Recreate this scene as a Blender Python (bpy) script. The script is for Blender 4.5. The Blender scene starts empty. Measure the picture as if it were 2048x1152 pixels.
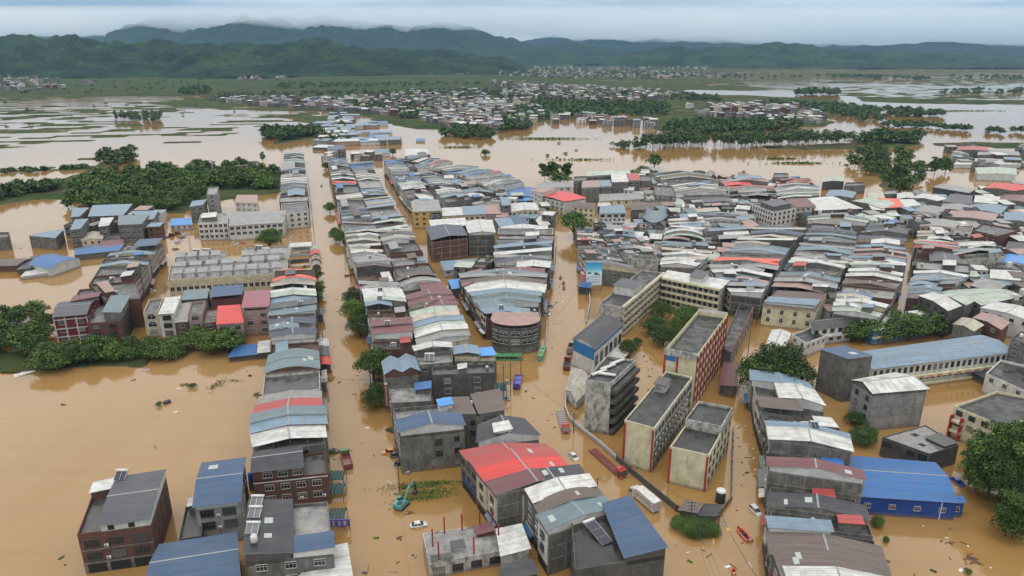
import bpy, bmesh, math, random
import numpy as np
from mathutils import Vector, Matrix

# ------------------------------------------------------------------ camera, sky, sun, exposure
SC = bpy.context.scene
COL = SC.collection
R = math.radians
CAM_H, PITCH, FPX = 110.0, R(18.6), 1400.0        # metres, downward pitch, focal length for a 2048 px wide frame
cd = bpy.data.cameras.new('camera'); cam = bpy.data.objects.new('camera', cd); COL.objects.link(cam)
cd.sensor_width = 36.0; cd.lens = 36.0 * FPX / 2048.0
cd.clip_start = 1.0; cd.clip_end = 60000.0
cam.location = (0, 0, CAM_H); cam.rotation_euler = (R(90) - PITCH, 0, 0)
SC.camera = cam

W = bpy.data.worlds.new('World'); SC.world = W; W.use_nodes = True
SUN_EL, SUN_ROT = R(74), R(200)
nt = W.node_tree; nt.nodes.clear()
def wn(t, **k):
    n = nt.nodes.new(t)
    for a, b in k.items(): setattr(n, a, b)
    return n
w_out = wn('ShaderNodeOutputWorld'); w_bg = wn('ShaderNodeBackground'); w_bg.inputs['Strength'].default_value = 0.1
w_sky = wn('ShaderNodeTexSky', sky_type='NISHITA', sun_disc=False, sun_elevation=SUN_EL, sun_rotation=SUN_ROT)
w_sky.air_density = 1.0; w_sky.dust_density = 2.0
w_tc = wn('ShaderNodeTexCoord'); w_map = wn('ShaderNodeMapping'); w_map.inputs['Scale'].default_value = (1.6, 1.6, 14.0)
w_n = wn('ShaderNodeTexNoise'); w_n.inputs['Scale'].default_value = 2.2; w_n.inputs['Detail'].default_value = 7.0; w_n.inputs['Roughness'].default_value = 0.55
w_r = wn('ShaderNodeValToRGB')
w_r.color_ramp.elements[0].position = 0.40; w_r.color_ramp.elements[0].color = (0.30, 0.42, 0.56, 1)
w_r.color_ramp.elements[1].position = 0.60; w_r.color_ramp.elements[1].color = (0.74, 0.86, 0.97, 1)
w_mul = wn('ShaderNodeVectorMath', operation='SCALE')
# an overcast sky brightens from the horizon upwards
w_sep = wn('ShaderNodeSeparateXYZ'); w_cl = wn('ShaderNodeMath', operation='MAXIMUM'); w_cl.inputs[1].default_value = 0.0
w_pw = wn('ShaderNodeMath', operation='POWER'); w_pw.inputs[1].default_value = 0.3
w_el = wn('ShaderNodeMapRange'); w_el.inputs['To Min'].default_value = 3.6; w_el.inputs['To Max'].default_value = 17.5
nt.links.new(w_tc.outputs['Generated'], w_sep.inputs[0]); nt.links.new(w_sep.outputs['Z'], w_cl.inputs[0]); nt.links.new(w_cl.outputs[0], w_pw.inputs[0]); nt.links.new(w_pw.outputs[0], w_el.inputs['Value']); nt.links.new(w_el.outputs[0], w_mul.inputs['Scale'])
w_mix = wn('ShaderNodeMix', data_type='RGBA'); w_mix.inputs['Factor'].default_value = 0.94
L = nt.links.new
L(w_tc.outputs['Generated'], w_map.inputs['Vector']); L(w_map.outputs['Vector'], w_n.inputs['Vector'])
w_wh = wn('ShaderNodeMix', data_type='RGBA'); w_wh.inputs['B'].default_value = (1.0, 0.975, 0.945, 1)     # cloud far off is seen through blue air, overhead it is white
w_up = wn('ShaderNodeMapRange'); w_up.inputs['From Min'].default_value = 0.045; w_up.inputs['From Max'].default_value = 0.13
L(w_sep.outputs['Z'], w_up.inputs['Value']); L(w_up.outputs[0], w_wh.inputs['Factor'])
L(w_n.outputs['Fac'], w_r.inputs['Fac']); L(w_r.outputs['Color'], w_wh.inputs['A']); L(w_wh.outputs['Result'], w_mul.inputs[0])
L(w_sky.outputs['Color'], w_mix.inputs['A']); L(w_mul.outputs['Vector'], w_mix.inputs['B'])
L(w_mix.outputs['Result'], w_bg.inputs['Color']); L(w_bg.outputs['Background'], w_out.inputs['Surface'])

sd = bpy.data.lights.new('sun', 'SUN'); sd.energy = 1.25; sd.angle = R(30); sd.color = (1.0, 0.97, 0.92)
sun = bpy.data.objects.new('sun', sd); COL.objects.link(sun)
_sv = Vector((math.sin(SUN_ROT) * math.cos(SUN_EL), math.cos(SUN_ROT) * math.cos(SUN_EL), math.sin(SUN_EL)))
sun.rotation_euler = _sv.to_track_quat('Z', 'Y').to_euler(); sun.location = (0, 0, 400)

VS = SC.view_settings
VS.view_transform = 'Standard'; VS.look = 'None'; VS.gamma = 1.0; VS.use_curve_mapping = False
VS.exposure = -0.06
SC.cycles.use_denoising = True
SC.cycles.max_bounces = 8; SC.cycles.diffuse_bounces = 2; SC.cycles.glossy_bounces = 2
SC.cycles.transparent_max_bounces = 6; SC.cycles.volume_bounces = 6
SC.cycles.use_adaptive_sampling = True; SC.cycles.adaptive_threshold = 0.02
SC.cycles.sample_clamp_indirect = 4.0

# ------------------------------------------------------------------ geometry helpers
CT, ST = math.cos(PITCH), math.sin(PITCH)
def ray(px, py):
    a = (px - 1024.0) / FPX; b = (576.0 - py) / FPX
    return a, CT + b * ST, -ST + b * CT
def P(px, py, z=0.0):
    """a point of the photograph, on the level z, as a place in the world"""
    a, y, d = ray(px, py)
    t = (z - CAM_H) / d
    return Vector((a * t, y * t, z))
def PD(px, py, Y):
    """the place at the distance Y straight ahead"""
    a, y, d = ray(px, py); t = Y / y
    return Vector((a * t, Y, CAM_H + d * t))
def px_of(X, Y, Z=0.0):
    dz = Z - CAM_H
    w = Y * CT - dz * ST; v = Y * ST + dz * CT
    return 1024.0 + FPX * X / w, 576.0 - FPX * v / w

rnd = random.Random(7)
def lerp(a, b, t): return a + (b - a) * t

class MB:
    """collects faces and links them as one mesh object"""
    def __init__(s): s.v, s.f, s.m = [], [], []
    def face(s, pts, m=0):
        i = len(s.v); s.v.extend([tuple(p) for p in pts]); s.f.append(tuple(range(i, i + len(pts)))); s.m.append(m)
    def box(s, x0, x1, y0, y1, z0, z1, m=0):
        i = len(s.v)
        s.v += [(x0,y0,z0),(x1,y0,z0),(x1,y1,z0),(x0,y1,z0),(x0,y0,z1),(x1,y0,z1),(x1,y1,z1),(x0,y1,z1)]
        s.f += [(i,i+3,i+2,i+1),(i+4,i+5,i+6,i+7),(i,i+1,i+5,i+4),(i+1,i+2,i+6,i+5),(i+2,i+3,i+7,i+6),(i+3,i,i+4,i+7)]
        s.m += [m]*6
    def hexa(s, b, t, m=0):
        """a block from four bottom and four top points, both anticlockwise"""
        i = len(s.v); s.v += [tuple(p) for p in b] + [tuple(p) for p in t]
        s.f += [(i+3,i+2,i+1,i),(i+4,i+5,i+6,i+7),(i,i+1,i+5,i+4),(i+1,i+2,i+6,i+5),(i+2,i+3,i+7,i+6),(i+3,i,i+4,i+7)]
        s.m += [m]*6
    def prism(s, poly, z0, z1, m=0):
        i = len(s.v); n = len(poly)
        s.v += [(p[0],p[1],z0) for p in poly] + [(p[0],p[1],z1) for p in poly]
        s.f.append(tuple(i+k for k in range(n-1,-1,-1))); s.f.append(tuple(i+n+k for k in range(n)))
        for k in range(n):
            k2 = (k+1) % n; s.f.append((i+k, i+k2, i+n+k2, i+n+k))
        s.m += [m]*(n+2)
    def loft(s, rings, m=0, cap=True):
        """rings of equal length joined in turn"""
        i = len(s.v); n = len(rings[0])
        for r in rings: s.v += [tuple(p) for p in r]
        for j in range(len(rings)-1):
            for k in range(n):
                k2 = (k+1) % n
                s.f.append((i+j*n+k, i+j*n+k2, i+(j+1)*n+k2, i+(j+1)*n+k)); s.m.append(m)
        if cap:
            s.f.append(tuple(i+k for k in range(n-1,-1,-1))); s.f.append(tuple(i+(len(rings)-1)*n+k for k in range(n))); s.m += [m,m]
    def tube(s, pts, r, n=6, m=0, r1=None):
        pts = [Vector(p) for p in pts]; rings = []
        for j, p in enumerate(pts):
            d = (pts[min(j+1,len(pts)-1)] - pts[max(j-1,0)]).normalized()
            a = d.orthogonal().normalized() if abs(d.z) < .9 else Vector((1,0,0)); a = (a - d*a.dot(d)).normalized(); b = d.cross(a)
            rr = r if r1 is None else lerp(r, r1, j/max(1,len(pts)-1))
            rings.append([p + (a*math.cos(t)+b*math.sin(t))*rr for t in [2*math.pi*k/n for k in range(n)]])
        s.loft(rings, m)
    def mesh(s, name, mats, smooth=False):
        me = bpy.data.meshes.new(name); me.from_pydata(s.v, [], s.f)
        for q in (mats if isinstance(mats, (list, tuple)) else [mats]): me.materials.append(q)
        if any(s.m): me.polygons.foreach_set('material_index', s.m)
        if smooth: me.polygons.foreach_set('use_smooth', [True]*len(s.f))
        me.update(); return me
    def build(s, name, mats, parent=None, loc=None, rz=0.0, smooth=False):
        return put(name, s.mesh(name, mats, smooth), parent, loc, rz)
def put(name, me, parent=None, loc=None, rz=0.0, scale=None):
    o = bpy.data.objects.new(name, me); COL.objects.link(o)
    if parent is not None: o.parent = parent
    if loc is not None: o.location = loc
    if rz: o.rotation_euler = (0, 0, rz)
    if scale is not None: o.scale = scale if hasattr(scale, '__len__') else (scale,)*3
    return o
def tag(o, label=None, cat=None, group=None, kind=None):
    if label: o['label'] = label
    if cat: o['category'] = cat
    if group: o['group'] = group
    if kind: o['kind'] = kind
    return o
def empty(name, loc, rz=0.0, label=None, cat=None, group=None):
    o = put(name, None, None, loc, rz); o.empty_display_size = 0.5
    return tag(o, label, cat, group)
def copy_tree(o, parent=None):
    c = o.copy(); COL.objects.link(c)
    if parent is not None: c.parent = parent
    for ch in list(KIDS.get(o.name, [])): copy_tree(ch, c)
    return c
KIDS = {}

# ------------------------------------------------------------------ number noise for terrain
def _hash(ix, iy, s):
    n = (ix.astype(np.int64)*374761393 + iy.astype(np.int64)*668265263 + s*974634777) & 0x7fffffff
    n = ((n ^ (n >> 13)) * 1274126177) & 0x7fffffff
    return ((n ^ (n >> 16)) & 0xffff) / 65535.0
def vnoise(x, y, s=0):
    ix, iy = np.floor(x), np.floor(y); fx, fy = x-ix, y-iy
    fx, fy = fx*fx*(3-2*fx), fy*fy*(3-2*fy)
    a, b, c, d = _hash(ix,iy,s), _hash(ix+1,iy,s), _hash(ix,iy+1,s), _hash(ix+1,iy+1,s)
    return (a*(1-fx)+b*fx)*(1-fy)+(c*(1-fx)+d*fx)*fy
def fbm(x, y, o=4, s=0):
    t, a, q = 0.0, 0.5, 0.0
    for k in range(o):
        t = t + a*vnoise(x*2**k, y*2**k, s+k); q += a; a *= 0.5
    return t/q
def grid_mesh(name, X, Y, Z, mat, smooth=True):
    r, c = X.shape
    me = bpy.data.meshes.new(name)
    co = np.stack([X, Y, Z], -1).reshape(-1, 3).astype(np.float32)
    idx = np.arange(r*c).reshape(r, c)
    q = np.stack([idx[:-1,:-1], idx[:-1,1:], idx[1:,1:], idx[1:,:-1]], -1).reshape(-1, 4)
    me.vertices.add(len(co)); me.vertices.foreach_set('co', co.ravel())
    me.loops.add(q.size); me.loops.foreach_set('vertex_index', q.ravel().astype(np.int32))
    me.polygons.add(len(q)); me.polygons.foreach_set('loop_start', np.arange(0, q.size, 4, dtype=np.int32))
    me.polygons.foreach_set('loop_total', np.full(len(q), 4, dtype=np.int32))
    if smooth: me.polygons.foreach_set('use_smooth', np.ones(len(q), dtype=bool))
    me.materials.append(mat); me.update(calc_edges=True); me.validate()
    return put(name, me)

# ------------------------------------------------------------------ materials
def nodes_mat(name):
    m = bpy.data.materials.new(name); m.use_nodes = True
    t = m.node_tree; b = t.nodes['Principled BSDF']
    return m, t, b
class NT:
    """short hands for a node tree"""
    def __init__(s, t): s.t = t
    def n(s, ty, **k):
        q = s.t.nodes.new(ty)
        for a, b in k.items():
            if a.startswith('i_'): q.inputs[a[2:].replace('_', ' ')].default_value = b
            else: setattr(q, a, b)
        return q
    def l(s, a, b): s.t.links.new(a, b)
    def coord(s, kind='Object', scale=(1,1,1), rot=(0,0,0)):
        if kind == 'World': o = s.n('ShaderNodeNewGeometry').outputs['Position']
        else: o = s.n('ShaderNodeTexCoord').outputs[kind]
        mp = s.n('ShaderNodeMapping'); mp.inputs['Scale'].default_value = scale; mp.inputs['Rotation'].default_value = rot
        s.l(o, mp.inputs['Vector']); return mp.outputs['Vector']
    def noise(s, vec, scale, detail=4.0, rough=0.55):
        q = s.n('ShaderNodeTexNoise'); q.inputs['Scale'].default_value = scale; q.inputs['Detail'].default_value = detail; q.inputs['Roughness'].default_value = rough
        s.l(vec, q.inputs['Vector']); return q.outputs['Fac']
    def ramp(s, fac, stops):
        q = s.n('ShaderNodeValToRGB'); e = q.color_ramp.elements
        while len(e) < len(stops): e.new(0.5)
        for k, (p, c) in enumerate(stops):
            e[k].position = p; e[k].color = (*c, 1) if hasattr(c, '__len__') else (c, c, c, 1)
        s.l(fac, q.inputs['Fac']); return q.outputs['Color']
    def mix(s, fac, a, b, mode='MIX'):
        q = s.n('ShaderNodeMix', data_type='RGBA', blend_type=mode)
        for inp, v in ((q.inputs['Factor'], fac), (q.inputs['A'], a), (q.inputs['B'], b)):
            if hasattr(v, 'is_linked') or hasattr(v, 'links'): s.l(v, inp)
            elif hasattr(v, '__len__'): inp.default_value = (*v, 1) if len(v) == 3 else v
            else: inp.default_value = v
        return q.outputs['Result']
    def math(s, op, a, b=None):
        q = s.n('ShaderNodeMath', operation=op)
        for k, v in enumerate((a, b)):
            if v is None: continue
            if hasattr(v, 'links'): s.l(v, q.inputs[k])
            else: q.inputs[k].default_value = v
        return q.outputs[0]
    def bump(s, h, b, strength=0.3, dist=0.1):
        q = s.n('ShaderNodeBump'); q.inputs['Strength'].default_value = strength; q.inputs['Distance'].default_value = dist
        s.l(h, q.inputs['Height']); s.l(q.outputs['Normal'], b.inputs['Normal'])
def srgb(r, g, b):
    f = lambda c: (c/255/12.92) if c/255 <= 0.04045 else ((c/255+0.055)/1.055)**2.4
    return (f(r), f(g), f(b))
# ------------------------------------------------------------------ water
def water_material():
    m, t, b = nodes_mat('flood_water'); q = NT(t)
    c = q.coord('World')
    f = q.noise(c, 0.0035, 4); g = q.noise(q.coord('World', (1, .35, 1)), 0.02, 4)
    col = q.mix(q.ramp(f, [(0.35, 0), (0.65, 1)]), (0.240, 0.136, 0.040), (0.282, 0.168, 0.060))
    col = q.mix(q.ramp(g, [(0.45, 0.0), (0.75, 0.45)]), col, (0.315, 0.205, 0.10))
    st = q.noise(q.coord('World', (0.11, 0.016, 1), (0, 0, R(8))), 1.0, 5, 0.6); s2 = q.noise(q.coord('World', (0.025, 0.25, 1), (0, 0, R(-20))), 1.0, 4, 0.6)
    col = q.mix(q.ramp(st, [(0.48, 0.0), (0.80, 0.26)]), col, (0.31, 0.21, 0.115)); col = q.mix(q.ramp(s2, [(0.50, 0.0), (0.80, 0.35)]), col, (0.19, 0.10, 0.035))
    q.l(col, b.inputs['Base Color'])
    b.inputs['Roughness'].default_value = 0.05; b.inputs['IOR'].default_value = 1.6
    n1 = q.noise(q.coord('World', (1, 1, 1)), 1.3, 3); n2 = q.noise(q.coord('World', (1, 1, 1)), 0.11, 2)
    q.bump(q.math('ADD', q.math('MULTIPLY', n1, 0.045), q.math('MULTIPLY', n2, 0.05)), b, 0.35, 1.0)
    return m
M_WATER = water_material()
wb = MB(); wb.face([(-26000, -2500, 0), (26000, -2500, 0), (26000, 26000, 0), (-26000, 26000, 0)])
tag(wb.build('water', M_WATER), kind='structure')

# ------------------------------------------------------------------ the plain: fields that stand out of the flood
def ground_material():
    m, t, b = nodes_mat('field_ground'); q = NT(t)
    c = q.coord('World', (1/46, 1/22, 1), (0, 0, R(-9)))
    vo = q.n('ShaderNodeTexVoronoi', distance='CHEBYCHEV'); vo.inputs['Scale'].default_value = 1.0; vo.inputs['Randomness'].default_value = 0.7; q.l(c, vo.inputs['Vector'])
    sep = q.n('ShaderNodeSeparateColor'); q.l(vo.outputs['Color'], sep.inputs[0])
    cell = q.ramp(sep.outputs[0], [(0.0, (0.018, 0.034, 0.012)), (0.3, (0.036, 0.068, 0.018)), (0.5, (0.070, 0.078, 0.036)), (0.7, (0.026, 0.050, 0.015)), (0.88, (0.095, 0.068, 0.044)), (1.0, (0.050, 0.092, 0.024))])
    big = q.noise(q.coord('World'), 0.0022, 4)
    col = q.mix(q.ramp(big, [(0.4, 0.0), (0.62, 0.6)]), cell, (0.038, 0.072, 0.020))
    fine = q.noise(q.coord('World', (1, .6, 1)), 0.09, 5)
    col = q.mix(q.ramp(fine, [(0.35, 0.5), (0.6, 0.0)]), col, (0.026, 0.026, 0.016))
    z = q.n('ShaderNodeSeparateXYZ'); q.l(q.n('ShaderNodeNewGeometry').outputs['Position'], z.inputs[0])
    wet = q.n('ShaderNodeMapRange'); wet.inputs['From Min'].default_value = 0.03; wet.inputs['From Max'].default_value = 0.28
    q.l(z.outputs['Z'], wet.inputs['Value'])
    col = q.mix(wet.outputs[0], (0.17, 0.115, 0.065), col)
    q.l(col, b.inputs['Base Color']); b.inputs['Roughness'].default_value = 0.95; b.inputs['Specular IOR Level'].default_value = 0.04
    q.bump(q.noise(q.coord('World'), 0.5, 4), b, 0.8, 0.6)
    return m
M_GROUND = ground_material()

def in_poly(x, y, poly):
    r = np.zeros(x.shape, bool); n = len(poly)
    for i in range(n):
        (x0, y0), (x1, y1) = poly[i], poly[(i+1) % n]
        c = ((y0 > y) != (y1 > y)) & (x < (x1-x0)*(y-y0)/((y1-y0) if y1 != y0 else 1e-9) + x0)
        r ^= c
    return r
# land standing above the flood, as outlines on the level of the water: (outline, density of dry field cells)
LAND = [
 ([(-700,150),(560,150),(1040,128),(1040,140),(900,165),(640,185),(420,196),(250,205),(90,204),(-700,210)], 1.0),
 ([(-700,195),(250,200),(420,190),(640,205),(640,245),(500,262),(330,300),(150,318),(-700,335)], 0.33),
 ([(-700,198),(420,193),(560,205),(380,222),(180,232),(-700,228)], 0.46),
 ([(290,205),(430,190),(600,205),(640,225),(470,222),(380,217)], 0.86),
 ([(500,235),(600,228),(660,242),(620,252)], 0.85),
 ([(420,178),(700,160),(1000,140),(1330,165),(1400,190),(1150,228),(1000,262),(830,258),(690,228),(610,222),(480,205)], 0.97),
 ([(980,128),(1200,112),(1420,128),(1420,152),(1200,158),(1000,150)], 0.93),
 ([(1080,150),(1340,157),(1480,153),(1700,152),(1750,175),(1500,182),(1360,180),(1200,165)], 0.86),
 ([(1450,120),(2900,122),(2900,134),(1450,134)], 0.9),
 ([(1480,140),(2900,136),(2900,192),(1800,200),(1650,190),(1500,172)], 0.47),
 ([(1690,193),(1900,199),(2900,204),(2900,211),(2000,211),(1850,208),(1720,203)], 0.97),
 ([(1340,190),(1500,190),(1690,200),(1640,250),(1500,262),(1360,268),(1300,262),(1250,225)], 0.86),
 ([(1560,294),(1700,286),(1760,296),(1640,306),(1565,304)], 0.95),
 ([(1690,280),(1850,282),(1840,300),(1720,300)], 0.7),
 ([(1870,283),(2100,281),(2100,296),(1890,292)], 0.9),
 ([(1720,338),(1790,330),(1850,370),(1850,392),(1770,385)], 1.0),
 ([(1880,312),(2500,305),(2500,345),(1900,340)], 0.9),
 ([(-700,395),(60,380),(180,345),(330,335),(560,330),(570,372),(420,420),(160,410),(40,408),(-700,430)], 1.0),
 ([(-700,388),(120,334),(250,300),(275,318),(190,338),(60,345),(-20,352),(-700,400)], 0.55),
 ([(525,262),(640,255),(640,276),(540,285)], 0.95),
 ([(-700,650),(60,645),(105,690),(80,716),(-700,715)], 1.0),
 ([(80,705),(460,680),(470,700),(180,735),(90,745)], 0.9),
]
def make_ground():
    nr, nc = 760, 640
    yy = 230.0 * (9500/230.0) ** (np.arange(nr)/(nr-1)); aa = np.linspace(-1.05, 1.05, nc)
    Y = np.repeat(yy[:, None], nc, 1); X = Y * aa[None, :]
    wx = X + 26*(fbm(X/60, Y/60, 3, 11)-.5)*2 + 90*(fbm(X/400, Y/400, 3, 13)-.5); wy = Y + 30*(fbm(X/60, Y/60, 3, 12)-.5)*2 + 90*(fbm(X/400, Y/400, 3, 14)-.5)
    px, py = px_of(wx, wy, 0.0)
    dens = np.zeros(X.shape)
    for poly, d in LAND: dens = np.where(in_poly(px, py, poly), d, dens)
    ca, sa = math.cos(R(-9)), math.sin(R(-9))
    u = (X*ca - Y*sa)/46 + 0.35*(fbm(X/90, Y/90, 2, 5)-.5); v = (X*sa + Y*ca)/20 + 0.35*(fbm(X/90, Y/90, 2, 6)-.5)
    sh = _hash(np.floor(v), np.floor(v)*0, 9); u2 = u + sh
    cell = _hash(np.floor(u2), np.floor(v), 3)
    fu, fv = u2-np.floor(u2), v-np.floor(v)
    edge = np.minimum(np.minimum(fu, 1-fu)*46, np.minimum(fv, 1-fv)*20)
    # whole stretches lie lower than others, so dry cells come in clusters
    cell = 0.55*cell + 0.45*np.clip((fbm(X/260, Y/200, 3, 21)-.5)*2.2+.5, 0, 1)
    dry = cell < dens*1.06
    z = np.where(dry, 0.42, -0.35) + 0.35*(fbm(X/22, Y/22, 3, 31)-.5)
    z = np.where(dry & (edge < 1.6) & (dens < .9), z-0.4, z)
    z = np.where(dens >= .98, np.maximum(z, 0.3), z)
    z = np.where(dens <= 0, -0.9, z)
    # one smoothing pass keeps banks from standing as walls
    z[1:-1, 1:-1] = (z[1:-1, 1:-1]*2 + z[:-2, 1:-1] + z[2:, 1:-1] + z[1:-1, :-2] + z[1:-1, 2:])/6
    return tag(grid_mesh('ground', X, Y, z, M_GROUND), kind='structure')
make_ground()
nb = MB(); nb.face([(-600, 20, -1.4), (600, 20, -1.4), (600, 700, -1.4), (-600, 700, -1.4)])
tag(nb.build('street_bed', M_GROUND), kind='structure')

# ------------------------------------------------------------------ hills and mountains
def forest_material(name, dark, mid, light, scale):
    m, t, b = nodes_mat(name); q = NT(t)
    c = q.coord('World')
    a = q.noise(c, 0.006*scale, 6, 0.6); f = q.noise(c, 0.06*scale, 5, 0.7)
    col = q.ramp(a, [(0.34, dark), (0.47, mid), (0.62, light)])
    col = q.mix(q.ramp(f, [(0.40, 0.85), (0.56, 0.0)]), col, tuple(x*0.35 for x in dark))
    patch = q.noise(c, 0.011*scale, 3)
    col = q.mix(q.ramp(patch, [(0.62, 0.0), (0.70, 0.4)]), col, (0.045, 0.068, 0.028))
    q.l(col, b.inputs['Base Color']); b.inputs['Roughness'].default_value = 0.95; b.inputs['Specular IOR Level'].default_value = 0.1
    q.bump(f, b, 1.0, 9.0)
    return m
M_HILL = forest_material('forest_near', (0.007, 0.017, 0.009), (0.013, 0.030, 0.013), (0.036, 0.068, 0.020), 1.0)
M_MOUNT = forest_material('forest_far', (0.007, 0.018, 0.010), (0.012, 0.028, 0.013), (0.022, 0.042, 0.018), 0.5)

def hill(name, crest, Yc, front, back, seed, mat, rough=0.25, spur=420.0, n=260, rows=64, jag=0.10):
    """crest: (x, y) of the skyline in the photograph; Yc its distance (number or per point); the slope falls over front and back metres in spurs and gullies"""
    cx = np.array([c[0] for c in crest], float); cy = np.array([c[1] for c in crest], float)
    yc = np.array([Yc]*len(crest) if not hasattr(Yc, '__len__') else Yc, float)
    s = np.linspace(cx[0], cx[-1], n); sy = np.interp(s, cx, cy); sY = np.interp(s, cx, yc)
    k = np.ones(5)/5; sy = np.convolve(np.pad(sy, 2, 'edge'), k, 'valid')
    a = (s-1024)/FPX; b = (576-sy)/FPX
    dy, dz = CT+b*ST, -ST+b*CT
    slope = a/dy; top = CAM_H + sY*dz/dy
    v = np.linspace(-1, 1, rows)
    D = np.where(v[:, None] < 0, sY[None]+v[:, None]*front, sY[None]+v[:, None]*back)
    X = D*slope[None]
    wob = fbm(X/(spur*2.2), D/(spur*2.2), 3, seed+3)-.5
    t = np.clip(1-np.abs(v)[:, None]*(1+.9*wob), 0, 1)                       # 0 at the foot, 1 on the crest
    fall = t*(1.35-.35*t)
    rid = np.abs(2*fbm(X/spur+wob, D/(spur*1.9), 4, seed)-1)                    # gullies where this is near 0
    gul = np.clip(1-rid*2.6, 0, 1)
    fine = fbm(X/(spur*.22), D/(spur*.22), 4, seed+7)-.5
    Z = top[None]*fall*(1-rough*gul*(1-t*.75)) + top[None]*fine*jag*(.4+fall*(1-.35*t))*1.3
    Z = np.where(t < 0.01, -3, Z-1)
    e = np.minimum(np.arange(n), n-1-np.arange(n))/12.0; Z = np.where(e[None] < 1, Z*np.clip(e[None], 0, 1)-2, Z)
    return tag(grid_mesh(name, X, D, Z, mat), kind='structure')
hill('hill', [(-900,70),(-300,80),(-60,76),(0,73),(62,67),(113,63),(164,70),(212,76),(284,79),(325,77),(369,78),(414,76),(479,85),(547,82),(598,76),(650,78),(700,84),(730,87),(811,97),(865,96),(930,102),(999,110),(1050,122),(1075,132)],
     [4400]*14+[4600]*4+[4900]*6, 1150, 1400, 3, M_HILL, 0.8, 300, 420, 90, 0.17)
hill('hill', [(1170,135),(1215,118),(1260,104),(1320,96),(1348,90),(1430,91),(1519,85),(1553,84),(1604,88),(1690,95),(1793,99),(1929,104),(2048,111),(2300,112),(2900,100)],
     6600, 1500, 1500, 5, M_HILL, 0.8, 400, 360, 80, 0.16)
hill('hill', [(900,112),(960,100),(1040,92),(1100,86),(1150,82),(1200,90),(1260,99),(1330,106),(1400,112)], 8200, 1300, 1300, 9, M_MOUNT, 0.4, 500, 160, 40)
hill('hill', [(940,120),(1010,108),(1075,100),(1140,104),(1200,113),(1250,122)], 7000, 700, 900, 19, M_HILL, 0.4, 400, 120, 36)
hill('mountain', [(180,75),(215,60),(245,47),(300,38),(380,28),(470,24),(560,20),(640,24),(720,30),(800,36),(860,44),(930,52),(985,60),(1030,72),(1070,88),(1110,100)],
     9800, 2600, 1500, 31, M_MOUNT, 0.62, 800, 360, 110, 0.14)
hill('mountain', [(-900,40),(-200,46),(0,47),(60,50),(110,63),(150,68),(195,62),(240,72),(330,80)], 12000, 2000, 1500, 37, M_MOUNT, 0.5, 1300, 160, 50)
hill('mountain', [(960,90),(1050,78),(1120,64),(1160,52),(1200,40),(1260,30),(1340,30),(1420,36),(1500,44),(1560,56),(1640,72),(1700,82)],
     12500, 2400, 1500, 41, M_MOUNT, 0.5, 1200, 220, 60)
hill('mountain', [(1500,80),(1600,68),(1690,72),(1760,55),(1850,48),(1930,52),(1990,70),(2060,82),(2300,60),(2900,50)], 14500, 2400, 1500, 43, M_MOUNT, 0.5, 1300, 220, 50)
hill('mountain', [(1560,105),(1700,90),(1800,84),(1900,82),(2000,90),(2100,95),(2900,90)], 10000, 1600, 1500, 47, M_MOUNT, 0.45, 800, 200, 50)

# ------------------------------------------------------------------ haze and the low cloud on the mountains
def volume_box(name, dens, col, mesh, aniso=0.0):
    m = bpy.data.materials.new(name + '_air'); m.use_nodes = True; t = m.node_tree; t.nodes.clear()
    o = t.nodes.new('ShaderNodeOutputMaterial'); v = t.nodes.new('ShaderNodeVolumePrincipled')
    v.inputs['Color'].default_value = (*col, 1); v.inputs['Density'].default_value = dens; v.inputs['Anisotropy'].default_value = aniso
    t.links.new(v.outputs['Volume'], o.inputs['Volume']); mesh.materials.append(m)
    return tag(put(name, mesh), kind='stuff')
hb = MB(); hb.box(-24000, 24000, -2400, 21000, -4, 1150)
volume_box('haze', 3.0e-5, (0.36, 0.66, 1.0), hb.mesh('haze', []))
def low_cloud():
    nr, nc = 110, 320
    yy = np.linspace(8000, 17500, nr); aa = np.linspace(-1.1, 1.1, nc)
    Y = np.repeat(yy[:, None], nc, 1); X = Y*aa[None]
    base = 345 - 90*np.clip((X-300)/3000, 0, 1) + 200*(fbm(X/1000, Y/1500, 4, 77)-.5) + 110*(fbm(X/230, Y/400, 3, 78)-.5)
    edge = np.clip((Y-8000)/1300, 0, 1); edge = edge*np.clip((1.1-np.abs(aa))[None]*12, 0, 1)*np.clip((17500-Y)/600, 0, 1)
    top = 590.0; bot = top - (top-base)*edge
    bot = np.where(edge <= 0, top, bot)
    me = bpy.data.meshes.new('low_cloud'); idx = np.arange(nr*nc).reshape(nr, nc)
    co = np.concatenate([np.stack([X, Y, bot-.5], -1).reshape(-1, 3), np.stack([X, Y, np.full_like(X, top)], -1).reshape(-1, 3)])
    q = np.stack([idx[:-1,:-1], idx[1:,:-1], idx[1:,1:], idx[:-1,1:]], -1).reshape(-1, 4); q2 = q[:, ::-1]+nr*nc
    rim = []
    loop = list(idx[0, :]) + list(idx[1:, -1]) + list(idx[-1, -2::-1]) + list(idx[-2:0:-1, 0])
    for i in range(len(loop)): a, b = loop[i], loop[(i+1) % len(loop)]; rim.append((a, b, b+nr*nc, a+nr*nc))
    me.from_pydata(co.tolist(), [], q.tolist()+q2.tolist()+[tuple(int(x) for x in r) for r in rim]); me.update()
    return volume_box('low_cloud', 0.0022, (0.86, 0.94, 1.0), me, 0.3)
low_cloud()
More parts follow.
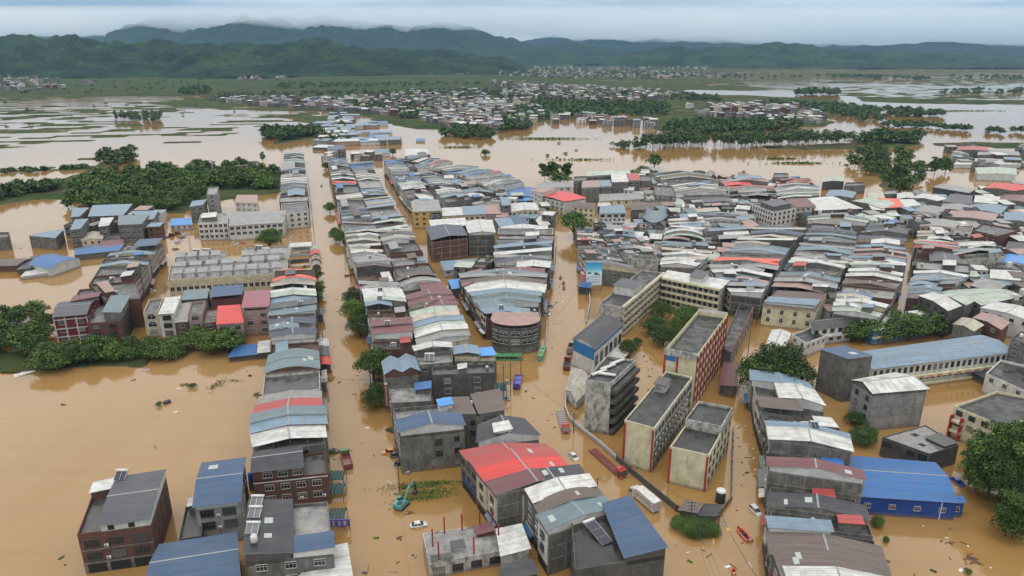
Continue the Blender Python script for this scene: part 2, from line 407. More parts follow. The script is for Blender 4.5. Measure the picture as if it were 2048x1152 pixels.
# ------------------------------------------------------------------ building materials
def metal_roof(name, rgb, rust=0.12, dirt=0.4, rough=0.42):
    fade = 0.95 if name in ('bright_blue', 'scarlet', 'azure', 'orange', 'red', 'blue', 'mauve', 'black_sheet') else 0.95 if name in ('steel_blue', 'teal') else 0.80 if name in ('navy', 'charcoal', 'maroon') else 0.92 if name in ('white', 'sage') else 0.78
    m, t, b = nodes_mat('sheet_roof_' + name); q = NT(t)
    rib = q.n('ShaderNodeTexWave', wave_type='BANDS', bands_direction='Y', wave_profile='SIN'); rib.inputs['Scale'].default_value = 0.42; rib.inputs['Distortion'].default_value = 0.0
    q.l(q.coord('Object'), rib.inputs['Vector'])
    rnd_ = q.n('ShaderNodeObjectInfo').outputs['Random']
    base = srgb(*rgb); lum = sum(base)/3; base = tuple((c*0.9+lum*0.1)*fade for c in base); dirt = min(1.0, dirt*1.35)      # sun-bleached, dirty sheet is duller than its paint
    sheet = q.noise(q.coord('Object', (0.02, 0.75, 0.02)), 1.0, 1.0)      # sheet-to-sheet tint
    col = q.mix(q.ramp(sheet, [(0.38, 0.0), (0.62, 1.0)]), tuple(c*0.86 for c in base), tuple(min(1, c*1.10) for c in base))
    col = q.mix(q.math('MULTIPLY', rnd_, 0.30), col, tuple(c*0.62+0.03 for c in base))
    grime = q.noise(q.coord('World', (1, 1, 1)), 0.33, 6, 0.65); st = q.noise(q.coord('Object', (0.12, 1.4, 0.2)), 1.0, 5, 0.6)
    g = q.math('MULTIPLY', q.ramp(grime, [(0.42, 0.0), (0.72, 1.0)]), dirt); s = q.math('MULTIPLY', q.ramp(st, [(0.45, 0.0), (0.75, 1.0)]), dirt*0.9)
    col = q.mix(g, col, (0.115, 0.105, 0.095)); col = q.mix(s, col, (0.16, 0.145, 0.125))
    r = q.noise(q.coord('World'), 0.16, 5, 0.7)
    col = q.mix(q.math('MULTIPLY', q.ramp(r, [(0.56, 0.0), (0.7, 1.0)]), rust), col, (0.16, 0.075, 0.045))
    groove = q.ramp(rib.outputs['Fac'], [(0.0, 0.72), (0.22, 1.0)])
    col = q.mix(0.55, col, q.mix(1.0, col, groove, 'MULTIPLY'))
    q.l(col, b.inputs['Base Color']); b.inputs['Roughness'].default_value = rough; b.inputs['Specular IOR Level'].default_value = 0.35
    q.bump(rib.outputs['Fac'], b, 0.35, 0.06)
    return m
ROOF = {
 'w': metal_roof('white', (205, 207, 204), 0.10, 0.42), 'g': metal_roof('grey', (158, 160, 160), 0.22, 0.55), 'd': metal_roof('charcoal', (74, 80, 90), 0.05, 0.25),
 'b': metal_roof('steel_blue', (108, 140, 164), 0.10, 0.42), 'B': metal_roof('bright_blue', (24, 98, 164), 0.03, 0.18), 'n': metal_roof('navy', (46, 64, 92), 0.05, 0.28),
 't': metal_roof('teal', (96, 124, 134), 0.12, 0.42), 'r': metal_roof('red', (172, 58, 56), 0.05, 0.25), 'o': metal_roof('orange', (214, 84, 58), 0.03, 0.16),
 'm': metal_roof('maroon', (118, 60, 68), 0.05, 0.28), 'p': metal_roof('salmon', (180, 142, 132), 0.22, 0.42), 's': metal_roof('sage', (172, 188, 172), 0.12, 0.42),
 'c': metal_roof('rusted', (112, 96, 92), 0.65, 0.6, 0.7), 'y': metal_roof('cream', (200, 192, 172), 0.2, 0.5), 'R': metal_roof('scarlet', (204, 46, 40), 0.0, 0.16),
 'a': metal_roof('azure', (54, 140, 214), 0.0, 0.10),
}
ROOFNAME = {'w': 'white', 'g': 'grey', 'd': 'charcoal', 'b': 'steel-blue', 'B': 'bright blue', 'n': 'navy', 't': 'teal-grey', 'r': 'red', 'o': 'orange', 'm': 'maroon', 'p': 'salmon', 's': 'pale green', 'c': 'rusty brown', 'y': 'cream', 'k': 'dark flat', 'R': 'scarlet', 'a': 'azure'}

ROOF['e'] = metal_roof('blue', (48, 80, 116), 0.02, 0.18); ROOFNAME['e'] = 'blue'
ROOF['z'] = metal_roof('black_sheet', (48, 52, 60), 0.02, 0.2); ROOFNAME['z'] = 'black'
ROOF['v'] = metal_roof('mauve', (150, 84, 96), 0.02, 0.2); ROOFNAME['v'] = 'mauve'
def slab_material(name, dark, light, wet=0.5):
    m, t, b = nodes_mat(name); q = NT(t); c = q.coord('World')
    a = q.noise(c, 0.35, 6, 0.65); f = q.noise(c, 2.2, 4, 0.6)
    col = q.ramp(a, [(0.30, dark), (0.52, tuple((x+y)/2 for x, y in zip(dark, light))), (0.72, light)])
    col = q.mix(q.ramp(f, [(0.5, 0.0), (0.8, 0.5)]), col, (0.03, 0.032, 0.028))
    q.l(col, b.inputs['Base Color'])
    q.l(q.ramp(a, [(0.40, 0.12 if wet else 0.6), (0.6, 0.75)]), b.inputs['Roughness']); q.bump(f, b, 0.4, 0.05)
    return m
M_SLAB = slab_material('wet_slab', (0.030, 0.031, 0.033), (0.115, 0.113, 0.108))
M_SLABL = slab_material('pale_slab', (0.10, 0.10, 0.10), (0.30, 0.30, 0.29))
M_TAR = slab_material('black_tar', (0.012, 0.013, 0.014), (0.045, 0.046, 0.045))
M_BROWN = slab_material('brown_slab', (0.045, 0.032, 0.026), (0.12, 0.09, 0.07))

def wall_material(name, a, b2, streak=0.6, blocks=False, mould=(0.045, 0.045, 0.042), brick=False):
    m, t, b = nodes_mat('wall_' + name); q = NT(t); c = q.coord('World')
    k_ = .74 if max(b2) < .45 else .80; a, b2 = tuple(x*k_ for x in a), tuple(x*k_ for x in b2)
    n = q.noise(c, 0.28, 5, 0.6)
    col = q.mix(q.ramp(n, [(0.35, 0.0), (0.65, 1.0)]), a, b2)
    if brick:
        br = q.n('ShaderNodeTexBrick'); br.inputs['Scale'].default_value = 1.0; br.inputs['Brick Width'].default_value = 0.5; br.inputs['Row Height'].default_value = 0.16; br.inputs['Mortar Size'].default_value = 0.018
        # rows of brick by height, courses by a slanting ground coordinate so both wall directions carry them
        sx = q.n('ShaderNodeSeparateXYZ'); q.l(q.coord('Object'), sx.inputs[0]); cx = q.n('ShaderNodeCombineXYZ')
        q.l(q.math('ADD', sx.outputs['X'], sx.outputs['Y']), cx.inputs[0]); q.l(sx.outputs['Z'], cx.inputs[1]); q.l(cx.outputs[0], br.inputs['Vector'])
        br.inputs['Color1'].default_value = (*a, 1); br.inputs['Color2'].default_value = (*b2, 1); br.inputs['Mortar'].default_value = (0.16, 0.14, 0.13, 1)
        col = q.mix(0.6, col, br.outputs['Color'])
    blot = q.noise(q.coord('World', (1, 1, .7)), 0.62, 7, 0.7); s = q.noise(q.coord('World', (0.9, 0.9, 0.10)), 1.0, 5, 0.7)
    col = q.mix(q.math('MULTIPLY', q.ramp(blot, [(0.46, 0.0), (0.66, 1.0)]), streak), col, mould)
    col = q.mix(q.math('MULTIPLY', q.math('MULTIPLY', q.ramp(s, [(0.50, 0.0), (0.68, 1.0)]), q.ramp(blot, [(0.35, 0.0), (0.55, 1.0)])), streak*.8), col, mould)
    col = q.mix(q.math('MULTIPLY', q.ramp(blot, [(0.30, 1.0), (0.42, 0.0)]), .30), col, tuple(min(1., x*1.5) for x in b2))
    f = q.noise(c, 3.0, 3, 0.6)
    col = q.mix(q.math('MULTIPLY', q.ramp(f, [(0.5, 0.0), (0.75, 1.0)]), streak*0.4), col, tuple(x*0.55 for x in b2))
    # silt line left by the flood, a stain with its own height
    z = q.n('ShaderNodeSeparateXYZ'); q.l(q.n('ShaderNodeNewGeometry').outputs['Position'], z.inputs[0])
    lv = q.n('ShaderNodeMapRange'); lv.inputs['From Min'].default_value = 0.25; lv.inputs['From Max'].default_value = 1.5; lv.inputs['To Min'].default_value = 0.85; lv.inputs['To Max'].default_value = 0.0
    q.l(q.math('ADD', z.outputs['Z'], q.math('MULTIPLY', n, 0.5)), lv.inputs['Value'])
    col = q.mix(lv.outputs[0], col, (0.15, 0.10, 0.06))
    q.l(col, b.inputs['Base Color']); b.inputs['Roughness'].default_value = 0.85; b.inputs['Specular IOR Level'].default_value = 0.25
    q.bump(f, b, 0.3, 0.03)
    return m
WALL = {
 'C': wall_material('concrete', (0.150, 0.148, 0.140), (0.230, 0.226, 0.212), 0.65), 'D': wall_material('dark_concrete', (0.075, 0.077, 0.076), (0.135, 0.134, 0.128), 0.65),
 'K': wall_material('brick', (0.105, 0.040, 0.032), (0.165, 0.068, 0.050), 0.45, brick=True), 'M': wall_material('maroon_tile', (0.13, 0.022, 0.026), (0.20, 0.040, 0.040), 0.25),
 'Y': wall_material('cream', (0.50, 0.45, 0.33), (0.60, 0.55, 0.42), 0.30), 'W': wall_material('white', (0.56, 0.56, 0.55), (0.68, 0.68, 0.66), 0.28),
 'P': wall_material('pink_tile', (0.36, 0.24, 0.22), (0.47, 0.33, 0.30), 0.32), 'O': wall_material('yellow', (0.52, 0.36, 0.10), (0.60, 0.43, 0.15), 0.2),
 'G': wall_material('grey_tile', (0.26, 0.265, 0.27), (0.36, 0.365, 0.37), 0.32), 'S': wall_material('sheet_white', (0.50, 0.53, 0.53), (0.66, 0.69, 0.68), 0.15),
 'L': wall_material('lime_yellow', (0.60, 0.57, 0.38), (0.70, 0.67, 0.48), 0.30), 'B': wall_material('sheet_blue', (0.02, 0.06, 0.26), (0.03, 0.085, 0.34), 0.12),
 'A': wall_material('azure_panel', (0.03, 0.16, 0.38), (0.04, 0.20, 0.46), 0.1), 'R': wall_material('red_paint', (0.36, 0.030, 0.025), (0.46, 0.045, 0.035), 0.2),
 'F': wall_material('frame_concrete', (0.25, 0.245, 0.23), (0.33, 0.325, 0.30), 0.5),
 'X': wall_material('mouldy_white', (0.40, 0.40, 0.37), (0.56, 0.56, 0.52), 0.85, mould=(0.06, 0.06, 0.052)),
}
def plain(name, rgb, rough=0.5, metal=0.0, var=0.25):
    m, t, b = nodes_mat(name); q = NT(t)
    n = q.noise(q.coord('Object'), 1.7, 5, 0.6)
    q.l(q.mix(q.math('MULTIPLY', q.ramp(n, [(0.4, 0.0), (0.75, 1.0)]), var), rgb, tuple(c*0.5+0.02 for c in rgb)), b.inputs['Base Color'])
    b.inputs['Roughness'].default_value = rough; b.inputs['Metallic'].default_value = metal
    return m
def glass_material():
    m, t, b = nodes_mat('window_glass'); q = NT(t)
    r = q.n('ShaderNodeObjectInfo').outputs['Random']
    q.l(q.ramp(r, [(0.0, (0.010, 0.012, 0.014)), (0.6, (0.020, 0.026, 0.028)), (0.84, (0.055, 0.075, 0.078)), (0.92, (0.16, 0.17, 0.165)), (1.0, (0.24, 0.235, 0.22))]), b.inputs['Base Color'])
    b.inputs['Roughness'].default_value = 0.08; b.inputs['Specular IOR Level'].default_value = 0.6
    return m
M_GLASS = glass_material()
M_FRAME = plain('window_frame_white', (0.40, 0.41, 0.41), 0.4, var=0.3); M_FRAMED = plain('window_frame_dark', (0.07, 0.07, 0.075), 0.4)
M_PANEL = plain('solar_glass', (0.022, 0.026, 0.045), 0.12); M_WHITE = plain('white_plastic', (0.55, 0.56, 0.56), 0.35); M_STEEL = plain('steel', (0.40, 0.41, 0.42), 0.35, 0.7)
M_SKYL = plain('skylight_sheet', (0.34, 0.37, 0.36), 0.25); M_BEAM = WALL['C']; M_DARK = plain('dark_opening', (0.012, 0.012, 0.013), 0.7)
M_RIDGE = plain('ridge_cap', (0.22, 0.24, 0.25), 0.5); M_BLUEPL = plain('blue_plastic', (0.02, 0.07, 0.42), 0.4)

# ------------------------------------------------------------------ shared small meshes
_WIN = {}
def win_mesh(w, h, style):
    """a window facing -Y: returns (frame mesh, pane mesh)"""
    k = (round(w, 1), round(h, 1), style)
    if k in _WIN: return _WIN[k]
    f = MB(); g = MB(); x = w/2; t = 0.07; fm = M_FRAMED if style in 'dg' else M_FRAME
    if style == 'a':      # arched head
        n = 6; arc = [(x*math.cos(math.pi*(1-i/n)), h*0.62 + h*0.38*math.sin(math.pi*(1-i/n))) for i in range(n+1)]
        g.face([(-x, 0, 0), (x, 0, 0)] + [(a, 0, b) for a, b in reversed(arc)])
        f.box(-x-.08, x+.08, -.14, .02, -.14, 0); f.box(-.04, .04, -.06, .01, 0, h*.98); f.box(-x, x, -.06, .01, h*.58, h*.64)
        for i in range(n):
            (a, b), (c, d) = arc[i], arc[i+1]
            f.hexa([(a, -.10, b), (c, -.10, d), (c, .02, d), (a, .02, b)], [(a*1.10, -.10, b+.13), (c*1.10, -.10, d+.13), (c*1.10, .02, d+.13), (a*1.10, .02, b+.13)])
    else:
        g.face([(-x, 0, 0), (x, 0, 0), (x, 0, h), (-x, 0, h)])
        f.box(-x-.06, x+.06, -.12, .02, -.12, 0); f.box(-x-.06, x+.06, -.12, .02, h, h+.10)
        f.box(-x-.06, -x+.02, -.08, .02, 0, h); f.box(x-.02, x+.06, -.08, .02, 0, h)
        nb = 1 if w < 1.5 else 2 if w < 2.4 else 3
        for i in range(nb):
            c = -x + w*(i+1)/(nb+1); f.box(c-.03, c+.03, -.05, .01, 0, h)
        if style != 'p': f.box(-x, x, -.05, .01, h*.66-.03, h*.66+.03)
        if style == 'g':   # burglar cage, bars standing proud
            for i in range(5):
                c = -x + w*i/4; f.box(c-.025, c+.025, -.42, -.38, -.05, h+.05)
            for zz in (-.05, h*.5, h): f.box(-x, x, -.42, -.38, zz, zz+.05)
            f.box(-x, x, -.42, 0, -.09, -.05)
    r = (f.mesh('window', fm), g.mesh('pane', M_GLASS)); _WIN[k] = r
    return r
def _cyl(mb, c, ax, r, l, n=10, m=0):
    c = Vector(c); d = Vector(ax).normalized(); mb.tube([c-d*l/2, c+d*l/2], r, n, m)
def _solar_meshes():
    p = MB()
    # collector tilted to the south, on legs, with the boiler across its top
    p.hexa([(-1.0, -.7, .25), (1.0, -.7, .25), (1.0, .7, 1.15), (-1.0, .7, 1.15)], [(-1.0, -.75, .31), (1.0, -.75, .31), (1.0, .65, 1.21), (-1.0, .65, 1.21)])
    f = MB()
    for a in (-1.0, -.02, .98):
        f.hexa([(a, -.72, .26), (a+.05, -.72, .26), (a+.05, .7, 1.2), (a, .7, 1.2)], [(a, -.77, .36), (a+.05, -.77, .36), (a+.05, .65, 1.28), (a, .65, 1.28)])
    for a in (-.95, .9):
        f.box(a, a+.05, .62, .67, 0, 1.2); f.box(a, a+.05, -.7, -.65, 0, .3)
    t = MB(); _cyl(t, (0, .82, 1.42), (1, 0, 0), .24, 2.3, 12)
    return p.mesh('collector', M_PANEL), f.mesh('stand', M_STEEL), t.mesh('boiler', M_WHITE, True)
SOLAR = _solar_meshes()
def _tank_mesh():
    m = MB(); n = 12; rr = [(0.55, 0.25), (0.62, 0.35), (0.62, 1.35), (0.5, 1.6), (0.2, 1.74), (0.18, 1.84)]
    m.loft([[(r*math.cos(2*math.pi*k/n), r*math.sin(2*math.pi*k/n), z) for k in range(n)] for r, z in rr])
    for a in range(4):
        x, y = .42*math.cos(a*math.pi/2+.78), .42*math.sin(a*math.pi/2+.78); m.box(x-.05, x+.05, y-.05, y+.05, 0, .3)
    return m
def _array_mesh():
    m = MB()
    for i in range(3):
        for j in range(2):
            y0, y1 = -3.2+i*2.15, -3.2+i*2.15+2.0; z0, z1 = .35+(y0+3.2)*.16, .35+(y1+3.2)*.16; x0, x1 = -1.3+j*1.33, -1.3+j*1.33+1.24
            m.hexa([(x0, y0, z0), (x1, y0, z0), (x1, y1, z1), (x0, y1, z1)], [(x0, y0-.02, z0+.07), (x1, y0-.02, z0+.07), (x1, y1-.02, z1+.07), (x0, y1-.02, z1+.07)])
    f = MB(); f.hexa([(-1.38, -3.25, .26), (1.42, -3.25, .26), (1.42, 3.2, 1.30), (-1.38, 3.2, 1.30)], [(-1.38, -3.25, .33), (1.42, -3.25, .33), (1.42, 3.2, 1.37), (-1.38, 3.2, 1.37)])
    for x in (-1.3, 1.3):
        f.box(x-.05, x+.05, 3.0, 3.1, 0, 1.3); f.box(x-.05, x+.05, -3.2, -3.1, 0, .3)
    t = MB(); _cyl(t, (0, 3.7, 1.5), (1, 0, 0), .35, 3.0, 12)
    return m.mesh('solar_panels', M_PANEL), f.mesh('frame', M_STEEL), t.mesh('boiler', M_WHITE, True)
ARRAY = _array_mesh()
TANK = _tank_mesh().mesh('water_tank', M_STEEL, True); TANKW = _tank_mesh().mesh('water_tank', M_WHITE, True)
def _ac_mesh():
    m = MB(); m.box(-.42, .42, -.36, 0, 0, .62); m.box(-.38, -.3, -.36, 0, -.1, 0, 1); m.box(.3, .38, -.36, 0, -.1, 0, 1)
    i = 12; m.face([(-.08+.25*math.cos(2*math.pi*k/i), -.365, .31+.25*math.sin(2*math.pi*k/i)) for k in range(i)], 1)
    return m.mesh('air_conditioner', [M_WHITE, M_DARK])
AC = _ac_mesh()

# ------------------------------------------------------------------ one building from a four-cornered ground plan
FOOT = []
class Bld:
    """parts hang on an Empty; u runs along the near edge from left to right, v from near to far"""
    def __init__(s, name, quad, label, cat='house', group=None):
        s.w = [Vector((p[0], p[1])) for p in quad]
        c = sum(s.w, Vector((0, 0)))/4; d = (s.w[1]-s.w[0]).normalized()
        s.rz = math.atan2(d.y, d.x); s.c = c
        ca, sa = math.cos(-s.rz), math.sin(-s.rz)
        s.q = [Vector(((p-c).x*ca-(p-c).y*sa, (p-c).x*sa+(p-c).y*ca)) for p in s.w]
        s.root = empty(name, (c.x, c.y, 0), s.rz, label, cat, group)
        s.lu = ((s.q[1]-s.q[0]).length + (s.q[2]-s.q[3]).length)/2; s.lv = ((s.q[3]-s.q[0]).length + (s.q[2]-s.q[1]).length)/2
        s.near = c.length < 330; s.profs = []; FOOT.append([(p.x, p.y) for p in s.w])
    def pt(s, u, v): return (s.q[0]*(1-u)+s.q[1]*u)*(1-v) + (s.q[3]*(1-u)+s.q[2]*u)*v
    def p3(s, u, v, z): p = s.pt(u, v); return (p.x, p.y, z)
    def part(s, mb, name, mat, smooth=False, parent=None): return mb.build(name, mat, parent or s.root, smooth=smooth)
    # ---- walls and roofs
    def block(s, h, roof='w', shape='^', wall='C', u0=0., u1=1., v0=0., v1=1., rise=None, z0=-1.4, axis='u', panel=None, slab=None, over=(0.5, 0.15), frame=None, open_top=0.0, parapet=0.8):
        ln = s.lu*(u1-u0) if axis == 'u' else s.lv*(v1-v0); lt = s.lv*(v1-v0) if axis == 'u' else s.lu*(u1-u0)
        if shape == '_':
            s._flat(h, wall, slab or M_SLAB, u0, u1, v0, v1, z0, parapet); return
        rise = rise if rise is not None else ln*(0.062 if shape == '^' else 0.09 if shape in '/\\' else 0.10)
        prof = {'^': lambda a: rise*(1-abs(2*a-1)), '/': lambda a: rise*a, '\\': lambda a: rise*(1-a), '~': lambda a: rise*max(-.15, math.sin(math.pi*min(1.02, max(-.02, a)))**0.9 if 0 < a < 1 else 0), '=': lambda a: 0.0,
                'M': lambda a: rise*(1-abs(4*(a % .5)-1)) if 0 <= a <= 1 else 0.0}[shape]
        sm = {'^': [0, .5, 1], '/': [0, 1], '\\': [0, 1], '=': [0, 1], 'M': [0, .25, .5, .75, 1]}.get(shape, [i/10 for i in range(11)])
        U = lambda a, t: (u0+(u1-u0)*a, v0+(v1-v0)*t) if axis == 'u' else (u0+(u1-u0)*t, v0+(v1-v0)*a)
        wh = h - open_top                                   # masonry stops lower when a sheet roof stands above it
        m = MB()
        if open_top > 0: tops = [(a, wh) for a in sm]
        else: tops = [(a, h+prof(a)) for a in sm]
        for t in ((0, 1) if True else ()):
            seq = sm if (t == 0) == (axis == 'u') else sm[::-1]
            tz = dict(tops); m.face([s.p3(*U(seq[0], t), z0), s.p3(*U(seq[-1], t), z0)] + [s.p3(*U(a, t), tz[a]) for a in reversed(seq)])
        for a, flip in ((0, axis == 'u'), (1, axis != 'u')):
            tz = dict(tops)[a]; A, B = ((U(a, 1), U(a, 0)) if flip else (U(a, 0), U(a, 1)))
            m.face([s.p3(*A, z0), s.p3(*B, z0), s.p3(*B, tz), s.p3(*A, tz)])
        if open_top > 0: m.face([s.p3(u0, v0, wh), s.p3(u1, v0, wh), s.p3(u1, v1, wh), s.p3(u0, v1, wh)])
        s.part(m, 'wall', WALL[wall] if isinstance(wall, str) else wall)
        if open_top > 0:
            pm = WALL[panel] if panel else None
            e = 0.012
            if pm:                                            # sheet infill under the gable, both ends and long sides set back
                m = MB()
                for t in (e, 1-e):
                    seq = sm if (t < .5) == (axis == 'u') else sm[::-1]
                    m.face([s.p3(*U(min(1-e, max(e, seq[0])), t), wh), s.p3(*U(min(1-e, max(e, seq[-1])), t), wh)] + [s.p3(*U(min(1-e, max(e, a)), t), h+prof(a)-.02) for a in reversed(seq)])
                for a in (e, 1-e):
                    A, B = U(a, 0), U(a, 1); zz = h+prof(round(a))-.02
                    m.face([s.p3(*A, wh), s.p3(*B, wh), s.p3(*B, zz), s.p3(*A, zz)])
                s.part(m, 'sheet_infill', pm)
            else:                                             # open shelter: posts only
                m = MB(); np_ = max(2, int(ln/4.5)+1)
                for t in (.03, .97):
                    for i in range(np_):
                        a = .02+.96*i/(np_-1); c = s.pt(*U(a, t)); m.box(c.x-.07, c.x+.07, c.y-.07, c.y+.07, wh, h+prof(a)-.05)
                tag(s.part(m, 'posts', M_STEEL), kind='stuff')
        oa, ot = over[0]/max(1, ln), over[1]/max(1, lt); th = 0.10
        sl = [(-oa, prof(0)-(0 if shape == '~' else (prof(sm[1])-prof(0))/(sm[1])*oa))] + [(a, prof(a)) for a in sm] + [(1+oa, prof(1)-(0 if shape == '~' else (prof(sm[-2])-prof(1))/(1-sm[-2])*oa))]
        m = MB(); T0, T1 = -ot, 1+ot
        top0 = [s.p3(*U(a, T0), h+z+th) for a, z in sl]; top1 = [s.p3(*U(a, T1), h+z+th) for a, z in sl]
        bot0 = [s.p3(*U(a, T0), h+z) for a, z in sl]; bot1 = [s.p3(*U(a, T1), h+z) for a, z in sl]
        fl = axis != 'u'
        def F(pts, k=0): m.face(pts[::-1] if fl else pts, k)
        for i in range(len(sl)-1):
            F([top0[i], top0[i+1], top1[i+1], top1[i]]); F([bot0[i+1], bot0[i], bot1[i], bot1[i+1]])
            F([bot0[i], bot0[i+1], top0[i+1], top0[i]], 1); F([bot1[i+1], bot1[i], top1[i], top1[i+1]], 1)
        F([bot1[0], bot0[0], top0[0], top1[0]], 1); F([bot0[-1], bot1[-1], top1[-1], top0[-1]], 1)
        if shape == '^':
            w_ = .22/max(1, ln); zz = h+rise+th+.012
            F([s.p3(*U(.5-w_, T0), zz), s.p3(*U(.5+w_, T0), zz), s.p3(*U(.5+w_, T1), zz), s.p3(*U(.5-w_, T1), zz)], 1)
        ro = s.part(m, 'roof', [ROOF[roof], M_RIDGE] if isinstance(roof, str) else [roof, M_RIDGE], smooth=False)
        s.lastroof = ro; s.prof = (prof, h, th, axis, u0, u1, v0, v1); s.profs.append(s.prof)
        if frame: s.frame(frame, wh if open_top else h, u0, u1, v0, v1)
    def _flat(s, h, wall, slab, u0, u1, v0, v1, z0, parapet):
        m = MB(); tu, tv = .24/max(1, s.lu), .24/max(1, s.lv)
        o = [(u0, v0), (u1, v0), (u1, v1), (u0, v1)]; i = [(u0+tu, v0+tv), (u1-tu, v0+tv), (u1-tu, v1-tv), (u0+tu, v1-tv)]
        zs = h-parapet
        for k in range(4):
            k2 = (k+1) % 4
            m.face([s.p3(*o[k], z0), s.p3(*o[k2], z0), s.p3(*o[k2], h), s.p3(*o[k], h)])
            m.face([s.p3(*o[k], h), s.p3(*o[k2], h), s.p3(*i[k2], h), s.p3(*i[k], h)])
            m.face([s.p3(*i[k2], zs), s.p3(*i[k], zs), s.p3(*i[k], h), s.p3(*i[k2], h)])
        s.part(m, 'wall', WALL[wall] if isinstance(wall, str) else wall)
        m = MB(); m.hexa([s.p3(*c, zs-.2) for c in i], [s.p3(*c, zs) for c in i])
        s.lastroof = s.part(m, 'roof', slab); s.prof = (lambda a: 0, zs, 0, 'u', u0, u1, v0, v1); s.profs.append(s.prof)
    def zat(s, u, v):
        if getattr(s, 'multi', False):
            z = [h+p((u-u0)/(u1-u0) if ax == 'u' else (v-v0)/(v1-v0))+th for p, h, th, ax, u0, u1, v0, v1 in s.profs if u0-.001 <= u <= u1+.001 and v0-.006 <= v <= v1+.006]
            if z: return max(z)
        p, h, th, ax, u0, u1, v0, v1 = s.prof
        a = (u-u0)/(u1-u0) if ax == 'u' else (v-v0)/(v1-v0)
        return h+p(a)+th
    # ---- walls seen from outside: side name -> end points, outward angle
    def side(s, k):
        a, b = {'n': ((0, 0), (1, 0)), 'r': ((1, 0), (1, 1)), 'f': ((1, 1), (0, 1)), 'l': ((0, 1), (0, 0))}[k]
        A, B = s.pt(*a), s.pt(*b); return A, B
    def seen(s, k, least=0.03):
        a, b = {'n': (0, 1), 'r': (1, 2), 'f': (2, 3), 'l': (3, 0)}[k]
        A, B = s.w[a], s.w[b]; d = B-A; nrm = Vector((d.y, -d.x)).normalized(); mid = (A+B)/2
        return nrm.dot(-mid.normalized()) > least
    def windows(s, k, cols, rows, ztop, w=1.7, h=1.5, fl=3.3, style='s', a0=0.0, a1=1.0, skip=(), out=0.03, zmin=0.6, force=False, label=None):
        if not force and not s.seen(k): return
        A, B = s.side(k); d = B-A; ln = d.length; d = d/ln; nrm = Vector((d.y, -d.x)); rot = math.atan2(d.y, d.x)
        joined = None if s.near or force == 'single' else (MB(), MB())
        for r in range(rows):
            z = ztop - r*fl - h
            if z < zmin: break
            for c in range(cols):
                if (c, r) in skip: continue
                t = ln*(a0+(a1-a0)*(c+.5)/cols); p = A+d*t+nrm*out
                if joined is None:
                    fm, pm = win_mesh(w, h, style)
                    o = put('window', fm, s.root, (p.x, p.y, z), rot); put('pane', pm, o)
                else:
                    x = d*(w/2); g, f = joined
                    g.face([(p.x-x.x, p.y-x.y, z), (p.x+x.x, p.y+x.y, z), (p.x+x.x, p.y+x.y, z+h), (p.x-x.x, p.y-x.y, z+h)])
                    q = nrm*.10; y = d*(w/2+.12)
                    for za, zb in ((z-.18, z), (z+h, z+h+.16)):
                        f.hexa([(p.x-y.x, p.y-y.y, za), (p.x-y.x+q.x, p.y-y.y+q.y, za), (p.x+y.x+q.x, p.y+y.y+q.y, za), (p.x+y.x, p.y+y.y, za)], [(p.x-y.x, p.y-y.y, zb), (p.x-y.x+q.x, p.y-y.y+q.y, zb), (p.x+y.x+q.x, p.y+y.y+q.y, zb), (p.x+y.x, p.y+y.y, zb)])
                    q2 = nrm*.04; e = d*.05
                    f.face([(p.x-e.x+q2.x, p.y-e.y+q2.y, z), (p.x+e.x+q2.x, p.y+e.y+q2.y, z), (p.x+e.x+q2.x, p.y+e.y+q2.y, z+h), (p.x-e.x+q2.x, p.y-e.y+q2.y, z+h)])
        if joined and joined[0].f:
            tag(s.part(joined[0], 'window_panes', M_GLASS), kind='stuff'); tag(s.part(joined[1], 'window_frames', M_FRAME), kind='stuff')
    def band(s, k, z, hgt, depth, mat, a0=0., a1=1., name='ledge', force=False):
        """a ledge, balcony front or facade sheet along a wall"""
        if not force and not s.seen(k): return
        A, B = s.side(k); d = (B-A); A, B = A+d*a0, A+d*a1; d.normalize(); n = Vector((d.y, -d.x))
        C, D = B+n*depth, A+n*depth
        m = MB(); m.hexa([(D.x, D.y, z), (C.x, C.y, z), (B.x, B.y, z), (A.x, A.y, z)], [(D.x, D.y, z+hgt), (C.x, C.y, z+hgt), (B.x, B.y, z+hgt), (A.x, A.y, z+hgt)])
        return s.part(m, name, WALL[mat] if isinstance(mat, str) else mat)
    def cols(s, k, n, z0, z1, w, depth, mat, a0=0., a1=1., name='pillar', force=False):
        if not force and not s.seen(k): return
        A, B = s.side(k); d = (B-A); ln = d.length; d.normalize(); nr = Vector((d.y, -d.x)); me = None
        for i in range(n):
            t = ln*(a0+(a1-a0)*(i/(n-1) if n > 1 else .5)); t = min(max(t, w/2), ln-w/2); p = A+d*t
            if me is None:
                m = MB(); m.box(-w/2, w/2, -depth, .0, z0, z1); me = m.mesh(name, WALL[mat] if isinstance(mat, str) else mat)
            put(name, me, s.root, (p.x, p.y, 0), math.atan2(d.y, d.x))
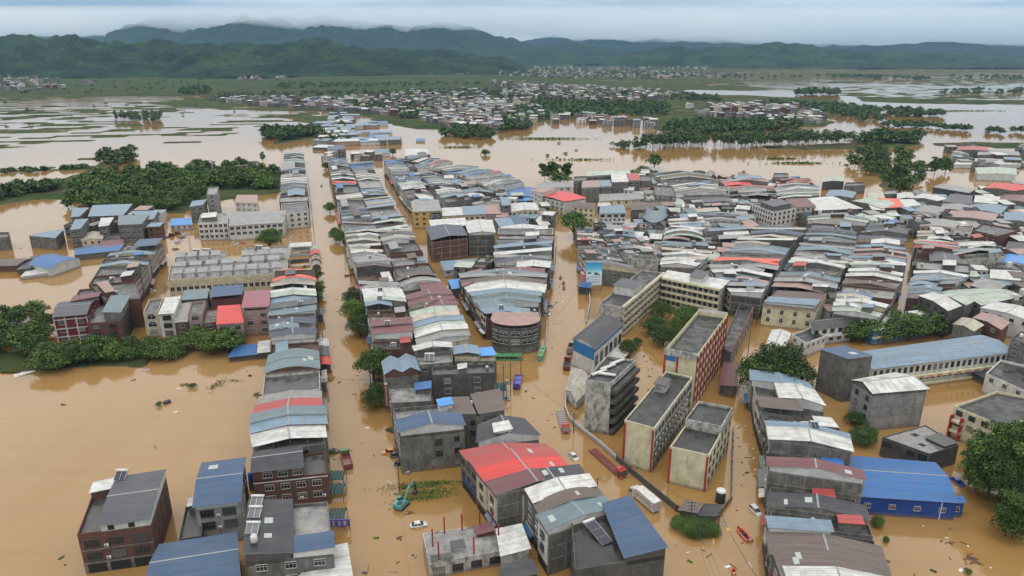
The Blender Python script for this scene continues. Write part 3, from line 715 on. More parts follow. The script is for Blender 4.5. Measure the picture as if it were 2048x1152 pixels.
    def frame(s, k, h, u0=0., u1=1., v0=0., v1=1., mat='F', floors=None, ncol=None):
        """concrete posts and ring beams standing a hand's width proud of a bare side wall"""
        for kk in k:
            if not s.seen(kk): continue
            A, B = s.side(kk); d = B-A; ln = d.length; d.normalize(); n = Vector((d.y, -d.x)); m = MB()
            def bar(t0, t1, za, zb, o=.05):
                a, b = A+d*t0, A+d*t1; c, e = b+n*o, a+n*o
                m.hexa([(e.x, e.y, za), (c.x, c.y, za), (b.x, b.y, za), (a.x, a.y, za)], [(e.x, e.y, zb), (c.x, c.y, zb), (b.x, b.y, zb), (a.x, a.y, zb)])
            nc = ncol or max(2, int(ln/4.3)+1)
            for i in range(nc):
                t = (ln-.3)*i/(nc-1); bar(t, t+.3, -1.3, h-.35)
            z = h-.35
            while z > 1: bar(0, ln, z, z+.3, .062); z -= 3.3
            s.part(m, 'concrete_frame', WALL[mat])
    # ---- things fixed on the roof
    def solar(s, u, v, rz=0.0, sc=1.0):
        p = s.pt(u, v); o = put('solar_water_heater', SOLAR[0], s.root, (p.x, p.y, s.zat(u, v)), -s.rz+rz, sc)
        tag(put('stand', SOLAR[1], o), kind='stuff'); put('boiler', SOLAR[2], o)
    def tank(s, u, v, white=False, sc=1.0):
        p = s.pt(u, v); put('water_tank', TANKW if white else TANK, s.root, (p.x, p.y, s.zat(u, v)), 0, sc)
    def skylight(s, u, v, w=1.6, l=2.2, mat=None):
        du, dv = w/2/s.lu, l/2/s.lv; m = MB()
        c = [(u-du, v-dv), (u+du, v-dv), (u+du, v+dv), (u-du, v+dv)]
        m.hexa([s.p3(*k, s.zat(*k)-.03) for k in c], [s.p3(*k, s.zat(*k)+.05) for k in c]); s.part(m, 'skylight', mat or M_SKYL)
    def hut(s, u0, u1, v0, v1, hh=2.6, roof='w', shape='/', wall='C'):
        z = s.zat((u0+u1)/2, (v0+v1)/2); keep = s.prof
        m = MB(); b = [(u0, v0), (u1, v0), (u1, v1), (u0, v1)]
        m.hexa([s.p3(*c, z-.05) for c in b], [s.p3(*c, z+hh) for c in b]); o = s.part(m, 'stair_hut', WALL[wall])
        eu, ev = .35/s.lu, .35/s.lv; b = [(u0-eu, v0-ev), (u1+eu, v0-ev), (u1+eu, v1+ev), (u0-eu, v1+ev)]
        z0, z1 = (z+hh+.01, z+hh+.45) if shape == '/' else (z+hh+.01, z+hh+.01); zs = [z0, z1, z1, z0]
        m = MB(); m.hexa([s.p3(*c, a) for c, a in zip(b, zs)], [s.p3(*c, a+.12) for c, a in zip(b, zs)])
        m.build('hut_roof', ROOF[roof] if roof != 'k' else M_SLAB, o); s.prof = keep
    def ac(s, k, a, z):
        if not s.seen(k): return
        A, B = s.side(k); d = B-A; p = A+d*a; put('air_conditioner', AC, s.root, (p.x, p.y, z), math.atan2(d.y, d.x))
    def awning(s, k, a0, a1, z, depth, roof='b', drop=.5):
        if not s.seen(k): return
        A, B = s.side(k); d = B-A; A, B = A+d*a0, A+d*a1; d.normalize(); n = Vector((d.y, -d.x)); C, D = B+n*depth, A+n*depth
        m = MB(); zt = [z-drop, z-drop, z, z]; c = [D, C, B, A]
        m.hexa([(p.x, p.y, a) for p, a in zip(c, zt)], [(p.x, p.y, a+.08) for p, a in zip(c, zt)]); s.part(m, 'awning', ROOF[roof] if isinstance(roof, str) else roof)

def Q(h, *pts):
    """ground plan from four roof corners of the photograph (near-left, near-right, far-right, far-left) at the height h"""
    return [P(x, y, h) for x, y in pts]

# ------------------------------------------------------------------ rows of narrow houses
ORD = 'first second third fourth fifth sixth seventh eighth ninth tenth eleventh twelfth thirteenth fourteenth fifteenth sixteenth seventeenth eighteenth nineteenth twentieth twenty-first twenty-second twenty-third twenty-fourth twenty-fifth'.split()
SHAPE = {'^': 'gabled', '/': 'sloping', '\\': 'sloping', '~': 'arched', '_': 'flat', '%': 'half-covered', '=': 'flat sheet'}
def _poly_at(pts, s):
    ln = [(pts[i+1]-pts[i]).length for i in range(len(pts)-1)]; t = s*sum(ln)
    for i, l in enumerate(ln):
        if t <= l or i == len(ln)-1: return pts[i].lerp(pts[i+1], t/l if l else 0)
        t -= l
def _frac_of_y(pix, pts, y):
    ln = [(pts[i+1]-pts[i]).length for i in range(len(pts)-1)]; tot = sum(ln); acc = 0.0
    for i in range(len(pix)-1):
        y0, y1 = pix[i][1], pix[i+1][1]
        if y >= y1 or i == len(pix)-2:
            # the position on this stretch whose picture is at y
            a, b = pts[i], pts[i+1]; lo, hi = 0.0, 1.0
            if y >= y0: return max(0.0, acc/tot)
            for _ in range(30):
                m = (lo+hi)/2; p = a.lerp(b, m)
                if px_of(p.x, p.y, p.z)[1] > y: lo = m
                else: hi = m
            return min(1.0, (acc+ln[i]*lo)/tot)
        acc += ln[i]
NROW = [0]
def row(desc, h, Lp, Rp, toks, side='L', facade=None, walls='CCDCXGCK', facades='WYPGWYCG', rise=1.0, street='lr', split=True):
    rg = random.Random(hash_(desc)); NROW[0] += 1
    Lw = [P(x, y, h) for x, y in Lp]; Rw = [P(x, y, h) for x, y in Rp]
    toks = toks.split(); end = float(toks[-1]); toks = toks[:-1]
    ys = []
    for t in toks:
        i = 0
        while t[i].isdigit() or t[i] == '.': i += 1
        ys.append((float(t[:i]), t[i], t[i+1], t[i+2:]))
    pix, pts = (Lp, Lw) if side == 'L' else (Rp, Rw)
    fr = [_frac_of_y(pix, pts, y[0]) for y in ys] + [_frac_of_y(pix, pts, end)]
    fr[0] = 0.0
    for i, (y, col, shp, mod) in enumerate(ys):
        if Lw[0].length > 330 and col in 'pmor' and rg.random() < .5: col = rg.choice('gwtb')
        if Lw[0].length > 300 and rg.random() < .20: shp, col = rg.choice([('_', 'k'), ('_', 'g'), ('%', col if col != 'k' else 'g')])
        s0, s1 = fr[i], fr[i+1]
        if s1-s0 < 1e-4: continue
        g = 0.0006
        a, b, c, d = _poly_at(Lw, s0), _poly_at(Rw, s0), _poly_at(Rw, s1-g), _poly_at(Lw, s1-g)
        j0, j1 = rg.uniform(-.035, .03), rg.uniform(-.03, .035); a, b, c, d = a.lerp(b, j0), b.lerp(a, -j1), c.lerp(d, -j1), d.lerp(c, j0)
        dh = 0.0; wall = rg.choice(walls); fac = rg.choice(facades)
        k = 0
        while k < len(mod):
            if mod[k] in '+-':
                j = k+1
                while j < len(mod) and (mod[j].isdigit() or mod[j] == '.'): j += 1
                dh = float(mod[k:j]); k = j
            else: wall = mod[k]; k += 1
        hh = h + dh + rg.uniform(-.35, .35)
        cname = 'dark' if shp == '_' else ROOFNAME[col]
        lab = '%s %s-roofed row-house section, %s from the near end, %s' % (cname, SHAPE[shp], ORD[i], desc)
        if len(ys) == 1: lab = '%s %s-roofed row-house section, %s' % (cname, SHAPE[shp], desc)
        B = Bld('row_house_section', [a, b, c, d], lab, 'house', 'row houses of the flooded town')
        dist = B.c.length
        if shp == '_':
            B.block(hh, shape='_', wall=wall, slab={'k': M_SLAB, 'c': M_BROWN, 'w': M_SLABL, 'g': M_SLABL, 'y': M_SLABL}.get(col, M_SLAB))
            if rg.random() < .75:
                u = rg.choice([.12, .5, .68]); B.hut(u, u+.22, .25, .85, 2.5, rg.choice('wbgprB'), '/', wall)
            if rg.random() < .6: B.tank(rg.uniform(.1, .45), rg.uniform(.3, .7), rg.random() < .4)
            if rg.random() < .35 and dist < 420: B.solar(rg.uniform(.4, .65), .5)
        elif shp == '%':
            B.block(hh-2.7, shape='_', wall=wall)
            u = rg.choice([0.0, .42, .3]); keep = B.prof
            B.block(hh, roof=col, shape=rg.choice('/\\^'), wall=wall, u0=max(.01, u), u1=min(.99, u+.57), v0=.02, v1=.98, z0=hh-3.4, rise=.9, open_top=2.2, panel=rg.choice(['S', None, None]))
            B.prof = keep
            if rg.random() < .6: B.tank(.92 if u < .35 else .12, .5, rg.random() < .5)
            if rg.random() < .4 and dist < 420: B.solar(.8 if u < .35 else .2, .5)
        else:
            farrow = dist > 300; nsp = max(1, int(round(B.lv/(4.8 if farrow else 6.2)))) if split else 1
            kin = {'w': 'wwgsy', 'g': 'gwgtc', 'd': 'ddzt', 'b': 'bbwt', 'B': 'Be', 'n': 'nne', 't': 'tbgt', 'r': 'rr', 'o': 'o', 'm': 'mmr', 'p': 'ppyg', 's': 'ssw', 'c': 'ccgt', 'y': 'yywg', 'R': 'R', 'a': 'ab', 'e': 'ee', 'z': 'zzd'}[col]
            for j in range(nsp):  # each split block stands for a separate narrow house, joined into one object
                cj = col if j == 0 else rg.choice(kin) if rg.random() < .62 else rg.choice('wgbtsyd'); zj = hh + (0 if j == 0 else rg.uniform(-1.7, 1.3) if farrow else rg.uniform(-.9, .9)); sj = shp if j == 0 or not farrow or rg.random() < .5 else rg.choice('^/\\=~_'); e = .0 if j == 0 else .004
                kw = dict(v0=j/nsp+e, v1=(j+1)/nsp, frame='n' if j == 0 and rg.random() < .75 else None, rise=(None if rise == 1 else rise) if sj == shp else .9)
                if sj == '_': B.block(zj, shape='_', wall=wall, v0=kw['v0'], v1=kw['v1'], slab=rg.choice([M_SLAB, M_SLABL, M_BROWN])); continue
                if sj in '^~' and rg.random() < .25 and dist > 200: kw['u0'], kw['u1'] = rg.choice([(0., .62), (.35, 1.), (0., .8)])
                if kw.get('u0', 0) > 0 or kw.get('u1', 1) < 1:
                    a, b = kw.pop('u0'), kw.pop('u1'); k2 = dict(kw); k2['frame'] = None
                    B.block(zj-2.6, shape='_', wall=wall, v0=k2['v0'], v1=k2['v1'])
                    B.block(zj, cj, sj, wall, u0=a+.004, u1=b-.004, v0=k2['v0']+.003, v1=k2['v1']-.003, z0=zj-3.3, rise=1.0, open_top=2.2, panel=rg.choice(['S', 'W', None])); continue
                if rg.random() < .6: B.block(zj, cj, sj, wall, open_top=rg.uniform(1.1, 2.2), panel=rg.choice(['S', 'S', 'W', 'Y', None]), **kw)
                else: B.block(zj, cj, sj, wall, **kw)
            B.multi = True
            if rg.random() < .5:
                for _ in range(rg.randint(1, 2)): B.skylight(rg.uniform(.12, .88), rg.uniform(.3, .7), rg.uniform(.8, 1.8), min(2.2, B.lv*.4))
            if rg.random() < .22 and dist < 430: B.solar(rg.uniform(.2, .8), .5)
            if dist > 300 and rg.random() < .35: B.tank(rg.uniform(.2, .8), .6, rg.random() < .5)
            if dist > 300 and rg.random() < .26: u = rg.uniform(.1, .65); B.hut(u, u+.22, .15, .6, 1.9, rg.choice('gbtdwc'), '/', rg.choice('SCDK'))
        # street fronts: tiled facade sheet, windows, shop opening
        for kk in street:
            if not B.seen(kk): continue
            st = rg.choice('ssggd'); nc = max(1, int(B.lv/2.9)); zt = hh-(2.4 if shp == '%' else 0)-1.5
            top = hh-(2.7 if shp == '%' else 1.6)
            B.band(kk, 3.0, top-3.0, .05, fac, .01, .99, 'facade')
            B.windows(kk, nc, 3, zt-.9, w=min(2.0, B.lv/nc*.68), h=1.5, style=st, out=.09, zmin=3.1)
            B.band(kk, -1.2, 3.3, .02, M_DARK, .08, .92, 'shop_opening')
            if dist < 430 and rg.random() < .6: B.band(kk, 2.75, .95, .16, rg.choice('RBAOWRLM'), .04, .96, 'shop_sign')
            if rg.random() < .5: B.awning(kk, .05, .95, 3.0, rg.uniform(.8, 1.6), rg.choice('bBgrwt'))
            if dist < 330 and rg.random() < .7: B.ac(kk, rg.uniform(.3, .7), zt-4.0)
        if rg.random() < .35 and shp != '%': B.windows('n', max(1, int(B.lu/7)), 2, hh-3.0, 1.3, 1.3, style=rg.choice('sd'), a0=.1, a1=.9)
def hash_(s):
    h = 5381
    for c in s: h = (h*33 + ord(c)) & 0x7fffffff
    return h
# ------------------------------------------------------------------ rows of houses along the flooded streets
row('west side of the main street', 12, [(511,893),(506,868),(508,832),(525,792),(530,752),(539,715),(539,667),(537,630),(544,606),(545,568),(550,545)],
    [(652,874),(648,848),(643,813),(640,780),(639,735),(635,692),(632,656),(630,622),(630,600),(628,562),(626,543)],
    '893w^C 868b^+0.6 832r^D 792k_ 752t~+.5K 715c_-2K 680n^+1W 645k_ 632t/ 608b^ 588w^ 568o~+1 545')
row('far west side of the main street', 10, [(560,405),(562,350),(565,320),(572,303)], [(616,402),(611,350),(608,322),(606,303)],
    '405k_K 394b% 381d^ 368w^ 356p^ 340g^ 326s^ 313m^ 303')
row('east side of the main street', 11, [(750,690),(733,612),(716,550),(697,490),(684,440),(672,392),(664,352),(655,318)], [(828,690),(815,610),(788,550),(762,490),(741,440),(722,392),(707,352),(692,318)],
    '690k_-1.5K 674m/+1 648k_-1 632c_-1K 616b^+1 600w^+1 581g~ 567c_-3K 536c^D 507w^K 487y^+1 466g/ 447n/+2G 424k_ 399y/K 386d_ 370R^+1D 361w^ 356t^ 346k_ 334g^ 327B~ 318')
row('west side of the inner lane', 11, [(838,690),(820,612),(793,550),(767,490),(746,440),(727,392),(711,352),(697,325)], [(936,672),(912,608),(872,548),(834,490),(804,440),(775,392),(757,352),(742,325)],
    '690g^Y 645y^+.5 624m^ 594m% 573g~ 555k_K 534c^+2K 513b_ 490g^+2D 462w/ 447w^ 433y_ 420b/+1 393b^D 376g_ 361w^ 346d% 336B/ 322')
row('east side of the inner lane', 11, [(838,412),(815,390),(795,365),(783,345),(768,322)], [(890,412),(862,390),(842,365),(826,345),(800,322)],
    '412b^Y 400w^ 390d^Y 380w^Y 371s^ 365B/ 358s^ 349t^ 340g^ 331B^ 322')
row('behind the lane by the market', 9, [(893,405),(868,380),(848,355),(828,330)], [(945,398),(915,376),(893,356),(868,338)], '405w% 396b^ 388w^ 381g% 374n/ 368w^ 361t^ 354d^ 347p^ 340g^ 330')
row('inner court west of the blue market', 8, [(950,408),(930,388),(910,370)], [(1010,404),(990,388),(965,372)], '408g^ 401y^D 394w% 387t^ 381k_D 370')
row('waterside terrace beside the flood', 10, [(992,377),(930,352),(864,335)], [(1050,364),(1002,345),(948,331)], '377g^W 372t^W 367t^W 362m^W 357t^W 352B^W 347B^W 343r^K 338y^K 334', facades='WYWYPW')
row('far waterside terrace by the white shed', 9, [(868,336),(830,322),(800,314)], [(905,324),(880,316),(850,309)], '336m^ 331t^ 327t^ 324r^ 320t^ 314')
row('block behind the curved corner house', 11, [(974,629),(957,612),(940,585),(925,560),(922,538)], [(1078,629),(1080,612),(1084,585),(1088,560),(1090,538)],
    '629b^K 619t%K 604t^D 586w^D 566c^K 548m% 538')
row('west side of the central street', 11, [(988,537),(990,513),(992,484),(996,456)], [(1097,537),(1101,513),(1105,484),(1107,456)], '537w%D 524n^W 511w/W 494b^D 480w^K 468n^W 455')
row('south front of the market block', 10, [(884,430),(990,430),(990,430.1)], [(884,418),(990,416),(990,416.1)], '430w= 429') if False else None
# right of the central street
row('east side of the central street', 10, [(1180,530),(1160,508),(1155,488),(1155,470)], [(1275,542),(1240,512),(1216,490),(1196,472)], '530c^C 515s/ 505d^ 496w_K 488m_K 480y^ 470')
row('behind the central street billboard', 9, [(1249,515),(1224,493),(1211,478),(1206,460)], [(1316,523),(1302,499),(1273,477),(1264,460)], '515w^ 506d% 499g^ 491w% 483p/ 474p^ 466b^ 456')
row('lane north of the schoolyard', 9, [(1321,530),(1330,507),(1320,488),(1330,468)], [(1392,533),(1426,510),(1417,490),(1402,470)], '530w^ 518y% 510w^ 500d% 492o^ 480p~ 468')
row('crooked lane by the swooping hall', 9, [(1350,470),(1340,450),(1335,428)], [(1400,472),(1410,450),(1392,428)], '470g_ 462w/ 455b% 448w/W 438b^W 428')
row('lane behind the swooping hall', 9, [(1412,478),(1418,455),(1400,430)], [(1500,480),(1492,456),(1470,432)], '478g% 470w% 463b/ 456p% 448d_ 440g^ 430')
row('row behind the grey-green roofs', 9, [(1400,432),(1378,412),(1352,390),(1330,368)], [(1478,430),(1462,410),(1450,388),(1430,366)], '432t^ 426y% 419k_ 412g_ 405d% 398k_ 390g^ 381w^ 373k_ 366')
row('north edge beside the flooded plain', 9, [(1330,366),(1318,354),(1305,346)], [(1440,366),(1425,354),(1405,345)], '366k_ 360g^ 354w^ 349d^ 345')
row('north edge near the grey tower', 9, [(1450,392),(1452,372),(1440,352)], [(1545,392),(1545,372),(1530,350)], '392g^ 385g% 378r^ 371R^ 365p^ 359b^ 352')
row('north edge behind the white arcade', 9, [(1555,398),(1556,378),(1545,358)], [(1640,392),(1636,374),(1618,356)], '398w^ 391y~ 384w^W 377n^W 370r^ 362a^ 356')
row('west side of the diagonal street', 11, [(1462,585),(1440,560),(1418,540),(1432,520),(1456,500),(1494,478),(1508,452)], [(1522,592),(1541,560),(1553,538),(1562,520),(1572,502),(1591,484),(1613,456)],
    '592w/D 578n^ 568p^ 559w^+1 547g^ 539g% 531o^ 521t_ 509b^ 496y^+1 480g^ 473n^ 455', side='R')
row('east side of the diagonal street', 11, [(1546,572),(1558,555),(1570,540),(1584,522),(1590,505),(1602,485),(1618,463),(1626,445)], [(1668,587),(1672,570),(1677,552),(1692,535),(1705,514),(1708,494),(1710,472),(1705,450)],
    '572p^ 564g^ 557c^ 551t^ 544s^+1 530w^+1Y 517g^ 509y^ 499t^ 488w^ 478t^ 467n^ 457B_ 445')
row('west side of the narrow canal street', 11, [(1668,622),(1673,597),(1680,577),(1692,550),(1699,530),(1703,512),(1713,495),(1718,478),(1730,460)], [(1757,634),(1782,603),(1791,582),(1806,553),(1809,532),(1813,514),(1812,497),(1811,480),(1812,462)],
    '622s^D 607w^+1D 594B^ 585w_K 568c^K 552w^K 541w^ 530s^ 521w^ 512p^ 504b^ 496b^ 487w% 478n^ 460')
row('east side of the narrow canal street', 10, [(1812,588),(1825,560),(1830,532),(1832,505),(1832,480),(1835,460)], [(1888,592),(1918,563),(1945,540),(1925,508),(1905,484),(1888,462)],
    '588m^K 570m/ 556b^ 546w^ 536k_D 520d% 505b_ 496r^D 485s^ 475w^ 460')
row('terrace right of the grey corner house', 10, [(1916,520),(1905,500),(1893,478)], [(2010,512),(1995,492),(1960,472)], '520t_ 510g^D 500s^ 488t%K 472')
row('north block along the canal street', 9, [(1612,440),(1622,432)], [(1735,445),(1738,436)], '440s^ 436p^ 432')
row('sheds north of the canal street', 7, [(1730,458),(1742,440)], [(1815,462),(1812,445)], '458d^D 450s^ 440')
# ------------------------------------------------------------------ single buildings
def sb(label, h, quad, roof='w', shape='^', axis='u', wall='C', n=None, l=None, r=None, name='house', cat='house', ztop=None, sky=0, **kw):
    B = Bld(name, Q(h, *quad), label, cat, 'houses standing apart in the flooded town' if cat == 'house' else None)
    if shape == '_':
        B.block(h, shape='_', wall=wall, slab={'k': M_SLAB, 't': M_TAR, 'w': M_SLABL, 'c': M_BROWN}.get(roof, M_SLAB), **kw)
    else: B.block(h, roof, shape, wall, axis=axis, **kw)
    zt = ztop if ztop is not None else h-kw.get('open_top', 0)-.9
    for k, sp in (('n', n), ('l', l), ('r', r)):
        if sp: B.windows(k, sp[0], sp[1], zt, sp[3] if len(sp) > 3 else 1.6, sp[4] if len(sp) > 4 else 1.5, style=sp[2], fl=sp[5] if len(sp) > 5 else 3.3)
    for i in range(sky): B.skylight(.2+.6*i/max(1, sky-1) if sky > 1 else .5, .35+.3*(i % 2), 1.2, 1.8)
    return B
# --- bottom left corner
B = sb('red brick villa with a grey sheet roof standing alone in open water', 10.5, ((154,1069),(301,1050),(332,953),(190,975)), 'k', '_', wall='K', n=(3, 2, 'd', 3.0, 1.9), ztop=8.6)
B.block(12.2, 'd', '^', 'S', u0=.33, u1=1.0, axis='v', rise=1.0, z0=10.3, over=(.5, .3)); B.solar(.40, .93, sc=1.3)
B.prof = (lambda a: 0, 9.7, 0, 'u', 0, 1, 0, 1); B.hut(.01, .30, .76, .98, 2.2, 'w', '/', 'K')
B.windows('r', 4, 2, 9.0, 1.9, 1.8, style='d'); B.band('n', -1.2, 3.6, .02, M_DARK, .05, .97, 'open_ground_floor'); B.cols('n', 4, -1.3, 2.6, .7, .12, 'C', name='pillar'); B.band('n', 2.5, .35, .25, 'C', name='ledge'); B.band('n', 5.9, .25, .15, 'C', name='ledge')
B.ac('n', .36, 6.6); B.ac('n', .36, 3.4)
for u in (.42, .70): B.band('n', 10.6, 1.3, .03, M_DARK, u, u+.09, 'opening')
B = sb('pale grey villa with a navy two-tone roof and two rows of wide windows', 11, ((389,1013),(478,1002),(488,917),(407,927)), 'e', '^', 'v', 'G', n=(2, 2, 'd', 2.9, 1.9), ztop=9.6, rise=1.4, over=(.5, .5)); B.skylight(.28, .82, 2.2, 2.4); B.ac('n', .5, 7.6); B.ac('n', .5, 4.3); B.windows('r', 3, 2, 9.6, 1.2, 1.3)
B.band('n', 10.1, .8, .04, 'S', .03, .97, 'sheet_band')
B = sb('low dark-slabbed annex beside the pale grey villa', 6, ((357,1079),(403,1072),(408,1005),(372,1010)), 'k', '_', wall='D'); B.hut(.25, .95, .78, .98, 2.3, 'w')
B = sb('wide blue gabled roof cut off by the bottom of the picture', 8.5, ((288,1192),(478,1162),(472,1066),(321,1090)), 'e', '^', 'v', 'K', rise=1.6, over=(.4, .4)); B.windows('r', 3, 2, 7, 1.4, 1.4)
B = sb('flat-roofed corner house with three solar heaters on a black roof', 11, ((492,1125),(667,1108),(655,1003),(503,1016)), 'w', '_', wall='C', n=(3, 2, 's', 2.2)); pf = B.prof
B.block(12.4, 'z', '\\', 'D', u0=.0, u1=.52, v0=.0, v1=1., z0=10, rise=.7); B.solar(.09, .88, sc=1.3); B.solar(.08, .66, sc=1.3); B.solar(.07, .36, sc=1.3); B.tank(.1, .18, True, 1.2); B.skylight(.25, .58, 1.8, 2.0); B.skylight(.25, .3, 1.6, 1.5)
B.block(12.2, 'e', '/', 'S', u0=.54, u1=1., v0=.0, v1=.28, z0=10.4, rise=.5)
B = sb('dark red brick house with a charcoal roof on the main street', 9.2, ((506,962),(655,946),(648,902),(511,924)), 'k', '_', wall='K'); pf = B.prof
B.block(12.0, 'z', '^', 'K', u0=0., u1=.68, axis='v', z0=8.5, rise=1.1, over=(.6, .3)); B.windows('n', 3, 1, 11.2, 2.2, 1.5, a0=.10, a1=.70); B.windows('n', 4, 2, 7.6, 2.1, 1.6, 'a' and 3.3, 's', a0=.1, a1=.95); B.band('n', 8.3, .25, .12, 'W', name='ledge'); B.prof = pf
for a in (.62, .93): B.ac('n', a, 2.6)
B.windows('r', 3, 2, 7.6, 1.6, 1.5)
# --- block between the main street and the central street, near end
sb('concrete house under a pale blue double-gabled roof', 12.5, ((771,748),(838,741),(828,713),(765,722)), 'b', 'M', wall='C', rise=1.5, l=(2, 3, 's'), open_top=1.6, panel='K')
B = sb('flat house with a white gable behind its terrace and a solar panel', 12, ((838,730),(906,724),(901,694),(827,702)), 'w', '_', wall='C', n=(3, 1, 's')); B.solar(.35, .35, sc=1.5); B.block(14, 'w', '^', 'C', v0=.62, v1=.98, z0=11, rise=1.0, open_top=1.5)
B = sb('long dark grey house with two windows per floor and a pale slab', 12, ((865,750),(990,745),(988,727),(864,734)), 'k', '_', wall='D'); B.windows('n', 2, 2, 10.6, 2.0, 1.7, a0=.0, a1=.95, fl=3.6); B.tank(.88, .5); B.hut(.42, .54, .3, .8, 1.6, 'w')
B = sb('house with light blue sheds on its rounded terrace', 10.5, ((909,722),(993,723),(978,694),(905,698)), 'k', '_', wall='C', n=(4, 2, 's'), r=(3, 2, 's')); pf = B.prof
B.block(12.6, 'b', '^', 'Y', u0=.02, u1=.62, v0=.1, v1=.75, z0=9.6, rise=.7, open_top=1.2); B.block(12.2, 'a', '/', 'Y', u0=.63, u1=.98, v0=.05, v1=.6, z0=9.6, rise=.4, open_top=1.0); 
B = sb('unroofed concrete box with a bright blue lean-to', 9, ((783,806),(862,802),(863,768),(777,773)), 'w', '_', wall='C', l=(2, 2, 's')); B.hut(.62, .98, .55, .95, 1.6, 'B', '/', 'C')
B = sb('concrete house with a blue gable front and an azure stair hut', 11.5, ((800,874),(929,860),(908,806),(786,817)), 'w', '_', wall='C', parapet=1.2); pf = B.prof
B.windows('n', 1, 3, 9.6, 2.0, 1.9, a0=.5, a1=.68, style='d', fl=3.6); B.windows('n', 1, 3, 9.8, 1.4, 1.5, a0=.80, a1=.95, style='d', fl=3.6); B.windows('l', 4, 2, 9.8, 1.8, 1.6)
B.block(13.0, 'e', '^', 'C', v0=.0, v1=.42, z0=11, rise=1.7, open_top=1.2, panel='S'); B.prof = pf; B.hut(.72, .93, .72, .96, 3.0, 'a', '/', 'S')
B = sb('grey house with rust-striped tin roofs beside the central street', 10.5, ((906,838),(1009,831),(996,789),(886,802)), 'k', '_', wall='C', n=(4, 2, 'd', 1.3)); pf = B.prof
B.block(11.6, 'c', '/', 'C', u0=.52, u1=1., v0=.0, v1=1, z0=10, rise=.7); B.block(11.6, 'c', '\\', 'C', u0=.0, u1=.42, v0=.0, v1=.9, z0=10, rise=.5); B.prof = pf; B.tank(.47, .7, True)
row('near the scarlet roof, by the excavator', 11.5, [(996,990),(967,950),(923,895)], [(1150,955),(1128,925),(1086,882)], '990m^C 963R^C 936r^C 895', walls='C', street='l')
B = sb('black gabled roof with pale skirts behind the scarlet roof', 11, ((956,884),(1078,870),(1047,837),(958,848)), 'z', '^', wall='C', rise=1.8, open_top=1.5, panel='W'); B.hut(.28, .55, .05, .5, .6, 'w', '/', 'S')
row('bottom centre, beside the bottom street', 12, [(1100,1060),(1080,1029),(1065,1005),(1049,978),(1031,956)], [(1236,1016),(1214,1002),(1196,987),(1173,949),(1159,928)], '1060t^C 1029c~C 1008w^C 980z^C 956', walls='C', street='l')
B = sb('black-terraced house with a long solar array and a blue roof', 12, ((1150,1140),(1330,1110),(1256,1006),(1142,1027)), 't', '_', wall='D', l=(4, 3, 'd', 1.7), r=(3, 3, 'd')); pf = B.prof
B.block(13.0, 'e', '/', 'D', u0=.56, u1=1., v0=.0, v1=1., z0=11, rise=.8); B.prof = pf
q = B.pt(.36, .55); o = put('solar_array', ARRAY[1], B.root, (q.x, q.y, B.zat(.36, .55)), .28); tag(put('solar_panels', ARRAY[0], o), kind='stuff'); put('boiler', ARRAY[2], o)
B.tank(.15, .93, True)
B = sb('unfinished slab with red steel posts and rubble on top', 4.0, ((858,1128),(1008,1100),(986,1048),(845,1067)), 'w', '_', wall='X', parapet=.15); B.windows('n', 4, 1, 2.6, 2.4, 1.8, style='d')
m = MB(); m.box(-.16, .16, -.16, .16, 0, 4.6); stm = m.mesh('steel_post', WALL['R'])
for u, v in ((.10, .55), (.30, .93), (.55, .95), (.80, .93), (.97, .9), (.14, .12), (.98, .35), (.60, .05)):
    p = B.pt(u, v); put('steel_post', stm, B.root, (p.x, p.y, 3.8))
B.prof = (lambda a: 0, 3.85, 0, 'u', 0, 1, 0, 1); B.hut(.72, .95, .6, .9, .9, 'm', '/', 'K'); B.hut(.35, .5, .3, .5, .7, 'k', '=', 'W'); B.hut(.05, .3, .02, .12, .8, 'k', '=', 'X')
sb('white lean-to canopy beside the unfinished slab', 5.5, ((1005,1112),(1058,1102),(1040,1052),(995,1058)), 'w', '/', wall='X', rise=.5)
sb('small dark roof at the bottom edge beside the unfinished slab', 6, ((1000,1160),(1075,1150),(1060,1122),(1005,1130)), 'z', '/', wall='D', rise=.4)
sb('white sheet roof at the bottom edge by the street sign', 7, ((560,1190),(702,1180),(694,1090),(668,1092)), 'w', '/', wall='C', rise=.4)
# --- left middle
B = sb('maroon tiled mansion with white pilasters beside the left trees', 12, ((105,634),(173,628),(191,599),(119,605)), 'd', '^', 'v', 'M', n=(2, 3, 's', 2.6, 1.7), rise=1.2, ztop=10.2, r=(3, 3, 's')); B.cols('n', 4, -1.3, 11.3, .35, .1, 'W', name='pilaster')
for z in (3.2, 6.6, 10.4): B.band('n', z, .3, .14, 'W', name='ledge')
B = sb('brick house with a tall concrete penthouse beside the maroon mansion', 10.5, ((174,647),(241,642),(263,602),(191,611)), 'k', '_', wall='K', n=(2, 3, 'g', 2.4, 1.6)); B.block(13.6, 't', '\\', 'C', u0=.52, u1=1., v0=.05, v1=.95, z0=-1.3, rise=.6)
B = sb('flat concrete house with a small dark red roof behind the maroon mansion', 12, ((141,608),(197,600),(215,573),(159,579)), 'k', '_', wall='K'); B.hut(.02, .98, .05, .4, 1.6, 'm')
row('long terrace by the left open water', 13, [(212,602),(178,568),(202,532),(217,511),(247,478)], [(279,596),(264,568),(291,532),(299,508),(326,478)], '602k_K 568d^K 552k_C 534b^C 521z^C 511t^C 494e^C 478', facades='PPGP', street='r')
sb('cream house with three arched balconies facing the tree hedge', 11, ((286,625),(316,623),(327,594),(298,598)), 'k', '_', wall='Y', n=(1, 3, 'a', 3.0, 2.1))
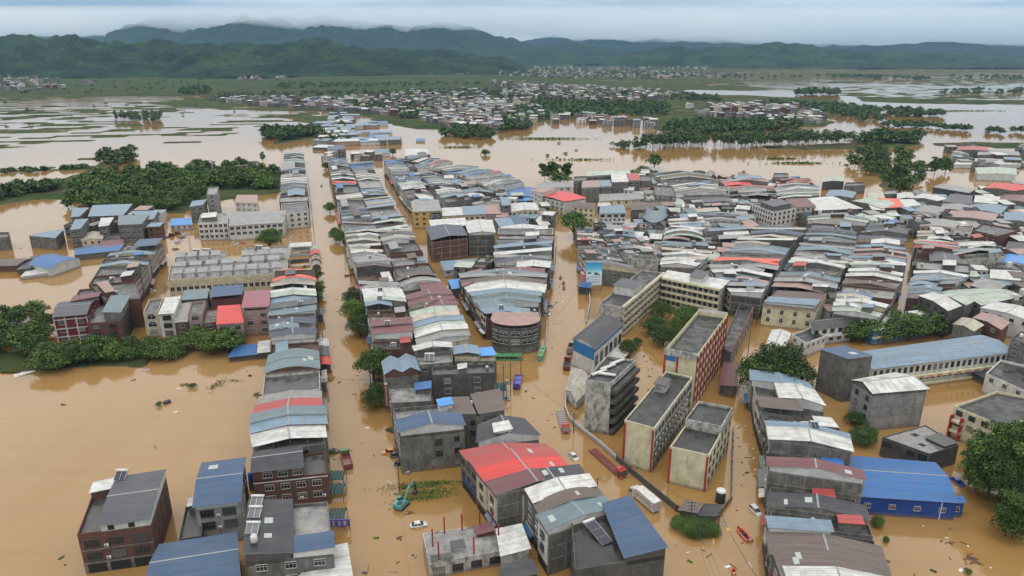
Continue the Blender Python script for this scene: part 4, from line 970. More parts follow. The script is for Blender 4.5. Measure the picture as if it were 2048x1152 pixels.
sb('whitewashed narrow house with a white sloping roof facing the hedge', 11, ((317,628),(348,626),(362,596),(332,600)), 'w', '/', wall='W', axis='v', n=(1, 3, 'g', 3.0, 1.8), rise=.8)
sb('low brick house with a grey roof between two taller ones', 8.6, ((349,645),(375,643),(381,609),(356,613)), 'g', '/', wall='K', axis='v', rise=.8, n=(1, 2, 's', 2.0))
sb('narrow pink tiled house with a dark open roof', 11, ((375,629),(403,627),(411,601),(383,604)), 'k', '_', wall='P', n=(1, 3, 's', 2.6, 1.7))
sb('dark brick house tucked beside the bright red roof', 8.6, ((404,647),(432,644),(439,613),(411,617)), 'c', '_', wall='K', n=(1, 2, 's', 2.2))
sb('pale pink house with a bright red sloping roof', 9.3, ((433,648),(487,645),(481,616),(437,619)), 'R', '/', 'v', 'P', n=(2, 2, 's', 2.6, 1.7), rise=1.3)
B = sb('tall pink house with a mauve roof beside the bright red roof', 12.6, ((483,615),(538,612),(541,586),(491,589)), 'v', '/', 'v', 'P', n=(2, 3, 's', 2.2, 1.7), rise=1.2, ztop=9.9); B.band('n', 11.2, .7, .04, M_DARK, .1, .9, 'opening')
sb('blue sheet roofs behind the pink houses', 10, ((420,594),(484,588),(486,573),(427,577)), 'e', '/', 'v', 'K', rise=.8, open_top=1.6)
sb('grey-blue roof behind the pink tiled house', 10, ((362,600),(414,596),(418,580),(370,584)), 't', '/', 'v', 'C', rise=.6, n=(2, 1, 's'))
def dormers(B, n, v0, v1, hh=2.6, roof='w'):
    for i in range(n): B.hut(.04+.93*i/n, .04+.93*i/n+.62/n, v0, v1, hh, 'g', '=', 'W')
B = sb('long cream housing block with a row of roof dormers', 9.5, ((336,560),(577,546),(574,514),(341,531)), 'w', '_', wall='Y', n=(20, 2, 'p', 1.7, 2.0), ztop=5.8, name='housing_block', cat='building', r=(3, 2, 'p')); B.band('n', 6.6, 2.2, .06, 'Y', name='parapet_band'); dormers(B, 9, .15, .45); dormers(B, 7, .65, .95)
B = sb('grey housing block with solar panels behind the cream block', 9.5, ((348,526),(451,519),(451,502),(352,506)), 'w', '_', wall='X', name='housing_block', cat='building', n=(9, 2, 'p')); dormers(B, 4, .2, .7); B.solar(.4, .85, sc=1.8); B.solar(.6, .85, sc=1.8)
B = sb('grey housing block with solar panels beside the plaza', 9.5, ((482,522),(579,516),(577,491),(484,496)), 'w', '_', wall='X', name='housing_block', cat='building', n=(8, 2, 'p'), r=(3, 2, 's')); dormers(B, 3, .15, .5); B.solar(.35, .8, sc=1.8); B.solar(.5, .55, sc=1.8)
B = sb('white office block with a grid of square windows by the flooded car park', 11, ((396,447),(455,445),(456,426),(401,429)), 'w', '_', wall='W', n=(6, 3, 'd', 1.8, 1.7), name='office_block', cat='building', r=(2, 3, 's')); B.hut(.1, .6, .3, .8, 2.4, 'w')
B = sb('long white hall with a dark sign band beside the car park', 9.5, ((457,452),(566,445),(574,424),(462,428)), 'g', '/', 'v', 'W', n=(9, 2, 'd', 2.2, 1.6), rise=1.0, name='hall', cat='building', r=(4, 2, 'd'))
sb('white three-storey corner building on the main street', 11, ((562,428),(617,422),(613,403),(563,407)), 'k', '_', wall='W', n=(4, 3, 's', 1.8), r=(3, 3, 's'), name='corner_building', cat='building')
sb('slender grey tower house in front of the grove', 16, ((413,389),(433,388),(437,373),(416,374)), 'w', '_', wall='G', n=(1, 4, 's'))
sb('concrete house with a blue roof beside the slender tower house', 11, ((380,414),(405,412),(413,401),(386,402)), 'b', '/', wall='C', n=(2, 3, 's'))
sb('house with a salmon roof in front of the grove', 8, ((470,405),(515,407),(515,392),(474,392)), 'p', '/', 'v', 'W', n=(4, 2, 's'), rise=.7)
sb('dark walled house at the edge of the grove', 9, ((470,333),(519,331),(516,322),(474,324)), 'k', '_', wall='D')
sb('small white house in the grove', 8, ((405,325),(425,325),(424,320),(407,320)), 'w', '_', wall='W', n=(2, 1, 's'))
# cluster at the left edge
sb('brick barn under a wide pale blue roof at the left', 11, ((176,433),(247,430),(265,411),(186,414)), 'b', '/', 'v', 'K', rise=1.0, n=(4, 2, 'd', 2.2))
sb('narrow house with a blue roof left of the brick barn', 11, ((142,434),(159,433),(178,418),(146,419)), 'b', '/', 'v', 'C', rise=.8)
sb('tall concrete house with a blue roof in front of the brick barn', 11, ((140,460),(161,457),(177,440),(151,442)), 'b', '/', 'v', 'C', rise=.8, n=(2, 3, 's', 1.2), r=(3, 3, 's', 1.2))
sb('concrete house with a teal roof and barred windows right of the barn', 11.5, ((236,450),(283,448),(298,432),(238,434)), 't', '/', 'v', 'C', rise=.8, n=(4, 3, 'd', 1.2), r=(3, 3, 'd', 1.2))
sb('concrete house with a pale blue roof against the grove', 11, ((284,440),(307,438),(316,424),(262,425)), 'b', '/', 'v', 'C', rise=.8, r=(2, 3, 's'))
sb('small concrete house with a white roof below the brick barn', 10, ((197,453),(217,451),(228,437),(203,438)), 'w', '/', 'v', 'C', rise=.6, n=(1, 2, 's'), r=(2, 2, 's'))
sb('low cream house in front of the concrete houses', 4.5, ((163,481),(204,478),(206,464),(166,466)), 'y', '^', wall='Y', n=(3, 1, 's', 1.2), rise=.8)
sb('low concrete house left of the blue sheds', 4.5, ((205,480),(240,477),(244,466),(208,467)), 'k', '_', wall='C', n=(3, 1, 's', 1.2))
sb('isolated concrete house with a pale blue roof in the water', 7, ((58,472),(110,478),(127,461),(76,466)), 'b', '/', wall='C', n=(3, 2, 'd', 1.1), rise=.6)
B = sb('blue barrel-roofed shed sinking in the water at the left', 4.5, ((58,528),(99,538),(159,518),(104,508)), 'B', '~', 'v', 'S', rise=1.6, name='shed', cat='shed')
sb('low white-roofed lean-to at the edge of the blue shed', 1.8, ((42,553),(96,546),(102,537),(60,536)), 'w', '/', 'v', 'S', rise=.5, name='shed', cat='shed')
sb('rusty low sheds at the left edge of the picture', 3.5, ((-30,533),(34,531),(64,517),(-30,519)), 'c', '^', 'v', 'K', name='shed', cat='shed', rise=.8)
sb('grey tin shed between the rusty sheds and the blue one', 3.0, ((34,540),(62,538),(104,510),(66,512)), 'z', '/', wall='D', name='shed', cat='shed', rise=.6)
sb('concrete house cut by the left edge of the picture', 8, ((-30,476),(16,474),(18,464),(-28,465)), 'k', '_', wall='C')
sb('low blue roofs behind the barrel-roofed shed', 3.5, ((149,510),(246,500),(249,484),(152,497)), 'B', '^', 'v', 'C', name='shed', cat='shed', rise=.7)
sb('low maroon roof behind the long terrace', 4.2, ((200,494),(246,489),(248,480),(203,484)), 'm', '/', 'v', 'C', name='shed', cat='shed', rise=.5)
sb('small white pavilion with a bright blue roof by the red trucks', 3.6, ((340,451),(385,449),(380,436),(345,437)), 'a', '^', 'v', 'W', n=(4, 1, 's', 1.0), rise=1.4, name='pavilion', cat='pavilion')
# --- market block in the middle
B = sb('yellow corner house with a white roof on the inner lane', 11.5, ((826,424),(884,421),(876,402),(822,404)), 'g', '/', 'v', 'O', rise=.5, n=(4, 3, 's', 1.7)); B.band('n', -1.3, 11.8, .05, 'C', .56, .995, 'grey_facade'); B.windows('n', 2, 3, 10.5, 1.7, 1.5, a0=.58, a1=.98, out=.1); B.windows('l', 4, 3, 10.5)
for lab, q, rf, wl in (('cream shop terrace with a white roof beside the yellow corner house', ((885,432),(926,430),(922,417),(884,419)), 'w', 'Y'), ('shop terrace with a steel-blue roof in the market front', ((927,430),(972,428),(966,414),(922,416)), 'b', 'Y'), ('pink shop terrace with a mauve roof in the market front', ((973,428),(1003,427),(996,412),(967,414)), 'p', 'P')):
    sb(lab, 9, q, rf, '/', 'v', wl, n=(4, 2, 's', 1.7), rise=.9, ztop=7.4)
sb('narrow grey tower with a light blue top in the market front', 13, ((1004,411),(1022,410),(1018,399),(1000,400)), 'b', '/', 'v', 'C', n=(1, 3, 's', 2.0))
sb('cream house with a rounded white roof at the market corner', 9, ((1023,424),(1077,420),(1071,406),(1021,408)), 'w', '^', wall='Y', n=(5, 2, 's', 1.7), rise=.8)
B = sb('tall dark concrete house with a white roof beside the red brick one', 14, ((938,466),(990,465),(983,440),(930,443)), 'w', '^', wall='D', frame='n', rise=.8, open_top=1.2, panel='W')
B = sb('tall red brick house with a navy roof on the inner lane', 13, ((864,480),(935,471),(922,451),(853,454)), 'n', '^', wall='K', rise=1.2, open_top=1.4, l=(3, 3, 's'), frame='n')
sb('wide lilac-white roof behind the red brick house', 11.5, ((862,455),(936,451),(930,438),(858,443)), 'w', '/', 'v', 'C', rise=.7, sky=2)
sb('low steel-blue roof behind the navy terrace', 8, ((1000,455),(1030,453),(1020,437),(989,439)), 'b', '/', 'v', 'C', rise=.6)
sb('steel-blue shed roof by the market yard', 8, ((1024,450),(1058,449),(1047,433),(1013,435)), 'e', '/', 'v', 'C', rise=.6)
sb('small white canopy by the market yard', 5, ((1078,450),(1101,449),(1088,434),(1066,434)), 'w', '/', 'v', 'C', rise=.5)
sb('white gabled roofs behind the navy roof by the big round tree', 9, ((1000,462),(1090,460),(1085,452),(1004,454)), 'w', '^', wall='W', n=(4, 1, 's'))
B = sb('low long shed with a steel-blue roof below the tall brick house', 4, ((888,541),(991,531),(990,519),(881,526)), 'b', '/', 'v', 'S', name='shed', cat='shed', rise=.8, n=(6, 1, 's', 1.4, 1.0)); 
sb('small azure-roofed house standing in the lane', 5, ((904,578),(931,574),(925,559),(897,563)), 'a', '/', 'v', 'C', rise=.5)
sb('house with a flat mauve roof behind the azure roof', 11, ((926,572),(964,562),(962,541),(926,546)), 'v', '/', wall='C', rise=.9)
sb('bright blue market roof', 6, ((1008,391),(1063,393),(1063,374),(1030,375)), 'B', '^', 'v', 'K', rise=1.0, name='market_hall', cat='building')
sb('light blue market roof in front of the bright blue one', 5, ((1034,402),(1070,400),(1063,391),(1036,392)), 'a', '/', 'v', 'C', rise=.5, name='market_hall', cat='building')
sb('pale roofed terrace behind the scarlet school roof', 9, ((1064,377),(1143,374),(1140,364),(1090,365)), 'g', '^', 'v', 'W', rise=1.0, n=(6, 1, 's'))
B = sb('white three-storey building under a wide scarlet roof', 11, ((1084,392),(1128,403),(1172,396),(1124,382)), 'R', '^', wall='W', n=(5, 3, 's', 2.6, 1.8), rise=.7, over=(.8, .6), name='market_building', cat='building', open_top=.8); B.band('n', 2.4, 1.4, .12, 'O', name='sign_band')
sb('white house with a lilac roof joined to the scarlet roof', 12, ((1061,380),(1083,391),(1112,382),(1088,375)), 'p', '/', wall='W', n=(3, 3, 's', 2.0))
sb('cream three-storey house with a brown roof by the big round tree', 10, ((1146,413),(1188,417),(1190,407),(1158,404)), 'c', '^', 'v', 'L', n=(4, 3, 's', 1.8), rise=1.0, l=(2, 2, 's'))
B = sb('white hotel with a row of balconies by the big round tree', 11, ((1199,427),(1252,426),(1247,412),(1200,415)), 'b', '/', 'v', 'W', n=(4, 1, 'd', 2.8, 1.7), rise=.8, name='hotel', cat='building', r=(2, 2, 's'))
for z in (1.6, 4.6): B.band('n', z, .9, 1.3, 'W', 0, 1, 'balcony')
B.windows('n', 6, 1, 7.4, 1.4, 1.6); B.windows('n', 6, 1, 4.3, 1.4, 1.6)
sb('grey warehouse roof behind the hotel', 7, ((1200,402),(1290,398),(1282,388),(1198,391)), 'g', '/', 'v', 'L', rise=.9, n=(6, 1, 's'))
sb('white tent roof beside the hotel', 5, ((1196,413),(1215,416),(1224,404),(1200,400)), 'w', '~', wall='B', rise=.8)
sb('patchwork tin roof right of the hotel', 8, ((1262,420),(1330,418),(1320,402),(1264,404)), 'c', '^', 'v', 'C', rise=1.0)
sb('pale tin roofs behind the patchwork roof', 8, ((1300,404),(1372,412),(1360,396),(1300,392)), 's', '^', 'v', 'C', rise=1.0)
for k, (lab, q, rf, h, nn) in enumerate((
  ('grey apartment house with a salmon roof', ((1163,375),(1201,374),(1198,363),(1165,364)), 'p', 12, 3), ('grey apartment house with a pale blue roof', ((1202,373),(1224,372),(1220,362),(1199,363)), 'b', 12, 2),
  ('grey apartment house with a white and pink roof', ((1224,364),(1257,363),(1252,350),(1222,351)), 'w', 14, 3), ('grey apartment house with a red roof', ((1258,361),(1281,360),(1276,348),(1254,349)), 'r', 14, 2),
  ('long grey apartment house with a pale roof by the water', ((1173,352),(1262,347),(1258,342),(1176,345)), 's', 14, 7), ('concrete apartment house at the corner of the grey cluster', ((1147,362),(1173,360),(1172,352),(1148,353)), 'k', 13, 2), ('dark concrete block right of the red apartment roof', ((1282,362),(1304,361),(1300,350),(1279,350)), 'k', 13, 2))):
    sb(lab, h, q, rf, '/' if rf != 'k' else '_', 'v', 'C', n=(nn, 4, 'd', 1.7), name='apartment_house', cat='house', **({'rise': .8, 'open_top': 1.0, 'panel': 'S'} if rf != 'k' else {}))
sb('mouldy concrete block with empty window holes left of the grey roofs', 13, ((1310,390),(1352,392),(1345,372),(1308,370)), 'k', '_', wall='C', n=(4, 4, 'd'), l=(3, 4, 'd'), name='apartment_house')
# swooping hall
def swooping_hall():
    q = Q(10, (1286,444),(1334,441),(1334,420),(1290,420))
    B = Bld('swooping_hall', q, 'hall with a grey-green swooping roof and black horned gables', 'hall')
    m = MB(); n = 12
    for t0 in range(1):
        top = [[B.p3(u/n, v, 9.5+3.6*(abs(2*u/n-1)**2.2)) for u in range(n+1)] for v in (-.03, 1.03)]
        bot = [[(x, y, z-.35) for x, y, z in r] for r in top]
    for i in range(n):
        m.face([top[0][i], top[0][i+1], top[1][i+1], top[1][i]]); m.face([bot[0][i+1], bot[0][i], bot[1][i], bot[1][i+1]])
        m.face([bot[0][i], bot[0][i+1], top[0][i+1], top[0][i]]); m.face([bot[1][i+1], bot[1][i], top[1][i], top[1][i+1]])
    m.face([bot[1][0], bot[0][0], top[0][0], top[1][0]]); m.face([bot[0][-1], bot[1][-1], top[1][-1], top[0][-1]]); B.part(m, 'roof', ROOF['t'])
    m = MB(); m.hexa([B.p3(u, v, -1.3) for u, v in ((.03,.04),(.97,.04),(.97,.96),(.03,.96))], [B.p3(u, v, 9.4) for u, v in ((.03,.04),(.97,.04),(.97,.96),(.03,.96))]); B.part(m, 'wall', WALL['W'])
    for u in (.03, .97):
        m = MB(); m.hexa([B.p3(u-.03, 0, 9.3), B.p3(u+.03, 0, 9.3), B.p3(u+.03, 1, 9.3), B.p3(u-.03, 1, 9.3)], [B.p3(u-.02, .3, 13.2), B.p3(u+.02, .3, 13.2), B.p3(u+.02, .7, 13.2), B.p3(u-.02, .7, 13.2)]); B.part(m, 'horned_gable', M_DARK)
    B.windows('n', 3, 2, 7.0)
swooping_hall()
# curved corner house
def curved_house():
    L_, R_ = P(984, 640, 12), P(1078, 640, 12); c = (L_+R_)/2; w = (R_-L_).length/2
    rt = empty('curved_house', (c.x, c.y, 0), 0, 'curved grey corner house with arched windows and a salmon roof', 'house')
    n = 12; arc = [(-w*math.cos(math.pi*k/n), -w*.62*math.sin(math.pi*k/n)) for k in range(n+1)]
    body = arc + [(w, 7.0), (-w, 7.0)]; m = MB(); m.prism(body, -1.4, 10.6); m.build('wall', WALL['C'], rt)
    for z in (3.2, 6.6, 10.0): m = MB(); m.prism([(x*1.02, y*1.03-.05) for x, y in arc]+[(w*1.02, 0.4), (-w*1.02, 0.4)], z, z+.35); m.build('ledge', WALL['D'], rt)
    m = MB(); top = [(x*1.06, y*1.08) for x, y in arc]+[(w*.98, 6.5), (-w*.98, 6.5)]
    m.loft([[(x, y, 12.3+.06*y) for x, y in top], [(x, y, 12.45+.06*y) for x, y in top]]); m.build('roof', ROOF['p'], rt)
    m = MB(); m.prism([(x*.9, y*.9) for x, y in arc]+[(w*.9, 2), (-w*.9, 2)], 10.6, 11.75); m.build('roof_storey', M_DARK, rt)
    for z in (4.2, 7.4):
        for k in (2, 4, 6, 8, 10):
            a = math.pi*k/n; p = (-w*math.cos(a)*1.005, -w*.62*math.sin(a)*1.01); nx = Vector((-math.cos(a)/w, -math.sin(a)/(w*.62))).normalized()
            fm, pm = win_mesh(3.0, 2.0, 'a'); o = put('window', fm, rt, (p[0], p[1], z), math.atan2(nx.x, -nx.y)); put('pane', pm, o)
curved_house()
# --- schoolyard in the middle
B = sb('long mouldy teaching block with open galleries on the schoolyard', 13, ((1199,606),(1243,614),(1326,545),(1284,539)), 't', '_', wall='X', name='teaching_block', cat='building')
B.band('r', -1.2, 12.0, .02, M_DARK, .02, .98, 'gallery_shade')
for z in (.3, 3.4, 6.5, 9.6, 12.2): B.band('r', z, 1.1, 1.3, 'Y', .0, 1., 'gallery_front')
B.block(16, 'd', '=', 'W', u0=.0, u1=.92, v0=.30, v1=.5, z0=12); B.cols('r', 14, -1.3, 12.6, .35, 1.2, 'X')
B = sb('teaching block with a white roof and four yellow gallery bands', 13, ((1325,554),(1440,578),(1458,561),(1337,541)), 'w', '=', wall='X', name='teaching_block', cat='building', n=(11, 4, 'd', 1.4, 1.7, 3.1), ztop=11.9, r=(1, 1, 's')); B.hut(.47, .68, .1, .9, 2.6, 'd', '=', 'W')
for z in (-.2, 3.0, 6.1, 9.2, 12.2): B.band('n', z, .9, 1.2, 'L', 0, 1, 'gallery_front')
B = sb('auditorium with a black barrel roof and azure fascia', 11, ((1147,678),(1189,698),(1245,648),(1203,633)), 'z', '~', wall='W', rise=1.6, name='auditorium', cat='building', r=(6, 1, 'd', 2.6, 3.6), ztop=7.6, over=(.6, .4)); B.band('n', 6.6, 4.4, .1, 'A', name='fascia'); B.band('l', 6.6, 4.2, .1, 'A', name='fascia'); B.awning('r', .1, .9, 3.4, 5.5, 'w', 1.0); B.band('r', 9.6, 1.3, .1, 'A', name='fascia')
B = sb('tall school block striped with red pillars and a sunken roof', 19.5, ((1329,700),(1394,712),(1455,629),(1396,621)), 't', '_', wall='L', name='school_block', cat='building', parapet=1.6); B.cols('r', 11, -1.3, 19.4, .42, .3, 'R', name='red_pillar'); B.windows('r', 10, 5, 18, 1.5, 1.5, style='d', fl=3.4); B.cols('n', 2, -1.3, 19.0, .6, .2, 'R', a0=.02, a1=.42, name='red_pillar'); B.band('n', 16.2, 3.0, .1, 'A', .0, .36, 'azure_panel'); B.band('n', 18.0, 2.3, .25, 'X', 0, 1, 'parapet_front'); B.band('f', 16.6, 3.6, .3, 'W', .0, 1., 'rear_parapet', force=True)
B = sb('yellow dormitory with red corner strips and a black tar roof', 14, ((1249,840),(1309,856),(1385,754),(1332,742)), 't', '_', wall='L', name='dormitory', cat='building', parapet=.5); B.cols('n', 2, -1.3, 13.2, .55, .15, 'R', name='red_pillar'); B.band('r', -1.3, 14.6, .06, 'X', .02, 1, 'mouldy_face'); B.windows('r', 12, 4, 12.6, 1.5, 1.6, style='d', out=.1); B.hut(.12, .5, .6, .74, 2.6, 'k', '=', 'X')
for i in range(11):
    for zz in (4.6, 8.0): B.ac('r', .06+.08*i, zz)
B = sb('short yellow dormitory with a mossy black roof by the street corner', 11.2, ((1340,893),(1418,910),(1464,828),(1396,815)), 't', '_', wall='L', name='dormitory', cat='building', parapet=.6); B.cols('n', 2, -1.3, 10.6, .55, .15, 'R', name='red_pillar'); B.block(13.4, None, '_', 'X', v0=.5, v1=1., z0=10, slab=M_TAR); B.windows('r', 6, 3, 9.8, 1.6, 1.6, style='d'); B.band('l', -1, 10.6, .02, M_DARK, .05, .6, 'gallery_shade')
for z in (1.6, 5.0, 8.4): B.band('l', z, 1.1, 1.2, 'L', 0, .65, 'gallery_front')
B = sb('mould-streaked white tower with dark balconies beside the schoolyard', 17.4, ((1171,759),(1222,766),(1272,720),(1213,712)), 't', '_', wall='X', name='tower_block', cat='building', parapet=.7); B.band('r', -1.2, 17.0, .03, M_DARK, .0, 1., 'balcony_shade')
for z in (.6, 3.9, 7.2, 10.5, 13.8): B.band('r', z, 1.2, 1.6, 'D', .0, 1., 'balcony')
p = B.prof; m = MB(); _cyl(m, (0, 0, .45), (1, 0, 0), .5, 6.0, 10); rm = m.mesh('rolled_sheet', M_WHITE, True)
for u, v, a in ((.22, .35, .95), (.34, .6, .95), (.48, .85, .95), (.5, .32, .0)): q = B.pt(u, v); put('rolled_sheet', rm, B.root, (q.x, q.y, 16.75), a)
sb('gatehouse with a brown hipped roof beside the curved school wall', 3.6, ((1131,779),(1153,800),(1185,764),(1146,737)), 'y', '^', wall='W', n=(2, 1, 's', 1.2), rise=1.6, over=(.8, .8), name='gatehouse', cat='house')
B = sb('long low block with a dark slab roof and red rail beside the red pillars', 7, ((1441,694),(1462,704),(1508,613),(1481,605)), 't', '_', wall='C', name='low_block', cat='building', r=(8, 2, 's')); B.band('r', 6.4, .35, .2, 'R', name='red_rail')
sb('dark red canopy between the red pillars and the big street tree', 4, ((1441,770),(1469,775),(1479,729),(1450,724)), 'm', '/', wall='D', rise=.6, name='canopy', cat='canopy')
# --- right of the diagonal street
B = sb('cream hotel with two rows of arched windows', 9.6, ((1526,609),(1632,620),(1653,590),(1554,585)), 'c', '/', 'v', 'L', n=(4, 2, 'a', 1.4, 2.0, 3.6), rise=.8, ztop=8.0, name='hotel', cat='building'); B.band('n', 9.0, .5, .5, 'P', name='cornice'); B.hut(.02, .97, .03, .42, .9, 'b', '/', 'S'); B.windows('r', 2, 2, 8.0, 1.3, 1.8, style='a')
sb('low white gabled shed in the flooded yard', 4, ((1531,695),(1567,697),(1580,666),(1546,660)), 'w', '^', wall='W', rise=1.0, name='shed', cat='shed')
B = sb('white house with a charcoal hipped roof in the kindergarten yard', 7.4, ((1626,658),(1705,648),(1691,634),(1620,641)), 'z', '^', 'v', 'W', n=(5, 2, 'd', 1.8, 1.6), rise=1.3, over=(.7, .7)); B.band('n', 3.4, .8, 1.0, 'W', name='balcony')
sb('white annex with a black slab in the kindergarten yard', 6, ((1584,668),(1613,686),(1652,671),(1623,655)), 't', '_', wall='W', n=(2, 1, 's'), r=(4, 2, 's'))
B = sb('low school wing with blue walls and a white roof', 6.5, ((1747,661),(1872,640),(1839,624),(1713,640)), 'w', '/', 'v', 'A', n=(9, 2, 's', 1.6), rise=.7, name='school_wing', cat='building'); B.band('n', 2.9, .7, .6, 'L', name='gallery_front')
B = sb('windowless grey tower block with a blue cap beside the kindergarten', 15, ((1642,699),(1694,722),(1744,716),(1691,692)), 'e', '/', wall='C', rise=.8, name='tower_block', cat='building'); B.skylight(.65, .6, 2.4, 2.4)
B = sb('tall grey house with a pinkish white roof and column grid', 13, ((1707,760),(1748,786),(1854,777),(1789,746)), 'w', '^', 'u', 'G', n=(2, 4, 'd', 1.3, 1.6, 3.1), rise=1.6, open_top=1.2, panel='C', over=(.4, .7)); B.frame('r', 11.6, ncol=6); B.skylight(.3, .5); B.skylight(.7, .3); B.skylight(.3, .15)
B = sb('roofless grey ruin with holes in its slabs beside the warehouse', 6.2, ((1765,874),(1860,908),(1918,890),(1851,850)), 'w', '_', wall='D', n=(4, 1, 'd', 2.2, 2.0), parapet=.25); 
for u0, v0 in ((.15, .5), (.55, .25), (.6, .7)):
    m = MB(); m.hexa([B.p3(u, v, 5.96) for u, v in ((u0, v0), (u0+.14, v0), (u0+.14, v0+.12), (u0, v0+.12))], [B.p3(u, v, 5.99) for u, v in ((u0, v0), (u0+.14, v0), (u0+.14, v0+.12), (u0, v0+.12))]); B.part(m, 'slab_hole', M_DARK)
B.hut(.5, .95, .55, .95, .8, 'k', '=', 'D')
SCHOOL = B = sb('long primary school with a pale blue roof and yellow gallery bands', 8.6, ((1746,737),(2026,703),(1963,671),(1723,704)), 'b', '^', 'v', 'W', rise=1.2, n=(24, 2, 'd', 1.2, 1.9, 3.2), ztop=7.4, over=(.6, .6), name='primary_school', cat='building')
for z in (.2, 3.3): B.band('n', z, .95, 1.3, 'L', 0, 1, 'gallery_front')
B = sb('white house with a black slab roof at the right edge', 7.5, ((1972,746),(2082,796),(2132,749),(2002,719)), 't', '_', wall='W', n=(4, 1, 's', 1.4)); 
sb('black lean-to canopy below the white house at the right edge', 3, ((1948,744),(2042,790),(2062,780),(1972,736)), 'z', '/', 'v', 'D', rise=.5, name='canopy', cat='canopy')
B = sb('cream school stair block with red posts behind the big right trees', 10, ((1909,812),(2012,856),(2124,806),(1994,782)), 't', '_', wall='L', name='school_block', cat='building', n=(4, 2, 'd', 1.8), r=(5, 2, 's')); B.cols('n', 2, -1.2, 7.4, .5, 1.2, 'R', a0=.02, a1=.22, name='red_pillar'); B.band('n', 5.4, .7, 1.2, 'L', .0, .24, 'landing'); B.band('n', 2.2, .7, 1.2, 'L', .0, .24, 'landing')
B = sb('grey tower house cut by the right edge of the picture', 14, ((2022,676),(2072,694),(2102,674),(2042,662)), 'k', '_', wall='C', n=(2, 3, 's')); B.tank(.2, .5, True)
row('along the street of the white car', 11, [(1584,1170),(1552,1078),(1538,1012),(1541,962),(1539,902),(1531,852),(1511,797),(1504,742)], [(1794,1190),(1767,1098),(1744,1036),(1724,973),(1702,908),(1692,868),(1642,808),(1614,765)],
    '1170w^-1.5C 1120c~-2.5C 1085c^-2.8C 1042b%-2C 1018k_-4C 994z^-2.6C 968k_-4.5C 941m^+1.4C 922k_-3D 884w^+1C 858b^+.5C 845k_-1C 815c%C 792w^+1C 762b^C 742', street='l', walls='C', split=False)
B = sb('long bright blue steel warehouse', 5.4, ((1713,991),(1914,1004),(1870,926),(1693,912)), 'B', '^', 'v', 'B', n=(4, 1, 's', 1.5, 1.2), rise=1.6, ztop=3.4, name='warehouse', cat='warehouse', over=(.4, .3)); B.cols('n', 1, -1, 5.3, .18, .12, M_WHITE, a0=.86, a1=.86, name='drainpipe')
sb('small blue annex of the warehouse', 4.0, ((1904,1006),(1928,1008),(1922,994),(1902,992)), 'B', '/', wall='B', n=(1, 1, 's', 1.2, 1.4), rise=.3, name='shed', cat='shed')
